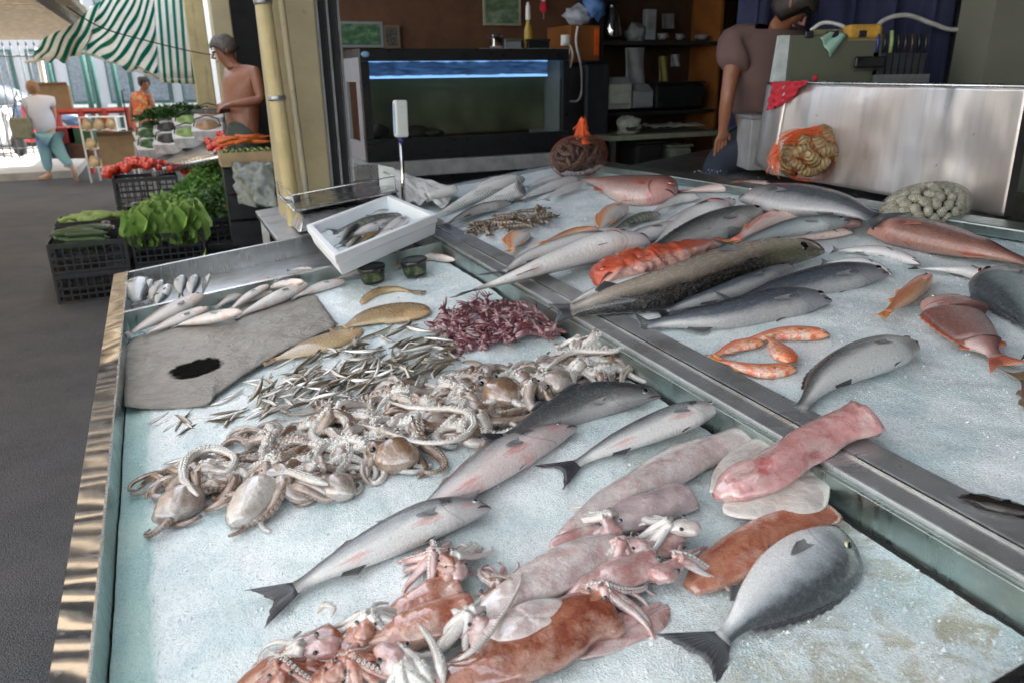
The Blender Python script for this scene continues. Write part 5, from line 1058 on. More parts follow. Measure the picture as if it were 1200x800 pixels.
# ---- shrimps
shr = fleshmat('shrimp_shell', (.20, .14, .085), (.09, .055, .03), .7, .4, 200, rough=.25, sss=.1, csc=50)
def shrimp(k, px, py, yaw, s):
    root = thing('mantis_shrimp', 'brown mantis shrimp in the small tangle on the far ice', 'shrimp', PT(px, py, HR+.012+.007*(k % 5)), 0, 'brown shrimps in a tangle'); root.rotation_euler = plane_rot(yaw, random.uniform(-.4, .4)).to_euler(); root.scale = (s, s, s)
    b_ = MB()
    for i in range(9):
        x = -.075+i*.0155; r = .011*(1-.04*abs(i-4)); b_.lathe((x, .006*sin(i*.5), 0), [(r*.85, 0), (r, .003), (r*.98, .0125), (r*.8, .016)], 10, (1, .05, 0))
    b_.ball((.072, .008, .001), .018, .011, .009, 10, 6); b_.build('shell', shr, root, True)
    t_ = MB()
    for q in (-1, 0, 1): t_.hexa([(-.078, q*.004-.003, -.002), (-.078, q*.004+.003, -.002), (-.10, q*.013+.005, -.002), (-.10, q*.013-.005, -.002), (-.078, q*.004-.003, .002), (-.078, q*.004+.003, .002), (-.10, q*.013+.005, .001), (-.10, q*.013-.005, .001)])
    t_.build('tail_fan', shr, root)
    l_ = MB()
    for i in range(6):
        for q in (-1, 1): x = -.03+i*.014; l_.tube([(x, q*.008, 0), (x+.004, q*.02, .004), (x+.010, q*.027, -.006)], [.0014, .0012, .0006], 4)
    for q in (-1, 1): l_.tube([(.08, q*.004, .002), (.10, q*.012, .006), (.125, q*.02, .0)], [.001, .0008, .0004], 4)
    l_.build('legs', shr, root)['kind'] = 'stuff'
rsh = random.Random(8)
for k in range(24):
    w_ = rsh.random(); x, y, yw, s = 562+w_*82+rsh.uniform(-6, 6), 270-w_*24+rsh.uniform(-8, 9), rsh.uniform(0, 6.28), rsh.uniform(.85, 1.1)
    shrimp(k, x, y, yw, s)
for (x, y, n_, hh) in ((430, 492, 14, HL), (905, 444, 3, HR)):
    pass
# ================================================================ THINGS ON THE COUNTER
# grey wet sheet with the dark ink blot
m = NT('wet_grey_sheet'); n1 = m.noise(7, 5, .65); n2 = m.noise(1, 4, .6, m.map((25, 60, 10)), .5)
c = m.mix(m.ramp(n2, [(.42, 0), (.65, .5)]), m.ramp(n1, [(.3, (.19, .17, .145)), (.7, (.29, .265, .23))]), (.34, .33, .31))
at = m.n('ShaderNodeAttribute', attribute_name='ink'); f = m.ramp(m.math('ADD', at.outputs['Fac'], m.math('MULTIPLY', m.math('SUBTRACT', m.noise(28, 5, .7), .5), .55)), [(.42, 0), (.52, 1)])
c = m.mix(f, c, (.008, .008, .007)); m.set(color=c, rough=m.math('ADD', m.ramp(n1, [(.3, .3), (.7, .5)]), m.math('MULTIPLY', f, .5)), spec=m.math('SUBTRACT', .4, m.math('MULTIPLY', f, .39))); m.bump(n2, .5, .008, m.bump(m.noise(16, 5, .65, None, 1.2), .6, .02)); sheetm2 = m.mat
OUT = [(144, 404), (150, 398), (166, 390), (240, 368), (319, 344), (366, 344), (374, 350), (390, 372), (392, 380), (360, 396), (319, 416), (285, 438), (255, 458), (238, 472), (190, 476), (150, 474), (145, 468), (145, 440)]
n = len(OUT)*7; P3 = [path([PT(x, y, HL+.020) for x, y in OUT+[OUT[0]]], i/n) for i in range(n)]; cc = sum(P3, V((0, 0, 0)))/n; vs = []; ink = []; ic = PT(231, 433, HL+.02); RG = 26
for k in range(RG+1):
    for i in range(n):
        w = k/RG; p = cc.lerp(P3[i], w); q = V((p.x*9, p.y*9, 2)); d = p-ic
        dd = sqrt((d.dot(E2)/.075)**2+(d.dot(E1)/.070)**2); pit = exp(-dd*dd*.9)
        p = p+EN*(.004*noise.noise(q)+.003*noise.noise(q*2.7)+.002*abs(noise.noise(q*7))-.006*pit+.010*(1-w*w)-.006*w**8); vs.append(p-cc); ink.append(max(0, 1-dd*.52))
fs = [(k*n+i, k*n+(i+1) % n, (k+1)*n+(i+1) % n, (k+1)*n+i) for k in range(RG) for i in range(n)]
o = mesh('wet_sheet', vs, fs, sheetm2, None, True, loc=None); o.location = cc; o.data.attributes.new('ink', 'FLOAT', 'POINT').data.foreach_set('value', ink)
so = o.modifiers.new('s', 'SOLIDIFY'); so.thickness = .002; tag(o, 'grey wet sheet with a black ink blot lying at the left of the ice', 'sheet')
# black tubs
tubm = simple('black_tub_plastic', (.012, .014, .012), .25, coat=.4, bump=0)
m = NT('tub_label'); n1 = m.noise(30, 4, .6); m.set(color=m.ramp(n1, [(.40, (.012, .016, .01)), (.54, (.04, .06, .015)), (.62, (.16, .16, .09)), (.7, (.02, .03, .01))]), rough=.35); labm = m.mat
for k, (x, y, lab) in enumerate([(438, 330, 'black round tub with green label, left of the pair'), (487, 322, 'black round tub with green label, right of the pair next to the small orange gurnard')]):
    p = PT(x, y, HL+.005); root = thing('plastic_tub', lab, 'tub', p, 0, 'black tubs on the ice'); R = .052
    c = MB(); c.lathe((0, 0, 0), [(R*.80, 0), (R*.83, .004), (R*.97, .052), (R*.97, .054)], 32, EN); c.build('cup', tubm, root, True)
    c = MB(); c.lathe((0, 0, 0), [(R*.862, .012), (R*.962, .046)], 32, EN, False); c.build('label', labm, root, True); 
    c = MB(); c.lathe((0, 0, 0), [(R*1.04, .052), (R*1.06, .055), (R*1.06, .062), (R*1.02, .064), (R*.97, .061), (R*.5, .060), (R*.05, .060)], 32, EN); c.build('lid', tubm, root, True)
# text lines as little raised print on the labels are too small to read: left as mottled print
# ---- polystyrene box
foam = NT('polystyrene'); v_ = foam.voro(180); foam.set(color=foam.ramp(v_, [(0, (.62, .66, .70)), (.3, (.78, .81, .83))]), rough=.6, sss=.1); foam.bump(v_, .3, .002); foam = foam.mat
hB = .105; cA, cB, cC, cD = PT(359, 264, hB), PT(456, 228, hB), PT(512, 251, hB), PT(392, 300, hB+.012)
ctr = (cA+cB+cC+cD)/4; root = thing('polystyrene_box', 'white polystyrene box of green backed fish tilted on the tray rim', 'box', ctr)
def q4(s, t, z, k=1.0):   # s along A->B / D->C, t along A->D
    s = .5+(s-.5)*k; t = .5+(t-.5)*k; return cA*(1-s)*(1-t)+cB*s*(1-t)+cC*s*t+cD*(1-s)*t+EN*z-ctr
def ring(z, k): return [q4(0, 0, z, k), q4(1, 0, z, k), q4(1, 1, z, k), q4(0, 1, z, k)]
lay = [(-.085, .93), (-.035, .975), (-.033, 1.0), (0, 1.0), (0, .90), (-.008, .885), (-.068, .86)]
vs = []; [vs.extend(ring(z, k)) for z, k in lay]; nl = len(lay)
fs = [(i*4+j, i*4+(j+1) % 4, (i+1)*4+(j+1) % 4, (i+1)*4+j) for i in range(nl-1) for j in range(4)]+[(3, 2, 1, 0), tuple((nl-1)*4+j for j in range(4))]
fs = [tuple(reversed(f)) for f in fs]; bevel(mesh('box_body', vs, fs, foam, root, False), .005, 3)
vs = []; fs = []; nn = 24
for i in range(nn+1):
    for j in range(nn+1): s, t = i/nn, j/nn; p = q4(s, t, -.050, .86); vs.append(p+EN*(.012*noise.noise(V((s*4, t*4, 0)))+.004*noise.noise(V((s*15, t*15, 0)))))
fs = [(i*(nn+1)+j, (i+1)*(nn+1)+j, (i+1)*(nn+1)+j+1, i*(nn+1)+j+1) for i in range(nn) for j in range(nn)]
o = mesh('box_ice', [v+ctr for v in vs], fs, ice_m, None, True, loc=ctr); tag(o, 'crushed ice inside the white polystyrene box', 'ice', kind='stuff')
FB = 'fish inside the polystyrene box'
for k, (lab, a, b_, mt, pf, h_, r) in enumerate([('green backed mackerel at the back of the polystyrene box', (.92, .52), (.20, .22), mStripe, 'long', 1.3, .5), ('pale silver fish in the middle of the polystyrene box', (.70, .55), (.22, .50), mWhite, 'long', 1.3, .2),
        ('tan fish at the near corner of the polystyrene box', (.16, .78), (.55, .70), mGold, 'mullet', 1.1, .2), ('dark fish lying along the left wall of the polystyrene box', (.42, .30), (.12, .58), mOlive, 'bass', 1.1, .3), ('white bellied fish whose head touches the right wall of the polystyrene box', (.93, .68), (.48, .80), mWhite, 'bass', 1.0, .1), ('green grey fish on top of the heap in the polystyrene box', (.82, .62), (.42, .48), mOlive, 'long', 1.3, .6),
        ('small silver fish across the near wall side of the polystyrene box', (.70, .88), (.38, .84), mWhite, 'bass', 1.3, .2), ('short dark fish in the far right corner of the polystyrene box', (.90, .22), (.66, .14), mMac, 'bass', 1.4, .2), ('small greenish fish beside the tan one in the polystyrene box', (.34, .66), (.10, .86), mStripe, 'long', 1.6, .4)]):
    pa_, pb_ = q4(a[0], a[1], -.030+.012*(k == 5), .86)+ctr, q4(b_[0], b_[1], -.034+.012*(k == 5), .86)+ctr
    fish('boxed_fish', lab, 'fish', [0, 0], prof=pf, mat=mt, fin=finG, hs=h_, roll=r, wpts=[pa_, (pa_+pb_)/2+EN*.004, pb_], rings=24, seg=14, mouth=False, tl=.14, group=FB, fins='pd')
# ---- newspaper
def paper(name, seed, txt=True):
    m = NT(name); uv = m.co('UV'); x, y, _ = m.sep(uv); ln = m.ramp(m.math('SINE', m.math('MULTIPLY', y, 210)), [(.0, 0), (.5, 1)]); wd = m.ramp(m.noise(1, 2, .5, m.map((90, 33, 1), uv)), [(.42, 0), (.5, 1)])
    blk = m.ramp(m.noise(3.1+seed, 2, .5, uv), [(.47, 0), (.50, 1)]); c = m.mix(m.math('MULTIPLY', m.math('MULTIPLY', m.math('MULTIPLY', ln, wd), blk), .75 if txt else .2), (.70, .69, .65), (.10, .10, .10))
    c = m.mix(m.ramp(m.noise(4, 3, .5, uv), [(.60, 0), (.64, .35)]), c, (.25, .25, .25)); m.set(color=c, rough=.75); m.bump(m.noise(9, 4), .2, .006); return m.mat
news = paper('newsprint', 0)
def cone(label, tip, mouth_c, R, turns, seed, hb=.0, squash=.55):
    tp, mc = PT(*tip, HR+.012), PT(*mouth_c, HR+R*squash*.9+hb); root = thing('newspaper_cone', label, 'newspaper', tp, 0, 'newspaper cones at the far corner'); ax = (mc-tp); L = ax.length; ax.normalize(); s1 = ax.cross(EN).normalized(); s2 = s1.cross(ax); vs = []; uv = []; na, nl_ = 60, 16
    for i in range(nl_+1):
        t = i/nl_
        for j in range(na+1):
            q = turns*2*pi*j/na+seed; r = (.006+R*t)*(1+.10*j/na+.04*sin(q*3+t*5+seed)); cut = L*t*(1+.16*sin(q*1+seed*2)*t)
            vs.append(tp+ax*cut+s1*cos(q)*r+s2*sin(q)*r*squash-root.location); uv.append((j/na*1.6, t))
    fs = [(i*(na+1)+j, i*(na+1)+j+1, (i+1)*(na+1)+j+1, (i+1)*(na+1)+j) for i in range(nl_) for j in range(na)]
    o = mesh('paper', vs, fs, news, root, True, uv); so = o.modifiers.new('s', 'SOLIDIFY'); so.thickness = .0012; return root
cone('newspaper cone lying farther back, its mouth by the silver fish', (512, 252), (590, 214), .070, 1.15, 1.0, .006); cone('nearer newspaper cone overlapping the other with a dark fish beneath', (520, 262), (612, 222), .062, 1.1, 2.2)
root = thing('crumpled_newspaper', 'crumpled newspaper with a rolled end beside the scale pole', 'newspaper', PT(495, 225, .02))
vs = []; uv = []; A_, B_ = PT(468, 232, .01), PT(532, 222, .03)
A0, A1, A2, A3 = PT(470, 240, .0), PT(522, 246, .0), PT(534, 222, .03), PT(448, 198, .12)
nn = 36
for i in range(nn+1):
    for j in range(nn+1):
        s, t = i/nn, j/nn; p = A0*(1-s)*(1-t)+A1*s*(1-t)+A2*s*t+A3*(1-s)*t; q = V((s*2.2, t*2.2, 4)); p = p+EN*(.05*abs(noise.noise(q))+.022*abs(noise.noise(q*2.6))+.03*sin(pi*s)*sin(pi*t)); vs.append(p-root.location); uv.append((s, t))
fs = [(i*(nn+1)+j, (i+1)*(nn+1)+j, (i+1)*(nn+1)+j+1, i*(nn+1)+j+1) for i in range(nn) for j in range(nn)]
o = mesh('paper', vs, fs, news, root, False, uv); so = o.modifiers.new('s', 'SOLIDIFY'); so.thickness = .001
vs = []; uv = []; ax0, ax1 = PT(500, 232, .05), PT(534, 222, .055)
for i in range(13):
    for j in range(49):
        t = i/12; q = j/48*2*pi*1.6; r = .016+.010*j/48; d = (ax1-ax0).normalized(); s1 = d.cross(EN).normalized(); s2 = s1.cross(d); vs.append(ax0.lerp(ax1, t)+s1*cos(q)*r+s2*sin(q)*r-root.location); uv.append((t*.3, j/48))
fs = [(i*49+j, i*49+j+1, (i+1)*49+j+1, (i+1)*49+j) for i in range(12) for j in range(48)]
o = mesh('rolled_end', vs, fs, news, root, True, uv); so = o.modifiers.new('s', 'SOLIDIFY'); so.thickness = .001
# ---- scale
base = T(.98, 2.72, 0); root = thing('weighing_scale', 'steel weighing scale with wire guard and pole display behind the foam box', 'scale', base)
def sc(a, b_, h): return T(a, b_, h)-base
c = MB(); c.hexa([sc(.80, 2.52, .01), sc(1.30, 2.52, .01), sc(1.30, 2.98, .01), sc(.80, 2.98, .01), sc(.84, 2.56, .085), sc(1.26, 2.56, .085), sc(1.26, 2.94, .085), sc(.84, 2.94, .085)]); bevel(c.build('body', steel, root), .012, 3)
c = MB(); c.bx(sc, .80, 1.31, 2.50, 3.0, .112, .122); bevel(c.build('weighing_pan', steel, root), .004)
c = MB(); c.bx(sc, .98, 1.12, 2.68, 2.82, .086, .111); c.build('load_post', dark, root)
for k, (a, b_) in enumerate(((.82, 2.54), (1.28, 2.54), (.82, 2.96), (1.28, 2.96))):
    c = MB(); c.lathe(sc(a+(.03 if k % 2 == 0 else -.03), b_+(.03 if k < 2 else -.03), .001), [(.014, 0), (.016, .012)], 10); c.build('foot', dark, root)
c = MB(); hh = .19; ps = [sc(.81, 2.99, .12), sc(.81, 2.99, hh), sc(.81, 2.51, hh), sc(.81, 2.51, .12)]; c.tube(ps, .003, 6)
c.tube([sc(.81, 2.99, hh), sc(1.30, 2.99, hh), sc(1.30, 2.99, .12)], .003, 6); c.tube([sc(.81, 2.51, hh), sc(1.30, 2.51, hh), sc(1.30, 2.51, .12)], .003, 6); c.tube([sc(1.30, 2.51, hh), sc(1.30, 2.99, hh)], .003, 6); c.build('wire_guard', steel, root, True)
pb0 = PT(473, 244, .0); d = (AY(470, 116, pb0.y)-pb0); topz = AY(470, 162, pb0.y)
c = MB(); c.tube([pb0-base+V((0, 0, -.1)), topz-base], .011, 14); c.build('display_pole', steel_m, root, True)
c = MB(); c.tube([topz-base-V((0, 0, .02)), topz-base+V((0, 0, .004))], .015, 14); c.build('pole_collar', simple('indigo_plastic', (.03, .025, .12), .4, bump=0), root, True)
hd = AY(469.5, 139.5, pb0.y)-base; whp = simple('white_plastic', (.58, .60, .56), .35, var=.04, bump=0)
c = MB(); c.box(-.033, .033, -.022, .022, -.088, .088); o = c.build('display_head', whp, root); o.location = hd; o.rotation_euler = (0, .02, .5); bevel(o, .010, 3)
lcd = simple('display_window', (.35, .45, .60), .15, var=.05, bump=0); c = MB(); c.box(-.0345, -.0332, -.014, .014, -.07, .07); s2 = c.build('display_window', lcd, root); s2.location = hd; s2.rotation_euler = (0, .02, .5)
# small glass plate edge in front of the pole base
root = thing('white_label_card', 'white card leaning against the pole of the scale', 'card', AY(452, 205, pb0.y))
p0 = root.location; c = MB(); c.hexa([V(v) for v in [(-.035, 0, -.07), (.05, .02, -.07), (.05, .026, -.07), (-.035, .006, -.07), (-.035, 0, .05), (.04, .02, .03), (.04, .026, .03), (-.035, .006, .05)]]); c.build('card', whp, root)
# ---- shellfish in nets
def netmat(name, col, alpha): 
    m = NT(name); m.set(color=col, rough=.5, sheen=.2); return m.mat
def net(root, fn, n, k, r, mat, name='net'):
    """diamond net of thin cords on surface fn(s,t)"""
    mb = MB()
    for d in (1, -1):
        for i in range(n):
            pts = [fn((i/n+d*.22*j/k) % 1.0, .04+.92*j/k)-root.location for j in range(k+1)]; mb.tube(pts, r, 4, False)
    o_ = mb.build(name, mat, root, False); o_['kind'] = 'stuff'; return o_
def shellbag(name, label, cat, c, axes, n, shell_mesh, sname, sizes, netc=None, label2=None, group=None, netn=22, up=EN, knot=None, cordr=.0011, power=1):
    c = V(c); root = thing(name, label, cat, c-up*axes[2]); X, Y, Z = E2, E1, EN; rr = random.Random(sum(map(ord, name)))
    gold = pi*(3-sqrt(5)); k = 0
    def surf(s, t): ph = pi*t; q = 2*pi*s; return c+X*(axes[0]*sin(ph)**.8*cos(q))+Y*(axes[1]*sin(ph)**.8*sin(q))+Z*axes[2]*cos(ph)*1.0
    for i in range(n):
        z = 1-2*(i+.5)/n
        if z < -.55: continue
        q = gold*i; r = sqrt(1-z*z); d = X*(axes[0]*r*cos(q))+Y*(axes[1]*r*sin(q))+Z*axes[2]*z; nn = (X*(r*cos(q)/axes[0])+Y*(r*sin(q)/axes[1])+Z*(z/axes[2])).normalized()
        tx = nn.cross(V((rr.uniform(-1, 1), rr.uniform(-1, 1), rr.uniform(-1, 1)))).normalized(); ty = nn.cross(tx); M = Matrix((tx, ty, (nn+tx*rr.uniform(-.4, .4)).normalized())).transposed()
        o = bpy.data.objects.new(sname, rr.choice(shell_mesh)); COL.objects.link(o); o.parent = root; s = rr.uniform(*sizes); MM = M.to_4x4(); MM.translation = c+d*.93-root.location; o.matrix_local = MM; o.scale = (s, s*rr.uniform(.85, 1.1), s)
    mb = MB(); mb.ball(c-root.location, axes[0]*.80, axes[1]*.80, axes[2]*.78, 16, 10, Matrix((X, Y, Z)).transposed()); fill = mb.build('gap_shade_core', dark_fill, root, True)  # dark core paints the shade in the gaps between the shells
    if netc: net(root, lambda s, t: c+(surf(s, t)-c)*1.07+EN*.0, netn, 16, cordr, netc)
    return root, surf
dark_fill = simple('gap_shade_and_tub_fill', (.03, .027, .02), .6, var=.5, sc=60)  # near-black for the shaded gaps and for some tub contents
def clam_mesh(name, mat, asp=.75, ribs=0, el=1.0, seed=0):
    r = random.Random(seed); vs = []; n, k = 18, 10
    for i in range(k+1):
        p = pi*i/k
        for j in range(n):
            q = 2*pi*j/n; rr = 1-.13*cos(q)+.0*sin(q); h = cos(p); w = sin(p); rb = 1+ribs*cos(i*5.0)
            vs.append((w*cos(q)*rr*el, w*sin(q)*.85*rr, (abs(h)**.9)*(1 if h > 0 else -1)*asp*rb+.0))
    fs = [(i*n+j, (i+1)*n+j, (i+1)*n+(j+1) % n, i*n+(j+1) % n) for i in range(k) for j in range(n)]
    me = bpy.data.meshes.new(name); me.from_pydata(vs, [], fs); me.materials.append(mat); me.polygons.foreach_set('use_smooth', [True]*len(fs)); return me
def shellmat(name, a, b_, line, ringsc=9):
    m = NT(name); co = m.co('Object'); x, y, z = m.sep(co); d = m.n('ShaderNodeVectorMath', operation='DISTANCE'); m.l(co, d.inputs[0]); d.inputs[1].default_value = (.8, 0, .3)
    w = m.math('SINE', m.math('ADD', m.math('MULTIPLY', d.outputs['Value'], ringsc*3), m.math('MULTIPLY', m.noise(2, 3), 5))); oi = m.n('ShaderNodeObjectInfo').outputs['Random']
    c = m.mix(oi, a, b_); c = m.mix(m.ramp(w, [(.45, 0), (.8, .75)]), c, line); c = m.mix(m.ramp(m.noise(3, 4), [(.5, 0), (.7, .6)]), c, line)
    m.set(color=c, rough=.4, coat=.2); m.bump(w, .3, .05); return m.mat
clamM = shellmat('clam_shell', (.40, .38, .29), (.60, .57, .46), (.16, .14, .10), 8); whM = shellmat('whelk_shell', (.20, .12, .045), (.36, .25, .11), (.16, .09, .03), 5); muM = shellmat('mussel_shell', (.035, .022, .016), (.12, .065, .035), (.02, .012, .01), 7)
cords = netmat('pale_net_cord', (.30, .28, .22), 1); corO = netmat('orange_net_cord', (.80, .13, .02), 1)
clams = [clam_mesh('clam', clamM, .62, .03, 1.0, k) for k in range(3)]
cC_ = PT(1084, 246, .035)
shellbag('clam_net', 'net bag of round striped clams in front of the steel guard', 'bag of clams', cC_, (.185, .105, .085), 125, clams, 'clam', (.0195, .0245), cords, netn=20, cordr=.0007)
cW = PT(955, 211, 0)+EN*.112
wr, wsf = shellbag('whelk_net', 'orange net bag of brown whelks standing against the steel guard', 'bag of whelks', cW, (.165, .10, .105), 46, [clam_mesh('whelk', whM, .8, .10, 1.3, k) for k in range(3)], 'whelk', (.033, .044), corO, netn=26, cordr=.0010)
def tuft(root, pts, r0, r1, mat, n=26, name='net_gather', spread=.02, seed=0):
    rr = random.Random(seed); mb = MB(); P_ = [V(p)-root.location for p in pts]
    for i in range(n):
        off = V((rr.uniform(-1, 1), rr.uniform(-1, 1), rr.uniform(-1, 1)))*spread; k = len(P_)
        ph = rr.uniform(0, 6); e0, e1 = rr.uniform(0, .25), rr.uniform(.7, 1)
        mb.tube([path(P_, e0+(e1-e0)*t)+off*(r0+(r1-r0)*t)+V((sin(t*9+ph), 0, cos(t*7+ph)))*spread*.35 for t in [j/8 for j in range(9)]], .0011, 4, False)
    o_ = mb.build(name, mat, root, False); o_['kind'] = 'stuff'; return o_
tuft(wr, [AY(915, 166, cW.y-.06), AY(930, 160, cW.y-.05), AY(955, 158, cW.y-.03), AY(973, 155, cW.y-.02)], 1, 1.6, corO, 55, spread=.020, seed=2); tuft(wr, [AY(912, 168, cW.y-.09), AY(907, 185, cW.y-.10), AY(909, 205, cW.y-.11)], 1, 1.4, corO, 40, spread=.018, seed=3)
cM = PT(680, 206, 0)+EN*.105
mr, msf = shellbag('mussel_net', 'net bag of dark mussels tied with a bright orange neck', 'bag of mussels', cM, (.160, .10, .105), 105, [clam_mesh('mussel', muM, .5, .02, 1.75, k) for k in range(3)], 'mussel', (.016, .021), netmat('dark_red_net_cord', (.22, .05, .025), 1), netn=30, cordr=.0008)
nk = [AY(682, 168, cM.y), AY(682, 158, cM.y), AY(682.5, 148, cM.y), AY(683, 139, cM.y)]
mb = MB(); P_ = [p-mr.location for p in nk]; mb.tube([path(P_, t/8) for t in range(9)], [.085, .05, .028, .021, .019, .018, .019, .022, .018], 12, True, .7); ob = mb.build('net_neck', simple('orange_net', (.78, .10, .015), .6, var=.3, sc=40), mr, True)
tuft(mr, [nk[0], nk[1], nk[2], nk[3]], 2.6, .8, corO, 60, spread=.018, seed=5)
# small scraps
lf = MB(); p = PT(241, 303, -.05); q_ = [V((-.012, 0, 0)), V((0, -.006, .008)), V((.004, 0, .030)), V((.0, .007, .010)), V((-.012, .001, .001))]
lf.add(q_, [(0, 1, 2, 3, 4)]); o = lf.build('leaf_scrap', simple('yellow_green_leaf', (.30, .34, .04), .5, bump=0), None, True); o.location = p; o.scale = (1.6, 1.6, 1.6); so = o.modifiers.new('s', 'SOLIDIFY'); so.thickness = .0012; tag(o, 'small yellow green leaf stuck on the far wall of the steel tray', 'leaf')
rk_ = random.Random(77); vs = []; fs = []; o0 = T(1.0, .6, 0)
for k in range(170):
    if k % 2: a, b_, h = rk_.uniform(.12, 1.25), rk_.uniform(-.55, 1.8), HL
    else: a, b_, h = rk_.uniform(1.45, 2.6), rk_.uniform(-.4, 2.2), HR
    if k % 5 == 0: c0 = PT(538+rk_.gauss(0, 12), 352+rk_.gauss(0, 5), HL+.006); 
    else: c0 = T(a, b_, h+.006)
    r = rk_.uniform(.0008, .0022); n = len(vs); vs += [tuple(c0-o0+V((rk_.uniform(-1, 1), rk_.uniform(-1, 1), rk_.uniform(-.5, .8)))*r) for _ in range(4)]; fs += [(n, n+1, n+2), (n, n+3, n+1), (n, n+2, n+3), (n+1, n+3, n+2)]
o = mesh('dark_specks', vs, fs, dark, None, False); o.location = o0; tag(o, 'tiny dark specks of grit scattered on the ice', 'grit', kind='stuff')
c0 = PT(1172, 596, .004); o = MB(); o.ball((0, 0, .006), .055, .020, .008, 16, 8, Matrix.Rotation(-.55, 3, 'Z'), .7, 25); o = o.build('dark_scrap', simple('wet_dark_cloth', (.02, .015, .013), .35, coat=.4), None, True); o.location = c0; tag(o, 'wet dark scrap of cloth lying on the steel divider at the right', 'scrap')
c0 = PT(1195, 800, HL+.01); vs = []; fs = []
for i in range(13):
    for j in range(13): p = c0+E2*(-.11+.03*i)+E1*(-.14+.0115*j-.004*i)+EN*(.006+.012*noise.noise(V((i*.5, j*.5, 3)))); vs.append(p-c0)
fs = [(i*13+j, (i+1)*13+j, (i+1)*13+j+1, i*13+j+1) for i in range(12) for j in range(12)]
o = mesh('dark_rag', vs, fs, simple('dark_grey_rag', (.05, .045, .05), .7), None, True); o.location = c0; so = o.modifiers.new('s', 'SOLIDIFY'); so.thickness = .003; tag(o, 'dark grey rag at the near right corner of the left tray', 'rag')
# ================================================================ INSIDE THE SHOP
black_p = simple('black_plastic', (.014, .014, .015), .35, var=.2, bump=.05); greyp = simple('grey_panel', (.24, .24, .25), .5, var=.1)
def uvz(px, py, v): p = AV(px, py, v); return p.dot(UU), p.z
VF = 5.0; u0, zt = uvz(421, 57, VF); u1, _ = uvz(667, 65, VF); _, zb = uvz(428, 191, VF); _, zs = uvz(500, 205, VF)
um = (u0+u1)/2; hw = (u1-u0)/2; root = thing('fish_tank', 'large black framed fish tank with blue lit water on a pale cabinet', 'aquarium', W(um, VF, .06), AZ)
def tk(x0, x1, y0, y1, z0, z1, name, mat, bev=0, parent=None):
    c = MB(); c.box(x0, x1, y0, y1, z0-.06, z1-.06); o = c.build(name, mat, parent or root); 
    if bev: bevel(o, bev)
    return o
gx0, gz1 = uvz(432, 72, VF); gx1, gz0 = uvz(659, 154, VF); gx0 -= um; gx1 -= um
tk(-hw, hw, 0, .05, gz1, zt, 'top_frame', black_p, .004); tk(-hw, hw, 0, .05, zb, gz0, 'bottom_frame', black_p, .004)
tk(-hw, gx0, .0, .05, gz0+.001, gz1-.001, 'side_frame', black_p, .003); tk(gx1, hw, .0, .05, gz0+.001, gz1-.001, 'side_frame', black_p, .003)
tk(-hw, hw, .051, .62, zt-.05, zt, 'lid', black_p); tk(hw-.03, hw, .051, .60, zb, zt-.051, 'end_panel', greyp)
tk(-hw, -hw+.02, .051, .60, zb, zb+.12, 'end_panel', greyp); tk(-hw, -hw+.02, .051, .60, zt-.2, zt-.051, 'end_panel', greyp); tk(-hw, -hw+.02, .051, .16, zb+.121, zt-.201, 'end_panel', greyp); tk(-hw, -hw+.02, .45, .60, zb+.121, zt-.201, 'end_panel', greyp)
m = NT('tank_water'); n1 = m.noise(3, 5, .65); z_ = m.sep(m.co('Generated'))[2]
c = m.mix(m.ramp(z_, [(.1, 0), (.9, 1)]), m.ramp(n1, [(.35, (.012, .011, .006)), (.65, (.05, .05, .03))]), m.ramp(n1, [(.3, (.022, .028, .018)), (.7, (.045, .055, .035))]))
m.set(color=c, rough=.4, emit=c, emits=.05); wat = m.mat
m = NT('lit_waterline'); n1 = m.noise(1, 5, .6, m.map((9, 9, 45))); zc_ = m.sep(m.co('Generated'))[2]; zz_ = m.math('ADD', zc_, m.math('MULTIPLY', m.math('SUBTRACT', n1, .5), .25)); m.set(color=(.01, .015, .03), emit=m.mix(m.ramp(zz_, [(.10, 1), (.16, 0), (.80, 0), (.90, 1)]), m.ramp(n1, [(.35, (.005, .012, .04)), (.7, (.03, .07, .17))]), (.22, .42, .85)), emits=.30, rough=.3); bluew = m.mat
_, zw = uvz(500, 92, VF)
tk(gx0, gx1, .30, .31, gz0, zw, 'murky_water', wat); tk(gx0, gx1, .24, .25, zw+.001, gz1+.02, 'lit_surface', bluew)
gl = NT('tank_glass'); gl.set(color=(.9, 1, .95), rough=.02, trans=1, ior=1.1); tk(gx0-.01, gx1+.01, .03, .036, gz0-.01, gz1+.01, 'front_glass', gl.mat)
rk = simple('brown_rock', (.03, .02, .012), .7, var=.5, sc=10)
for k in range(4):
    c = MB(); x = gx0+.08+(gx1-gx0-.16)*k/10+random.uniform(-.03, .03); c.ball((x, .2, gz0-.05), .09, .06, .03+.06*random.random(), 9, 6, None, .5, 3); c.build('rock', rk, root, True)
tk(-hw-.10, hw+.06, -.06, .66, zs, zb-.004, 'cabinet_top', simple('dull_white_sill', (.34, .34, .33), .5), .006)
tk(-hw, hw, .02, .60, .06, zs-.001, 'cabinet', black_p)
for k in range(3): tk(-hw+.03+k*(2*hw-.04)/3, -hw+(k+1)*(2*hw-.04)/3, .0, .018, .12, zs-.06, 'cabinet_door', dark, .003)
c = MB(); c.ball((-hw+.035, -.002, zt-.035-.06), .028, .004, .018, 14, 8); c.build('maker_badge', simple('blue_badge', (.25, .42, .62), .3), root, True)
tk(-hw-.13, -hw-.105, -.05, .05, zb-.12, zb+.02, 'white_bracket', white_p)
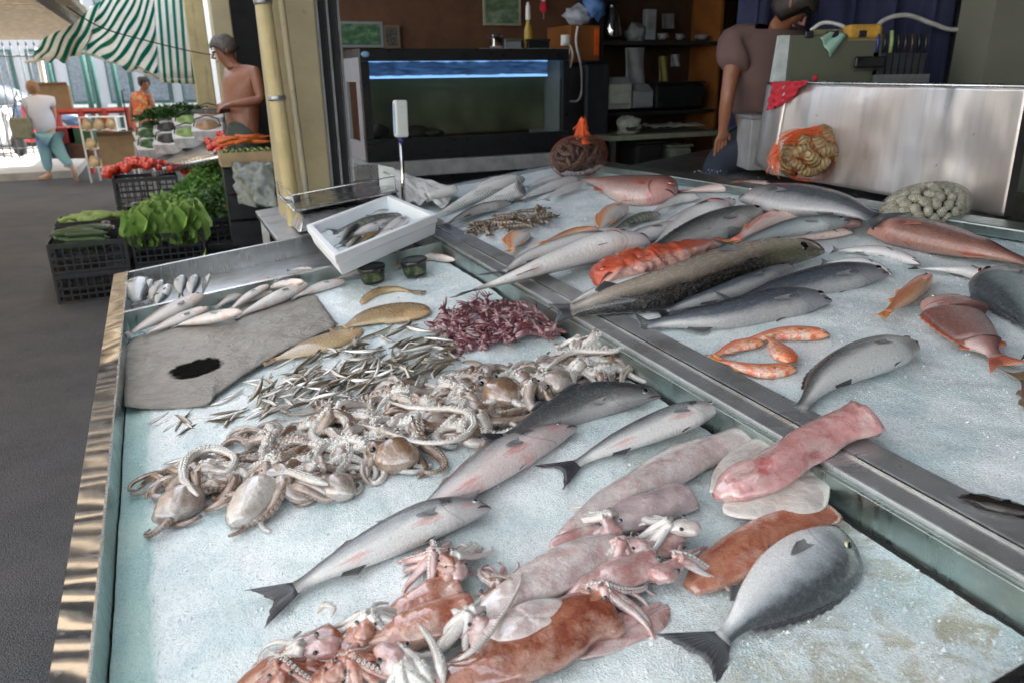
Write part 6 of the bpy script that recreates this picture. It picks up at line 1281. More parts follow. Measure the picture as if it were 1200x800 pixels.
# pictures on the brown wall
VW = 6.045
def flat_on_wall(name, label, cat, x0, y0, x1, y1, mat, frame=None, v=VW, th=.02, fw=.018):
    ua, za = uvz(x0, y1, v); ub, zb_ = uvz(x1, y0, v); root = thing(name, label, cat, W((ua+ub)/2, v, (za+zb_)/2), AZ); w, h = (ub-ua)/2, (zb_-za)/2
    c = MB(); c.box(-w+fw, w-fw, -th, -.002, -h+fw, h-fw); c.build('print', mat, root)
    if frame:
        for q in ((-w, w, h-fw, h), (-w, w, -h, -h+fw)): c = MB(); c.box(q[0], q[1], -th-.004, -.001, q[2], q[3]); c.build('frame_edge', frame, root)
        for q in ((-w, -w+fw), (w-fw, w)): c = MB(); c.box(q[0], q[1], -th-.004, -.001, -h+fw+.001, h-fw-.001); c.build('frame_edge', frame, root)
    return root
def pic(name, stops, sc=6):
    m = NT(name); m.set(color=m.ramp(m.noise(sc, 6, .7, m.map((1, 1, 2.2))), stops), rough=.5); return m.mat
flat_on_wall('green_poster', 'green leafy poster in a pale frame on the brown wall, far left', 'poster', 398, 26, 447, 56, pic('leafy_print', [(.35, (.02, .06, .03)), (.5, (.06, .15, .07)), (.65, (.18, .28, .16))], 14), greyp)
flat_on_wall('small_notice', 'narrow framed notice right of the green poster', 'notice', 450, 30, 467, 57, pic('notice_print', [(.4, (.03, .03, .025)), (.6, (.12, .11, .09))], 30), simple('tan_frame', (.16, .12, .07), .6))
flat_on_wall('landscape_picture', 'framed green landscape picture at the top of the brown wall', 'picture', 566, -4, 609, 30, pic('landscape_print', [(.35, (.04, .07, .02)), (.5, (.12, .18, .10)), (.66, (.30, .36, .26))], 5), simple('cream_frame', (.30, .30, .22), .6))
def at_box(name, label, cat, x0, y0, x1, y1, v, depth, mat, bev=.004, extra=None):
    ua, za = uvz(x0, y1, v); ub, zb_ = uvz(x1, y0, v); root = thing(name, label, cat, W((ua+ub)/2, v, za), AZ); w, h = (ub-ua)/2, zb_-za
    c = MB(); c.box(-w, w, 0, depth, 0, h); bevel(c.build('body', mat, root), bev); 
    if extra: extra(root, w, h, depth)
    return root
ua, za = uvz(563, 65, 5.35)
root = at_box('white_shelf_board', 'white board laid over the fish tank lid', 'shelf', 562, 57, 668, 64, 5.2, .32, white_p)
def lidded(mat):
    def f(r, w, h, d): c = MB(); c.box(-w-.004, w+.004, -.004, d+.004, h+.001, h+.018); bevel(c.build('lid', mat, r), .003)
    return f
at_box('metal_tin', 'small shiny tin standing left on the white board', 'tin', 578, 44, 589, 56, 5.25, .08, steel_m, .01, lidded(steel))
at_box('black_box', 'flat black box right of the yellow figurine stand-in on the white board', 'box', 619, 49, 644, 57, 5.25, .14, black_p, .004, lidded(dark))
at_box('grey_box', 'low grey box between the tin and the yellow figurine stand-in', 'box', 592, 49, 611, 57, 5.25, .14, greyp, .004, lidded(steel_d))
p = AV(619, 57, 5.3); root = thing('figurine_stand_in', 'small yellow and white bottle shape standing in for a toy figurine on the white board', 'bottle', p)  # plain bottle shape put in place of a toy figurine
c = MB(); c.lathe((0, 0, 0), [(.022, 0), (.030, .01), (.030, .12), (.014, .17), (.013, .19)], 14); c.build('bottle_body', simple('yellow_plastic', (.45, .30, .04), .4, bump=0), root, True)
c = MB(); c.lathe((0, 0, .19), [(.017, 0), (.019, .01), (.016, .09), (.004, .12)], 12); c.build('cap', white_p, root, True)
p = AV(637, 4, 6.0); root = thing('red_trinket', 'red and white trinket hanging on the brown wall', 'ornament', p)
c = MB(); c.tube([(0, 0, .05), (0, -.01, -.12)], .002, 4); c.build('string', white_p, root); c = MB(); c.ball((0, -.02, -.03), .035, .02, .05, 10, 7); c.build('red_part', redc, root, True); c = MB(); c.ball((.0, -.02, .04), .03, .02, .03, 10, 7); c.build('white_part', white_p, root, True)
# orange brown cupboard side, cords, plastic bag
wood = simple('orange_wood', (.24, .085, .02), .5, var=.3, sc=5)
def cup(r, w, h, d): c = MB(); c.box(w-.05, w-.01, -.012, -.001, h*.2, h*.9); c.build('orange_strip', simple('orange_plastic', (.75, .11, .015), .45, bump=0), r)
at_box('wooden_cupboard', 'orange brown wooden cupboard on the wall right of the tank', 'cupboard', 668, 30, 703, 74, 5.55, .4, wood, .004, cup)
p = AV(688, 28, 5.6); root = thing('plastic_bag', 'crumpled white and blue plastic bag on the wooden cupboard', 'bag', p)
c = MB(); c.ball((-.07, 0, .06), .11, .09, .07, 16, 10, None, .5, 9); c.build('bag_body', simple('white_film', (.38, .40, .45), .4, var=.3, sc=20), root, True); c = MB(); c.ball((.05, -.02, .12), .08, .07, .09, 14, 9, None, .6, 9); c.build('blue_print', simple('blue_film', (.10, .22, .50), .4, var=.4, sc=20), root, True)
b = MB(); P_ = [AV(x, y, 5.5) for x, y in ((677, 31), (675, 50), (680, 75), (682, 100), (678, 117), (668, 119))]; b.tube([path(P_, i/24) for i in range(25)], .009, 8); tag(b.build('white_cable', white_p, None, True, loc=P_[0]), 'white cable looping down from the plastic bag', 'cable')
b = MB(); P_ = [AV(x, y, 5.2) for x, y in ((662, 50), (668, 54), (671, 65), (668, 80))]; b.tube([path(P_, i/16) for i in range(17)], .008, 8); b.box(P_[0].x-.03, P_[0].x+.03, P_[0].y-.02, P_[0].y+.02, P_[0].z-.02, P_[0].z+.05); tag(b.build('plug', white_p, None, True, loc=P_[0]), 'white plug and short lead at the right end of the tank lid', 'plug')
at_box('dark_bin', 'tall dark grey bin between the tank and the desk', 'bin', 684, 74, 716, 170, 5.45, .35, simple('bin_plastic', (.025, .027, .03), .5), .03, lidded(black_p))
# shelf unit
def shelfunit():
    ua, zt_ = uvz(703, 48, 5.6); ub, _ = uvz(846, 48, 5.6); _, zm = uvz(780, 130, 5.6); root = thing('shelf_unit', 'dark shelf unit crammed with odds and ends behind the seller', 'shelves', W((ua+ub)/2, 5.6, .06), AZ); w = (ub-ua)/2
    for z in (zt_-.09, zm-.09, zt_+.42):
        c = MB(); c.box(-w, w, 0, .40, z, z+.03); c.build('shelf', dark, root)
    for x in (-w, w-.03): c = MB(); c.box(x, x+.03, .0, .40, 0, zt_+.5); c.build('upright', wood if x > 0 else dark, root)
    c = MB(); c.box(-w, w, .40, .42, .6, zt_+.5); c.build('back_panel', simple('brown_backboard', (.05, .022, .01), .7), root)
    return root
shelfunit()
p = AV(716, 44, 5.65); root = thing('steel_kettle', 'tall polished steel jug on the top shelf', 'jug', p)
c = MB(); c.lathe((0, 0, 0), [(.075, 0), (.082, .01), (.078, .06), (.055, .20), (.045, .225)], 24); c.build('body', steel_m, root, True); c = MB(); c.lathe((0, 0, .226), [(.047, 0), (.03, .02), (.012, .028), (.014, .04)], 18); c.build('lid', steel, root, True); c = MB(); c.tube([(-.05, 0, .2), (-.11, 0, .17), (-.10, 0, .06), (-.075, 0, .04)], .008, 8); c.build('handle', black_p, root, True)
whm = simple('grey_white_ceramic', (.20, .20, .20), .4, bump=0)
for k, (x, w_, h_, mt, lab, nm, ct) in enumerate([(745, .05, .10, whm, 'grumpy grey cloth bundle on the top shelf beside the jug', 'cloth_bundle', 'cloth'), (760, .05, .13, greyp, 'pale upright packet on the top shelf', 'packet', 'packet'), (776, .045, .05, whm, 'white cup at the middle of the top shelf', 'cup', 'cup'), (796, .035, .045, whm, 'second white cup right of the middle of the top shelf', 'cup', 'cup'), (822, .06, .04, whm, 'low white bowl at the right end of the top shelf', 'bowl', 'bowl')]):
    p = AV(x, 47, 5.7); root = thing(nm, lab.replace('grumpy ', 'crumpled '), ct, p, AZ)
    c = MB()
    if nm in ('cup', 'bowl'): c.lathe((0, 0, 0), [(w_*.6, 0), (w_, h_*.4), (w_, h_), (w_*.88, h_), (w_*.8, h_*.4), (w_*.3, h_*.15)], 16); c.build('vessel', mt, root, True); c = MB(); c.tube([(w_, 0, h_*.8), (w_*1.5, 0, h_*.6), (w_, 0, h_*.3)], .006, 6); c.build('handle', mt, root, True)
    elif nm == 'packet': c.box(-w_, w_, -.03, .03, 0, h_*1.8); bevel(c.build('carton', mt, root), .006); c = MB(); c.box(-w_*.7, w_*.7, -.033, -.0305, h_*.6, h_*1.4); c.build('print', whm, root)
    else: c.ball((0, 0, .05), .09, .07, .08, 14, 9, None, .7, 10); c.build('cloth', mt, root, True)
def hangs(name, label, cat, x0, y0, x1, y1, v, mat, f=.01):
    a_, b_, c2, d_ = AV(x0, y1, v), AV(x1, y1, v), AV(x1, y0, v), AV(x0, y0, v); root = thing(name, label, cat, (a_+c2)/2); sheet('sheet', [a_, b_, c2, d_], 10, 10, mat, root, lambda s, t: f*sin(s*9+t*3), .003); return root
hangs('hanging_papers', 'pale papers hanging under the top shelf at left', 'papers', 733, 56, 756, 100, 5.58, whm); hangs('yellow_paper', 'dull yellow paper hanging in the shelf unit', 'paper', 772, 66, 783, 96, 5.58, simple('yellow_card', (.16, .13, .03), .6)); hangs('small_note', 'small white note pinned in the shelf unit', 'note', 786, 64, 797, 78, 5.57, whm); hangs('wall_calendar', 'small printed calendar on the wall above the shelves', 'calendar', 776, 16, 791, 34, 5.9, whm, .003)
def prn(r, w, h, d): c = MB(); c.hexa([(-w+.02, -.02, h+.001), (w-.02, -.02, h+.001), (w-.02, d, h+.001), (-w+.02, d, h+.001), (-w+.04, .03, h+.05), (w-.04, .03, h+.05), (w-.04, d, h+.05), (-w+.04, d, h+.05)]); bevel(c.build('lid', whm, r), .004); c = MB(); c.box(-w*.7, w*.7, -.04, -.001, h*.15, h*.25); c.build('tray', greyp, r)
at_box('printer', 'dull white printer on the desk behind the mussel net', 'printer', 704, 98, 741, 129, 5.5, .25, simple('aged_white_plastic', (.36, .37, .31), .5, bump=0), .01, prn)
at_box('grey_machine', 'grey box shaped machine right of the printer', 'machine', 742, 106, 766, 127, 5.52, .2, greyp, .008, prn); at_box('black_machine', 'large black machine on the desk shelf', 'machine', 768, 98, 826, 128, 5.53, .2, black_p, .02, lidded(black_p))
# work table with cloth
u_a, z_a = uvz(716, 160, 5.2); u_b, _ = uvz(850, 160, 5.2); root = thing('work_table', 'pale work table with cloths behind the big grey fish', 'table', W((u_a+u_b)/2, 5.2, .06), AZ); w = (u_b-u_a)/2
c = MB(); c.box(-w, w, 0, .5, z_a-.10, z_a-.06); bevel(c.build('table_top', simple('pale_laminate', (.24, .25, .18), .5), root), .006)
for x in (-w+.04, w-.06): c = MB(); c.box(x-.02, x+.02, .02, .06, 0, z_a-.101); c.build('leg', steel_d, root)
p = AV(736, 152, 5.3); root = thing('cloth_heap', 'white crumpled cloth bag with a dark opening on the work table', 'cloth', p); c = MB(); c.ball((0, 0, .03), .10, .08, .07, 18, 12, None, .6, 8); c.build('cloth', simple('dull_white_cloth', (.30, .30, .26), .8, var=.3, sc=30), root, True); c = MB(); c.ball((.02, -.06, .01), .05, .03, .02, 12, 8); c.build('dark_opening', dark, root, True)
p = AV(790, 152, 5.3); root = thing('white_cloth', 'flat rumpled white cloth along the work table', 'cloth', p); sheet('cloth', [p+V((-.25, -.08, .01)), p+V((.25, -.02, .01)), p+V((.25, .18, .02)), p+V((-.25, .12, .02))], 30, 12, simple('grey_white_cloth', (.26, .26, .22), .85, var=.3, sc=30), root, lambda s, t: .02*noise.noise(V((s*9, t*5, 0)))+.02, .004)
for k, (x0, y0, x1, y1, mt, lab) in enumerate([(745, 168, 778, 196, dark, 'dark bucket under the work table'), (786, 172, 812, 204, simple('pale_green_plastic', (.18, .20, .15), .5), 'pale green canister under the work table')]): at_box('canister', lab, 'canister', x0, y0, x1, y1, 5.25, .25, mt, .03, lidded(mt))
# ---- knife rack and boards behind the splash guard
YB = 3.95
def ybox(name, label, cat, x0, y0, x1, y1, Y, d, mat, bev=.004):
    a_, b_ = AY(x0, y1, Y), AY(x1, y0, Y); root = thing(name, label, cat, a_); c = MB(); c.box(0, b_.x-a_.x, 0, d, 0, b_.z-a_.z); bevel(c.build('body', mat, root), bev); return root, b_.x-a_.x, b_.z-a_.z
bd = simple('grey_green_board', (.10, .105, .07), .6, var=.15, sc=3)
root, w, h = ybox('cutting_board', 'big grey green cutting board standing behind the steel guard', 'cutting board', 917, 40, 1036, 135, YB, .04, bd)
c = MB(); c.hexa([V(q) for q in [(-.075, .0, 0), (-.003, 0, 0), (-.003, .06, 0), (-.075, .06, 0), (-.045, 0, h), (-.003, 0, h), (-.003, .06, h), (-.045, .06, h)]]); c.build('white_edge', simple('pale_blue_white', (.50, .54, .53), .5), root)
for x in (.15, .42, .72): c = MB(); c.box(w*x, w*x+.04, -.012, .052, h-.015, h+.018); bevel(c.build('clip', black_p, root), .004)
p = AY(1011, 43, YB+.02); root = thing('yellow_sponge', 'orange yellow loaf shaped sponge on top of the cutting board', 'sponge', p); c = MB(); c.box(-.085, .085, -.03, .05, -.012, .055); bevel(c.build('foam', simple('yellow_foam', (.50, .27, .04), .8, sc=30), root), .02, 4); c = MB(); c.box(-.08, .08, -.028, .048, -.02, -.0125); c.build('scourer', simple('tan_felt', (.25, .2, .1), .9), root)
p = AY(975, 42, YB-.01); root = thing('green_cloth', 'small pale green cloth draped over the edge of the board', 'cloth', p); sheet('cloth', [p+V((-.06, -.01, -.01)), p+V((.0, -.02, -.10)), p+V((.07, -.01, .0)), p+V((.01, .01, .03))], 10, 8, simple('mint_cloth', (.26, .42, .33), .85), root, lambda s, t: .006*sin(s*11), .003)
root, w, h = ybox('tan_roll', 'tan rolled cloth lying behind the sponge', 'roll', 952, 34, 992, 50, YB+.08, .06, simple('tan_cloth', (.20, .17, .09), .8), .012)
c = MB(); c.lathe((w, .03, h*.5), [(.02, 0), (.024, .004), (.01, .008)], 12, (1, 0, 0)); c.build('roll_end', greyp, root)
cols = [('blue', (.03, .04, .16)), ('black', (.012, .012, .012)), ('green', (.28, .38, .14)), ('black', (.015, .015, .015)), ('black', (.02, .018, .015)), ('brown', (.05, .035, .02)), ('black', (.012, .012, .014)), ('black', (.02, .02, .02))]
rootR, w, h = ybox('knife_rack', 'dark knife rack at the right end of the cutting board', 'knife rack', 1020, 92, 1088, 104, YB-.02, .10, dark)
c = MB(); c.box(0, w, -.01, -.001, h*.3, h+.02); c.build('front_strip', steel_d, rootR)
blade_m = simple('dark_blade', (.07, .07, .07), .35, metal=.5)  # one dark grey metal for all the blades
posn = ['leftmost in the rack', 'second in the rack', 'third in the rack', 'fourth in the rack', 'fifth in the rack', 'sixth in the rack', 'next to last in the rack', 'last on the right of the rack']
for k, (cn, cl) in enumerate(cols):
    x = 1031+k*7.6; t0 = AY(x-2+k*.5, 40 if k != 2 else 36, YB+.0); t1 = AY(x-4+k*.4, 62, YB); t2 = AY(x-8, 97, YB); root = thing('knife', '%s handled fish knife, %s' % (cn, posn[k]), 'knife', t2, 0, 'knives in the rack')
    c = MB(); c.tube([t1-t2, t0.lerp(t1, .5)-t2+V((.003, 0, 0)), t0-t2], [.011, .014, .012], 8, True, .7); c.build('handle', simple('handle_'+cn, cl, .4, bump=0), root, True)
    d = (t2-t1); sx = V((.014, 0, 0)); c = MB(); c.hexa([t1-t2-sx, t1-t2+sx, t1-t2+sx+V((0, .003, 0)), t1-t2-sx+V((0, .003, 0)), V((-.006, 0, 0)), V((.012, 0, 0)), V((.012, .003, 0)), V((-.006, .003, 0))]); c.build('blade', blade_m, root)
p = AY(1018, 74, YB-.03); root = thing('black_brush', 'black scaling brush hung flat on the cutting board', 'brush', p); c = MB(); c.box(-.075, .075, -.02, .0, -.022, .03); bevel(c.build('brush_body', black_p, root), .008); c = MB()
for i in range(22): x = -.07+i*.0065; c.tube([(x, -.012, -.022), (x, -.012, -.038)], .0015, 4)
c.build('bristles', dark, root)['kind'] = 'stuff'
b = MB(); P_ = [AY(x, y, 4.25) for x, y in ((950, 36), (965, 27), (985, 30), (1000, 40))]; b.tube([path(P_, i/20) for i in range(21)], .010, 8); tag(b.build('white_hose', white_p, None, True, loc=P_[0]), 'short arch of white hose behind the seller', 'hose')
b = MB(); P_ = [AY(x, y, 4.2) for x, y in ((1022, 40), (1036, 24), (1062, 18), (1090, 27), (1115, 35), (1140, 30), (1165, 16))]; b.tube([path(P_, i/50) for i in range(51)], .012, 8); tag(b.build('white_hose', simple('dull_hose', (.42, .41, .38), .5), None, True, loc=P_[0]), 'long wavy white hose against the blue cloth', 'hose')
a_, b_ = AY(1148, 110, 3.9), AY(1235, 110, 3.9); root = thing('inner_post', 'broad grey green post at the right edge behind the steel guard', 'post', (a_.x, a_.y, 0)); c = MB(); c.box(0, b_.x-a_.x, 0, .3, .07, 3.29); c.build('shaft', olive, root); c = MB(); c.box(-.02, b_.x-a_.x+.02, -.02, .3, 0, .07); c.build('foot', concrete, root)
# ================================================================ PEOPLE
skinT = fleshmat('tanned_skin', (.28, .115, .06), (.23, .08, .04), .4, 0, 60, rough=.42, sss=.12, csc=5); skinP = fleshmat('fair_skin', (.50, .29, .20), (.42, .22, .15), .4, 0, 60, rough=.45, sss=.12, csc=5)
for _m in (skinT, skinP): _m.node_tree.nodes['Principled BSDF'].inputs['Coat Weight'].default_value = .06
hairD = simple('dark_hair', (.025, .018, .014), .6, var=.4, sc=60); hairG = simple('greying_hair', (.09, .07, .055), .6, var=.5, sc=60); hairB = simple('light_brown_hair', (.26, .14, .07), .6, var=.3, sc=60)
def skinned(name, verts, edges, rad, mat, parent, lv=2, rootv=0):
    me = bpy.data.meshes.new(name); o_ = parent.location; me.from_pydata([tuple(V(v)-o_) for v in verts], edges, []); me.materials.append(mat); o = link(name, me, parent)
    o.modifiers.new('skin', 'SKIN'); sk = me.skin_vertices[0] if me.skin_vertices else None
    if not me.skin_vertices:
        me.attributes  # skin layer is created by the modifier through bmesh
        import bmesh as bm_; b_ = bm_.new(); b_.from_mesh(me); b_.verts.layers.skin.verify(); b_.to_mesh(me); b_.free()
    for i, r in enumerate(rad):
        d = me.skin_vertices[0].data[i]; d.radius = r if isinstance(r, tuple) else (r, r); d.use_root = (i == rootv)
    s = o.modifiers.new('sub', 'SUBSURF'); s.levels = lv; s.render_levels = lv
    o.modifiers['skin'].use_smooth_shade = True
    if name not in ('body',): sm_ = o.modifiers.new('relax', 'SMOOTH'); sm_.factor = .5; sm_.iterations = 6
    return o
def figure(name, label, J, skin, sc=1.0, group=None, facedir=V((-.6, -.8, -.2)), hands=True, cloth=(), tw=.15, td=.10, hair=None, hairlong=False, bun=False, feet=True):
    root = thing(name, label, 'person', V((J['pelvis'].x, J['pelvis'].y, 0))); vs = []; ed = []; rd = []; ix = {}
    def add(k, p, r, par=None):
        ix[k] = len(vs); vs.append(V(p)); rd.append(r)
        if par is not None: ed.append((ix[par], ix[k]))
    add('pelvis', J['pelvis'], (tw*.95, td*1.1)); add('belly', J['pelvis'].lerp(J['chest'], .45), (tw*.85, td), 'pelvis'); add('chest', J['chest'], (tw*1.05, td*1.15), 'belly'); add('neckb', J['chest'].lerp(J['neck'], .75), (.07, .065), 'chest'); add('neck', J['neck'].lerp(J['head'], .15), .052, 'neckb'); add('head0', J['head']-V((0, 0, .045)), (.068, .075), 'neck'); add('head1', J['head']+V((0, 0, .02)), (.078, .09), 'head0'); add('head2', J['head']+V((0, 0, .075)), (.055, .065), 'head1')
    fd = facedir.normalized(); side = fd.cross(V((0, 0, 1))).normalized()
    for s in 'LR':
        if 'sh'+s in J:
            add('sh'+s, J['sh'+s], .055, 'chest'); add('el'+s, J['el'+s], .040, 'sh'+s); add('fa'+s, J['el'+s].lerp(J['ha'+s], .4), .038, 'el'+s); add('wr'+s, J['el'+s].lerp(J['ha'+s], .85), .025, 'fa'+s); add('pa'+s, J['ha'+s], (.034, .018), 'wr'+s)
            if hands:
                d = (J['ha'+s]-J['el'+s]).normalized(); a = d.cross(V((0, 0, 1))).normalized(); dn = V((0, 0, -1))
                for f in range(4):
                    L_ = (.07, .08, .076, .06)[f]; o_ = a*(f-1.5)*.018; b0 = J['ha'+s]+d*.035+o_; add('f%s%d' % (s, f), b0, .0105, 'pa'+s); add('g%s%d' % (s, f), b0+d*L_*.5+dn*.012, .0095, 'f%s%d' % (s, f)); add('h%s%d' % (s, f), b0+d*L_*.75+dn*.04, .008, 'g%s%d' % (s, f))
                b0 = J['ha'+s]+a*.038-d*.005; add('t'+s, b0, .011, 'pa'+s); add('u'+s, b0+d*.04+a*.012, .009, 't'+s)
        if 'hi'+s in J:
            add('hi'+s, J['hi'+s], .088, 'pelvis'); add('kn'+s, J['kn'+s], .058, 'hi'+s); add('ca'+s, J['kn'+s].lerp(J['an'+s], .3), .055, 'kn'+s); add('an'+s, J['an'+s], .035, 'ca'+s)
            if feet: add('to'+s, J['an'+s]+J.get('toe'+s, fd*.15)+V((0, 0, -.05)), (.035, .025), 'an'+s)
    skinned('body', vs, ed, [tuple(q*sc for q in r) if isinstance(r, tuple) else r*sc for r in rd], skin, root)
    H = J['head']-root.location; up = side.cross(fd).normalized(); up = up if up.z > 0 else -up; mb = MB(); n = H+fd*.098-up*.0; mb.tube([n+up*.02-fd*.01, n+fd*.018-up*.012, n-fd*.006-up*.026], [.007, .013, .008], 8); mb.build('nose', skin, root, True)
    for q in (-1, 1):
        mb = MB(); mb.ball(H+side*q*.082-up*.0, .010, .018, .030, 10, 8); mb.build('ear', skin, root, True); mb = MB(); mb.ball(H+fd*.086+side*q*.030+up*.022, .012, .012, .008, 10, 6); mb.build('eye', dark, root, True)
        mb = MB(); mb.tube([H+fd*.092+side*q*.014+up*.042, H+fd*.09+side*q*.034+up*.046, H+fd*.076+side*q*.05+up*.040], [.003, .004, .002], 6); mb.build('eyebrow', hair or hairD, root, True)
    mb = MB(); mb.tube([H+fd*.088-side*.022-up*.052, H+fd*.098-up*.050, H+fd*.088+side*.022-up*.052], [.003, .006, .003], 6); mb.build('lips', simple('lips', (.30, .10, .08), .5, bump=0), root, True)
    if hair:
        mb = MB(); M = Matrix((side, -fd, up)).transposed(); vv = []; nn, kk = 20, 10
        for i in range(kk+1):
            p = (pi*(.64 if not hairlong else .80))*i/kk
            for j in range(nn):
                q = 2*pi*j/nn; d = V((sin(p)*cos(q), sin(p)*sin(q), cos(p))); fr = max(0, -d.y)      # front cut back to the hairline
                pp = min(p, pi*.36) if d.y < -.35 else p; d = V((sin(pp)*cos(q), sin(pp)*sin(q), cos(pp))); r_ = 1+.07*noise.noise(d*5+H)
                vv.append(H+up*.022+M @ V((d.x*.084*r_, d.y*.100*r_, d.z*.096*r_*(1.0 if d.z > 0 or not hairlong else 1.35))))
        mb.add(vv, [(i*nn+j, (i+1)*nn+j, (i+1)*nn+(j+1) % nn, i*nn+(j+1) % nn) for i in range(kk) for j in range(nn)]); o = mb.build('hair', hair, root, True); so = o.modifiers.new('s', 'SOLIDIFY'); so.thickness = .012
        if bun: mb = MB(); mb.ball(H-fd*.10+up*.07, .05, .05, .045, 12, 8, None, .2, 9); mb.build('hair_bun', hair, root, True)
    return root
def garment(root, name, pts, edges, rad, mat, lv=2):
    rad = [tuple(q*1.17 for q in r) if isinstance(r, tuple) else r*1.2 for r in rad]
    return skinned(name, pts, edges, rad, mat, root, lv)
# shirtless man at the grocer's stall
Y = 6.35; J = dict(head=AY(264, 60, Y), neck=AY(272, 77, Y), chest=AY(283, 92, Y+.02), pelvis=AY(286, 146, Y+.02), shR=AY(299, 84, Y-.13), elR=AY(306, 117, Y-.18), haR=AY(268, 124, Y-.30), shL=AY(268, 84, Y+.15), elL=AY(272, 112, Y+.2), haL=AY(262, 123, Y-.02),
                  hiR=AY(292, 155, Y-.09), knR=AY(291, 195, Y-.12), anR=AY(293, 232, Y-.08), hiL=AY(280, 155, Y+.09), knL=AY(280, 195, Y+.1), anL=AY(281, 230, Y+.12))
man = figure('person', 'shirtless tanned man in grey shorts looking down at a tray in his hands', J, skinT, facedir=V((-.85, -.45, -.35)), hair=hairG, tw=.18, td=.14)
sh = simple('grey_green_cotton', (.07, .085, .075), .9, var=.3, sc=8)
pz = AY(286, 140, Y+.02)
garment(man, 'shorts', [AY(286, 138, Y+.02), J['pelvis'], J['hiR'], J['knR'].lerp(J['hiR'], .25), J['hiL'], J['knL'].lerp(J['hiL'], .25)], [(0, 1), (1, 2), (2, 3), (1, 4), (4, 5)], [(.155, .135), (.17, .14), .115, .10, .115, .10], sh)
root = thing('dark_tray', 'dark flat tray held by the shirtless man', 'tray', AY(250, 131, Y-.22)); c = MB(); c.box(-.13, .10, -.09, .09, -.012, -.004); bevel(c.build('tray_base', black_p, root), .003)
for q in ((-.13, -.124, -.09, .09), (.094, .10, -.09, .09), (-.124, .094, -.09, -.084), (-.124, .094, .084, .09)): c = MB(); c.box(q[0], q[1], q[2], q[3], -.0035, .02); c.build('tray_edge', black_p, root)
# woman in the orange dress
Y = 13.6; J = dict(head=AY(169, 99, Y), neck=AY(168, 106, Y), chest=AY(166, 115, Y), pelvis=AY(168, 142, Y), shR=AY(175.5, 111, Y-.05), elR=AY(180, 127, Y-.05), haR=AY(186, 142, Y-.1), shL=AY(156, 112, Y+.05), elL=AY(154, 128, Y), haL=AY(154, 140, Y-.02), hiR=AY(172, 146, Y), knR=AY(172, 166, Y), anR=AY(172, 190, Y), hiL=AY(164, 146, Y), knL=AY(163, 166, Y), anL=AY(163, 190, Y))
wd = figure('person', 'woman in an orange patterned dress with dark bun beside the red railing', J, skinT, facedir=V((.8, -.5, -.1)), hair=hairD, bun=True, tw=.14, td=.10)
m = NT('orange_print_cotton'); n1 = m.voro(24, out='Color'); m.set(color=m.ramp(m.sep(n1)[0], [(.2, (.60, .10, .03)), (.45, (.65, .20, .05)), (.6, (.60, .42, .12)), (.75, (.15, .22, .16)), (.9, (.60, .08, .08))]), rough=.9); drm = m.mat
garment(wd, 'dress', [AY(168, 109, Y), J['chest'], AY(166, 130, Y), AY(168, 142, Y), AY(169, 156, Y), AY(170, 172, Y), J['shR'], J['shL']], [(0, 1), (1, 2), (2, 3), (3, 4), (4, 5), (1, 6), (1, 7)], [(.10, .08), (.165, .125), (.135, .115), (.175, .15), (.20, .17), (.22, .18), .065, .065], drm)
root = thing('black_handbag', 'black handbag hanging at the side of the woman in orange', 'handbag', AY(153, 158, Y-.1)); c = MB(); c.ball((0, 0, 0), .13, .06, .13, 14, 9); c.build('bag_body', black_p, root, True); c = MB(); c.tube([(-.02, 0, .1), (-.02, 0, .72), (.04, 0, .74)], .012, 6); c.build('strap', black_p, root, True)
# woman in white
Y = 13.0; J = dict(head=AY(38, 104, Y), neck=AY(41, 112, Y), chest=AY(46, 121, Y), pelvis=AY(55, 156, Y), shR=AY(60, 118, Y+.1), elR=AY(64, 137, Y+.12), haR=AY(58, 152, Y+.05), shL=AY(33, 120, Y-.12), elL=AY(33, 137, Y-.15), haL=AY(31, 148, Y-.2), hiR=AY(61, 160, Y), knR=AY(72, 182, Y), anR=AY(86, 199, Y), hiL=AY(50, 160, Y-.05), knL=AY(53, 182, Y-.08), anL=AY(58, 205, Y-.05), toeL=V((-.13, -.08, 0)), toeR=V((.03, -.02, -.12)))
ww = figure('person', 'woman in white T-shirt and blue green trousers walking away with a bag', J, skinP, facedir=V((-.75, .6, -.1)), hair=hairB, hairlong=True, tw=.15, td=.11)
wt = simple('white_cotton', (.62, .64, .74), .9, var=.05, sc=6); bl = NT('blue_green_denim'); x_ = bl.sep(bl.co('Object'))[0]; bl.set(color=bl.ramp(bl.noise(2, 3), [(.3, (.20, .32, .48)), (.5, (.22, .46, .46)), (.7, (.34, .44, .68))]), rough=.9)
garment(ww, 't_shirt', [AY(42, 113, Y), J['chest'], AY(50, 138, Y), AY(55, 160, Y), J['shR'], J['shR'].lerp(J['elR'], .45), J['shL'], J['shL'].lerp(J['elL'], .45)], [(0, 1), (1, 2), (2, 3), (1, 4), (4, 5), (1, 6), (6, 7)], [(.09, .07), (.20, .15), (.205, .15), (.215, .165), .085, .075, .085, .075], wt)
garment(ww, 'trousers', [J['pelvis'], J['hiR'], J['knR'], J['knR'].lerp(J['anR'], .85), J['hiL'], J['knL'], J['knL'].lerp(J['anL'], .85)], [(0, 1), (1, 2), (2, 3), (0, 4), (4, 5), (5, 6)], [(.19, .15), .125, .085, .062, .125, .085, .062], bl.mat)
for s in 'LR':
    mb = MB(); a_ = J['an'+s]-ww.location; t_ = J['toe'+s]; mb.tube([a_+V((0, 0, -.03))-t_*.2, a_+t_*.5+V((0, 0, -.06)), a_+t_*1.3+V((0, 0, -.07))], [.045, .05, .035], 8, True, .8); mb.build('sandal', simple('sandal_leather', (.25, .17, .12), .6), ww, True)
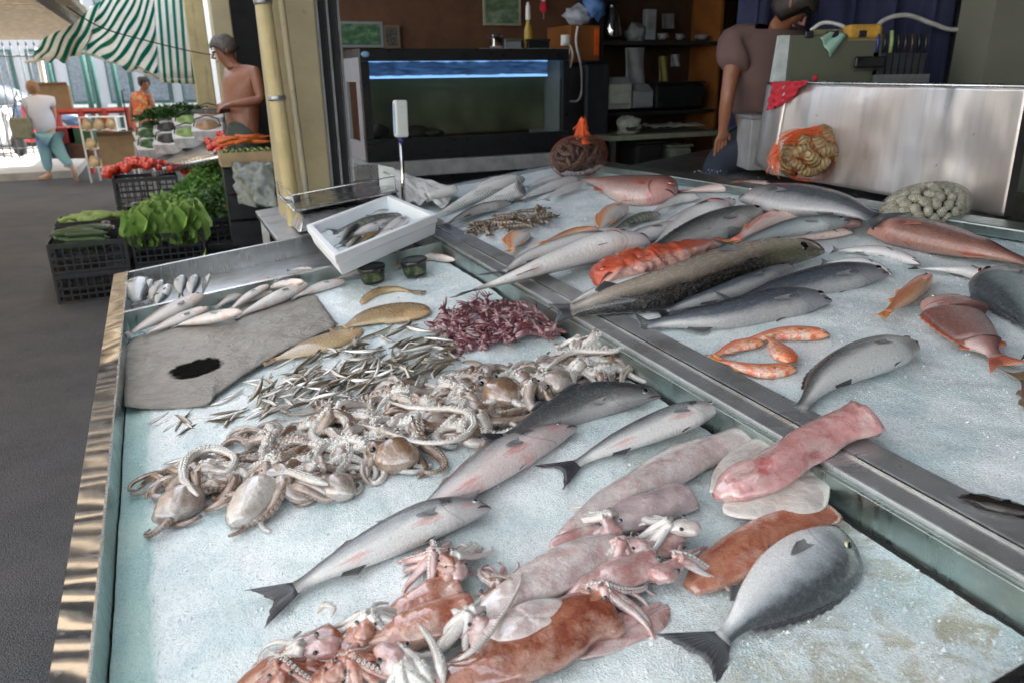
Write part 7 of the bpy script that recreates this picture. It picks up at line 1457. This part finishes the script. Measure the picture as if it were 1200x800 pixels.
root = thing('olive_shoulder_bag', 'olive shoulder bag carried by the woman in white', 'bag', AY(26, 150, Y-.25)); c = MB(); c.box(-.17, .15, -.06, .06, -.18, .16); bevel(c.build('bag_body', simple('olive_canvas', (.22, .22, .15), .8), root), .03, 3); c = MB(); c.tube([(-.12, 0, .15), (.0, .05, .55), (.14, 0, .15)], .015, 6); c.build('strap', greyp, root, True)
# seller bending over at the back
Y = 4.35; J = dict(head=AY(930, 5, Y-.10), neck=AY(914, 30, Y), chest=AY(896, 62, Y+.05), pelvis=AY(893, 168, Y+.12), shR=AY(862, 56, Y-.02), elR=AY(853, 112, Y-.10), haR=AY(846, 158, Y-.06), shL=AY(928, 58, Y+.12), elL=AY(950, 100, Y+.1), haL=AY(962, 130, Y+.05),
                  hiR=AY(880, 176, Y+.02), knR=AY(840, 186, Y-.02), anR=AY(838, 250, Y-.0), hiL=AY(905, 180, Y+.15), knL=AY(925, 200, Y-.05), anL=AY(925, 260, Y))
sel = figure('person', 'dark haired seller in a dusty pink T-shirt with one hand on his knee', J, skinT, facedir=V((.5, -.3, -.8)), hair=hairD, hairlong=True, tw=.17, td=.115)
pk = simple('dusty_pink_cotton', (.13, .078, .068), .95, var=.15, sc=6); jn = simple('dark_denim', (.022, .028, .045), .9, var=.3, sc=10)
garment(sel, 't_shirt', [AY(908, 40, Y), J['chest'], AY(893, 105, Y+.08), AY(893, 150, Y+.1), J['shR'], J['shR'].lerp(J['elR'], .55), J['shL'], J['shL'].lerp(J['elL'], .55)], [(0, 1), (1, 2), (2, 3), (1, 4), (4, 5), (1, 6), (6, 7)], [(.10, .085), (.175, .14), (.18, .15), (.18, .15), .112, .100, .112, .100], pk)
garment(sel, 'jeans', [J['pelvis'], J['hiR'], J['knR'], J['knR'].lerp(J['anR'], .9), J['hiL'], J['knL'], J['knL'].lerp(J['anL'], .9)], [(0, 1), (1, 2), (2, 3), (0, 4), (4, 5), (5, 6)], [(.175, .14), .115, .092, .07, .115, .092, .07], jn)
root, w, h = ybox('white_tub', 'grey white plastic tub behind the corner of the steel guard', 'tub', 876, 140, 900, 200, 4.05, .25, simple('dull_tub_plastic', (.30, .30, .30), .5, bump=0)); c = MB(); c.box(-.012, w+.012, -.012, .262, h, h+.02); bevel(c.build('lid', whm, root), .004)
# ================================================================ GREENGROCER'S STALL
crate_m = simple('black_crate_plastic', (.012, .012, .014), .45, bump=0)
def crate_mesh(w=.27, d=.19, h=.23):
    mb = MB(); t = .008
    for (x, y) in ((-w, -d), (w-.02, -d), (-w, d-.02), (w-.02, d-.02)): mb.box(x, x+.02, y, y+.02, 0, h)
    for z in (0, .055, .110, .195):
        hh = .012 if z else .02; hh = .035 if z == .195 else hh
        mb.box(-w+.0205, w-.0205, -d, -d+t, z, z+hh); mb.box(-w+.0205, w-.0205, d-t, d, z, z+hh); mb.box(-w, -w+t, -d+.0205, d-.0205, z, z+hh); mb.box(w-t, w, -d+.0205, d-.0205, z, z+hh)
    for i in range(9):
        x = -w+.045+i*(2*w-.09)/8; mb.box(x-.005, x+.005, -d+.0015, -d+t-.001, .0205, .194); mb.box(x-.005, x+.005, d-t+.001, d-.0015, .0205, .194)
    for i in range(6):
        y = -d+.045+i*(2*d-.09)/5; mb.box(-w+.0015, -w+t-.001, y-.005, y+.005, .0205, .194); mb.box(w-t+.001, w-.0015, y-.005, y+.005, .0205, .194)
    return mb
fm = MB(); fm.box(-.255, .255, -.175, .175, .003, .010)
lat = crate_mesh(); lm_ = bpy.data.meshes.new('lattice'); lm_.from_pydata([tuple(v) for v in lat.v], [], lat.f); lm_.materials.append(crate_m); fl_ = bpy.data.meshes.new('crate_floor'); fl_.from_pydata([tuple(v) for v in fm.v], [], fm.f); fl_.materials.append(crate_m)
def crate(label, u, v, z, rz=0, tilt=0, group='black plastic vegetable crates'):
    root = thing('plastic_crate', label, 'crate', W(u, v, z), AZ+rz, group); root.rotation_euler.x = tilt; link('lattice', lm_, root); link('crate_floor', fl_, root); return root
CR = []
def cu(px, py, z): p = AZp(px, py, z); return p.dot(UU), p.dot(VV)
ua, va = cu(115, 352, 0); va += .19; ua += 0
lay_ = [('bottom crate of the nearest stack, under the marrow crate', 0, 0, 0), ('crate of dark green marrows, top of the nearest stack', 0, 0, .235), ('bottom crate under the lettuce', .57, .06, 0), ('crate heaped with pale lettuce beside the marrows', .57, .06, .235),
        ('crate of aubergines just behind the marrow crate', -.02, .42, .235), ('bottom crate below the aubergines', -.02, .42, 0), ('crate of pale peppers farthest left, behind the aubergines', -.02, .84, .26), ('lower crate under the pale peppers', -.02, .84, 0.02),
        ('crate of parsley and dill right of the lettuce', 1.12, .30, .30), ('lower crate under the parsley', 1.12, .30, .06), ('crate under the grey plastic sheet next to the pole', 1.66, .34, .30), ('lowest crate next to the pole', 1.66, .34, .06), ('crate of tomatoes behind the peppers', .45, 1.15, .56), ('empty crate under the tomatoes', .45, 1.15, .32), ('lowest crate under the tomatoes', .45, 1.15, .08), ('crate of greens behind the lettuce', .57, .48, .30), ('lower crate behind the lettuce', .57, .48, .06), ('crate of curly greens farther back near the column', 1.10, .72, .38), ('lower crate of curly greens near the column', 1.10, .72, .14)]
for (lab, du, dv, z) in lay_: crate(lab, ua+du, va+dv, z)
def green(name, a, b_): m = NT(name); m.set(color=m.ramp(m.noise(9, 5, .65), [(.3, a), (.7, b_)]), rough=.5, sss=.0); m.bump(m.noise(40, 4), .4, .005); return m.mat
g1 = green('marrow_skin', (.010, .030, .006), (.035, .07, .018)); g2 = green('lettuce_leaf', (.12, .24, .04), (.30, .46, .12)); g3 = green('parsley_leaf', (.012, .05, .008), (.045, .13, .02)); g4 = green('pepper_skin', (.16, .25, .06), (.26, .34, .10)); tomm = simple('tomato_skin', (.55, .035, .015), .25, var=.25, sc=6, coat=.5, bump=0); aub = simple('aubergine_skin', (.012, .008, .018), .2, coat=.6, bump=0)
carr = simple('carrot_skin', (.62, .14, .02), .5, sc=20); bag_w = simple('pale_film_bag', (.55, .55, .55), .35, var=.3, sc=16)
def veg(name, mb, mat): me = bpy.data.meshes.new(name); me.from_pydata([tuple(v) for v in mb.v], [], mb.f); me.materials.append(mat); me.polygons.foreach_set('use_smooth', [True]*len(me.polygons)); return me
mb = MB(); mb.tube([(-.15, 0, 0), (-.13, .004, 0), (-.05, .012, .003), (.05, .012, .003), (.13, 0, 0), (.15, -.004, 0), (.17, -.006, 0)], [.006, .026, .032, .032, .024, .010, .008], 10); marrow = veg('marrow', mb, g1)
mb = MB(); mb.lathe((0, 0, -.035), [(.004, 0), (.025, .004), (.036, .025), (.036, .045), (.024, .062), (.006, .066)], 12); tomato = veg('tomato', mb, tomm)
mb = MB(); mb.tube([(-.07, 0, 0), (-.05, 0, 0), (0, .004, 0), (.05, .010, 0), (.075, .02, .002)], [.006, .026, .024, .016, .004], 9); pepper = veg('pepper', mb, g4)
mb = MB(); mb.tube([(-.10, 0, 0), (-.08, 0, 0), (-.02, .004, 0), (.05, .004, 0), (.08, 0, 0), (.10, 0, 0)], [.006, .034, .038, .028, .016, .010], 10); auber = veg('aubergine', mb, aub)
mb = MB(); mb.tube([(-.09, 0, 0), (-.08, 0, 0), (0, .003, 0), (.08, 0, 0)], [.006, .014, .011, .002], 8); carrot = veg('carrot', mb, carr)
def drop(me, name, u, v, z, rz, tilt, s, label, cat, group): return put2(me, name, W(u, v, z), (tilt, 0, AZ+rz), s, label, cat, group)
def put2(me, name, p, rot, s, label, cat, group): o = link(name, me); o.location = p; o.rotation_euler = rot; o.scale = (s, s, s); return tag(o, label, cat, group)
rv = random.Random(5)
for k in range(14): drop(marrow, 'marrow', ua-.05+rv.uniform(-.04, .06), va-.14+k % 5*.07, .235+.19+.045*(k//5), rv.uniform(-.35, .2), rv.uniform(-.1, .1), rv.uniform(.9, 1.2), 'long dark green marrow in the top crate of the nearest stack', 'marrow', 'marrows in the nearest crate')
for k in range(12): drop(auber, 'aubergine', ua-.2+rv.uniform(0, .4), va+.42+rv.uniform(-.12, .12), .235+.2+rv.random()*.04, rv.uniform(0, 6), 0, rv.uniform(.8, 1), 'glossy black aubergine in the crate behind the marrows', 'aubergine', 'aubergines in a crate')
for k in range(26): drop(pepper, 'pepper', ua-.22+rv.uniform(0, .46), va+.84+rv.uniform(-.14, .14), .26+.2+rv.random()*.05, rv.uniform(-.8, .8), rv.uniform(-.2, .2), rv.uniform(.9, 1.2), 'pale green pepper heaped in the crate farthest left', 'pepper', 'pale green peppers in a crate')
for k in range(64):
    x, y = rv.uniform(-.27, .62), rv.uniform(-.17, .2); drop(tomato, 'tomato', ua+.40+x, va+1.12+y, .79+.09*exp(-(x/.3)**2)+rv.random()*.05, rv.uniform(0, 6), rv.uniform(-.4, .4), rv.uniform(.9, 1.3), 'ripe red tomato heaped behind the lettuce and peppers', 'tomato', 'red tomatoes heaped on the stall')
for k in range(10): drop(auber, 'aubergine', ua+.45+rv.uniform(-.2, .3), va+.80+rv.uniform(-.1, .1), .56+rv.random()*.04, rv.uniform(0, 6), 0, rv.uniform(.8, 1.1), 'dark aubergine in the row in front of the tomatoes', 'aubergine', 'aubergines before the tomatoes')
def leaf_mesh(name, L, Wd, cup, ruf, mat, seed):
    r = random.Random(seed); vs = []; nx_, ny_ = 8, 10
    for i in range(ny_+1):
        t = i/ny_; w = Wd*sin(pi*min(1, .12+t*.86))**.7
        for j in range(nx_+1): s = j/nx_*2-1; vs.append((s*w, cup*(s*s)*w+ruf*sin(s*9+t*14+seed)*abs(s)*w*.5-.25*L*t*t, L*t))
    fs = [(i*(nx_+1)+j, i*(nx_+1)+j+1, (i+1)*(nx_+1)+j+1, (i+1)*(nx_+1)+j) for i in range(ny_) for j in range(nx_)]
    me = bpy.data.meshes.new(name); me.from_pydata(vs, [], fs); me.materials.append(mat); me.polygons.foreach_set('use_smooth', [True]*len(fs)); return me
lv_ = [leaf_mesh('leaf', .20, .085, .6, .35, g2, k) for k in range(4)]
for k, (x, y, z, s) in enumerate([(-.15, -.08, .38, 1.5), (.14, -.08, .38, 1.6), (-.08, .12, .42, 1.4), (.16, .14, .42, 1.35)]):
    root = thing('lettuce', 'pale green lettuce head beside the marrows, %s of the four in the crate' % ('front left', 'front right', 'back left', 'back right')[k], 'lettuce', W(ua+.57+x, va+.06+y, z), AZ, 'lettuce heads in one crate'); root.scale = (s, s, s)
    for i in range(14):
        o = link('leaf', rv.choice(lv_), root); o.rotation_euler = (-.15-.055*i, rv.uniform(-.1, .1), i*2.4); o.location = (0, 0, -.02+.002*i)
def leafmass(name, label, u, v, z, ru, rv_, rz, n, mat, sz, seed):
    r = random.Random(seed); vs = []; fs = []; cc_ = W(u, v, z)
    for i in range(n):
        q = r.uniform(0, 2*pi); w = sqrt(r.random()); hgt = rz*(1-w*w)*r.uniform(.5, 1)+.02; p = UU*(cos(q)*w*ru)+VV*(sin(q)*w*rv_)+V((0, 0, hgt)); s = sz*r.uniform(.6, 1.4)
        a = V((r.uniform(-1, 1), r.uniform(-1, 1), r.uniform(-.4, .6))).normalized(); b_ = a.cross(V((r.uniform(-1, 1), r.uniform(-1, 1), r.uniform(-1, 1)))).normalized(); k = len(vs)
        vs += [tuple(p), tuple(p+a*s+b_*s*.45), tuple(p+a*s*1.7), tuple(p+a*s-b_*s*.45)]; fs.append((k, k+1, k+2, k+3))
    o = mesh(name, vs, fs, mat, None, False); o.location = cc_; tag(o, label, 'greens', kind='stuff')
leafmass('parsley', 'dark green parsley and dill heaped right of the lettuce', ua+1.10, va+.34, .50, .34, .28, .26, 4200, g3, .020, 1)
leafmass('curly_greens', 'curly green leaves heaped behind the parsley', ua+1.05, va+.74, .62, .42, .30, .26, 4200, green('fresh_leaf', (.05, .15, .02), (.15, .30, .06)), .022, 2)
leafmass('leafy_greens', 'mixed green leaves between the tomatoes and the lettuce', ua+.62, va+.50, .52, .30, .20, .16, 2000, g2, .022, 3)
# tilted display with pale tubs, greens, onions and carrots
q0, q1, q2, q3 = AZp(178, 196, .62), AZp(268, 171, .72), AZp(258, 137, .98), AZp(176, 172, .80)
q0, q1, q2, q3 = AY(180, 199, 7.2), AY(268, 180, 6.6), AY(262, 128, 8.3), AY(158, 165, 8.8)
root = thing('display_stand', 'sloping display stand loaded with pale tubs beside the shirtless man', 'display', (q0+q2)/2)
sheet('sloping_board', [q0, q1, q2, q3], 4, 4, steel_d, root, None, .02)
for p in (q0, q1, q2, q3): c = MB(); c.tube([p-root.location+V((0, 0, -.02)), V((p.x, p.y, 0))-root.location], .02, 6); c.build('leg', steel_d, root, True)
sheet('front_lip', [q0+V((0, 0, -.06)), q1+V((0, 0, -.06)), q1+V((0, 0, .03)), q0+V((0, 0, .03))], 2, 2, steel, root, None, .01)
def qd(s, t, h=.03): return q0*(1-s)*(1-t)+q1*s*(1-t)+q2*s*t+q3*(1-s)*t+V((0, 0, h))
bp = [(.08, .30), (.32, .30), (.56, .32), (.80, .35), (.12, .62), (.36, .62), (.60, .64), (.84, .66), (.20, .88), (.46, .90)]
wh = ['front left', 'front second', 'front third', 'front right', 'middle left', 'middle second', 'middle third', 'middle right', 'back left', 'back right']
for k, (s, t) in enumerate(bp):
    p = qd(s, t, .07); root = thing('white_tub', 'pale plastic tub of vegetables on the sloping stand, %s' % wh[k], 'tub', p, 0, 'pale tubs on the sloping stand'); root.rotation_euler = (.2, 0, AZ+rv.uniform(-.15, .15)); c = MB(); c.hexa([V(q_) for q_ in [(-.11, -.12, -.05), (.11, -.12, -.05), (.11, .12, -.05), (-.11, .12, -.05), (-.14, -.15, .06), (.14, -.15, .06), (.14, .15, .06), (-.14, .15, .06)]]); bevel(c.build('tub', bag_w, root), .012); c = MB(); c.ball((0, 0, .055), .115, .13, .05, 14, 8, None, .5, 12); c.build('contents', (g3, dark_fill, g4, simple('onion_skin', (.35, .2, .1), .5))[k % 4], root, True); c = MB(); c.tube([(-.12, 0, .06), (-.1, 0, .13), (0, 0, .16), (.1, 0, .13), (.12, 0, .06)], .006, 6); c.build('handle', black_p, root, True)
for k in range(16): p = qd(rv.uniform(.75, 1.05), rv.uniform(-.05, .22), .05+rv.random()*.05); put2(tomato, 'onion', p, (0, 0, 0), .9, 'small brown onion at the lower right of the sloping stand', 'onion', 'onions on the stand').data
lfm = V((0, 0, 0)); p = qd(.55, .98, .05); leafmass('spring_onions', 'bunched green tops behind the pale tubs', p.dot(UU), p.dot(VV), p.z, .45, .22, .14, 1800, g3, .03, 6)
# carrots, celery near the man
p = AY(288, 172, 5.9); root = thing('veg_box', 'pale wooden box of celery below the carrots', 'box', p+V((0, 0, -.13)), AZ)
for q in ((-.20, .20, -.14, -.128), (-.20, .20, .128, .14)): c = MB(); c.box(q[0], q[1], q[2], q[3], 0, .10); c.build('long_side', simple('pale_wood', (.36, .26, .14), .7, sc=8), root)
for q in (-.20, .188): c = MB(); c.box(q, q+.012, -.1275, .1275, 0, .10); c.build('short_side', simple('pale_wood_end', (.34, .25, .14), .7), root)
c = MB(); c.box(-.187, .187, -.127, .127, 0, .01); c.build('box_floor', dark, root)
for k in range(3): c = MB(); c.box(-.19, .19, -.1, .1, -.6+k*.2, -.42+k*.2); o = c.build('support_crate', crate_m, root)
for k in range(14): x = -.17+k*.025; mb = MB(); mb.tube([(-.11, 0, 0), (.0, .003, .003), (.12, 0, 0)], [.010, .011, .006], 7); o = mb.build('celery_stalk', g4, None, True); o.location = p+UU*x+V((0, 0, -.03+.01*(k % 2))); o.rotation_euler = (0, 0, AZ+pi/2+rv.uniform(-.1, .1)); tag(o, 'pale celery stalk in the wooden box under the carrots', 'celery', 'celery stalks in the box')
for k in range(26): o = link('carrot', carrot); o.location = p+UU*rv.uniform(-.14, .16)+VV*rv.uniform(-.06, .08)+V((0, 0, .03+rv.random()*.05)); o.rotation_euler = (rv.uniform(-.2, .2), rv.uniform(-.2, .2), rv.uniform(-.6, .6)+AZ); tag(o, 'bright orange carrot heaped above the celery', 'carrot', 'carrots near the man')
p = AY(300, 212, 5.5); root = thing('grey_plastic_sheet', 'wrinkled translucent grey plastic sheet over the crates by the pole', 'plastic sheet', p)
sheet('film', [AY(280, 240, 5.45), AY(325, 244, 5.3), AY(320, 190, 5.6), AY(270, 190, 5.7)], 24, 20, simple('grey_film', (.16, .18, .15), .35, var=.4, sc=12), root, lambda s, t: .05*noise.noise(V((s*4, t*4, 0)))+.02*noise.noise(V((s*11, t*9, 0)))+.08*sin(pi*s)*sin(pi*t), .003)
# ---- crates and rack by the railing
for k, (x, y, lab, cm) in enumerate([(100, 158, 'red topped crate of tomatoes by the railing', (.03, .10, .05)), (100, 176, 'brown crate under the tomato crate by the railing', (.12, .05, .03)), (79, 158, 'red crate left of the tomato crate by the railing', (.35, .03, .03)), (79, 176, 'dark crate under the red crate by the railing', (.03, .03, .03))]):
    p = AY(x, y, 13.4); root = thing('market_crate', lab, 'crate', p, 0, 'crates stacked at the railing'); mt = simple('crate_paint_%d' % k, cm, .6)
    for q in ((-.20, .20, -.16, -.145), (-.20, .20, .145, .16), (-.20, -.185, -.144, .144), (.185, .20, -.144, .144)): c = MB(); c.box(q[0], q[1], q[2], q[3], -.13, .12); c.build('side', mt, root)
    c = MB(); c.box(-.184, .184, -.144, .144, -.129, -.11); c.build('crate_floor', mt, root)
    if k in (0, 2):
        for i in range(24): put2(tomato, 'tomato', p+V((-.15+.06*(i % 6), -.11+.07*(i//6), .09+rv.random()*.02)), (0, 0, 0), 1.1, 'red tomato in a crate stacked at the railing', 'tomato', 'tomatoes at the railing')
root = thing('goods_rack', 'white wire rack hung with dried goods left of the woman in orange', 'rack', AY(130, 195, 13.0)); root.location.z = 0
for x in (-.30, .30):
    for y in (-.15, .15): c = MB(); c.tube([(x, y, 0), (x, y, 1.05)], .015, 6); c.build('upright', white_p, root, True)
for z in (.25, .55, .85, 1.05): c = MB(); c.box(-.31, .31, -.16, .16, z, z+.015); c.build('rack_shelf', white_p, root)
bgm = simple('straw_goods', (.52, .40, .24), .8, var=.4, sc=10)
for k in range(14): p = root.location+V((-.2+.2*(k % 3), -.12, .32+.3*(k//5)+rv.uniform(0, .04))); o = MB(); o.ball((0, 0, 0), .09, .07, .10, 10, 7, None, .4, 8); oo = o.build('straw_bundle', bgm, None, True); oo.location = p; tag(oo, 'straw coloured bundle on the white wire rack', 'bundle', 'bundles on the wire rack')
# cardboard boxes beside the stand
cb = simple('cardboard', (.30, .20, .11), .8, var=.15)
for k, (x, y, Yd, w, h, lab) in enumerate([(148, 178, 10.5, .30, .22, 'cardboard box tilted against the sloping stand'), (66, 116, 14.6, .24, .22, 'tan cardboard box on top of the railing by the white post')]):
    p = AY(x, y, Yd); root = thing('cardboard_box', lab, 'box', p, AZ); c = MB(); c.box(-w, w, -w*.8, w*.8, -h, h); c.build('carton', cb, root); c = MB(); c.hexa([V(q) for q in [(-w, -w*.8-.1, h+.06), (w, -w*.8-.1, h+.06), (w, -w*.8+.0, h+.001), (-w, -w*.8+.0, h+.001), (-w, -w*.8-.1, h+.068), (w, -w*.8-.1, h+.068), (w, -w*.8+.006, h+.006), (-w, -w*.8+.006, h+.006)]]); c.build('flap', cb, root)
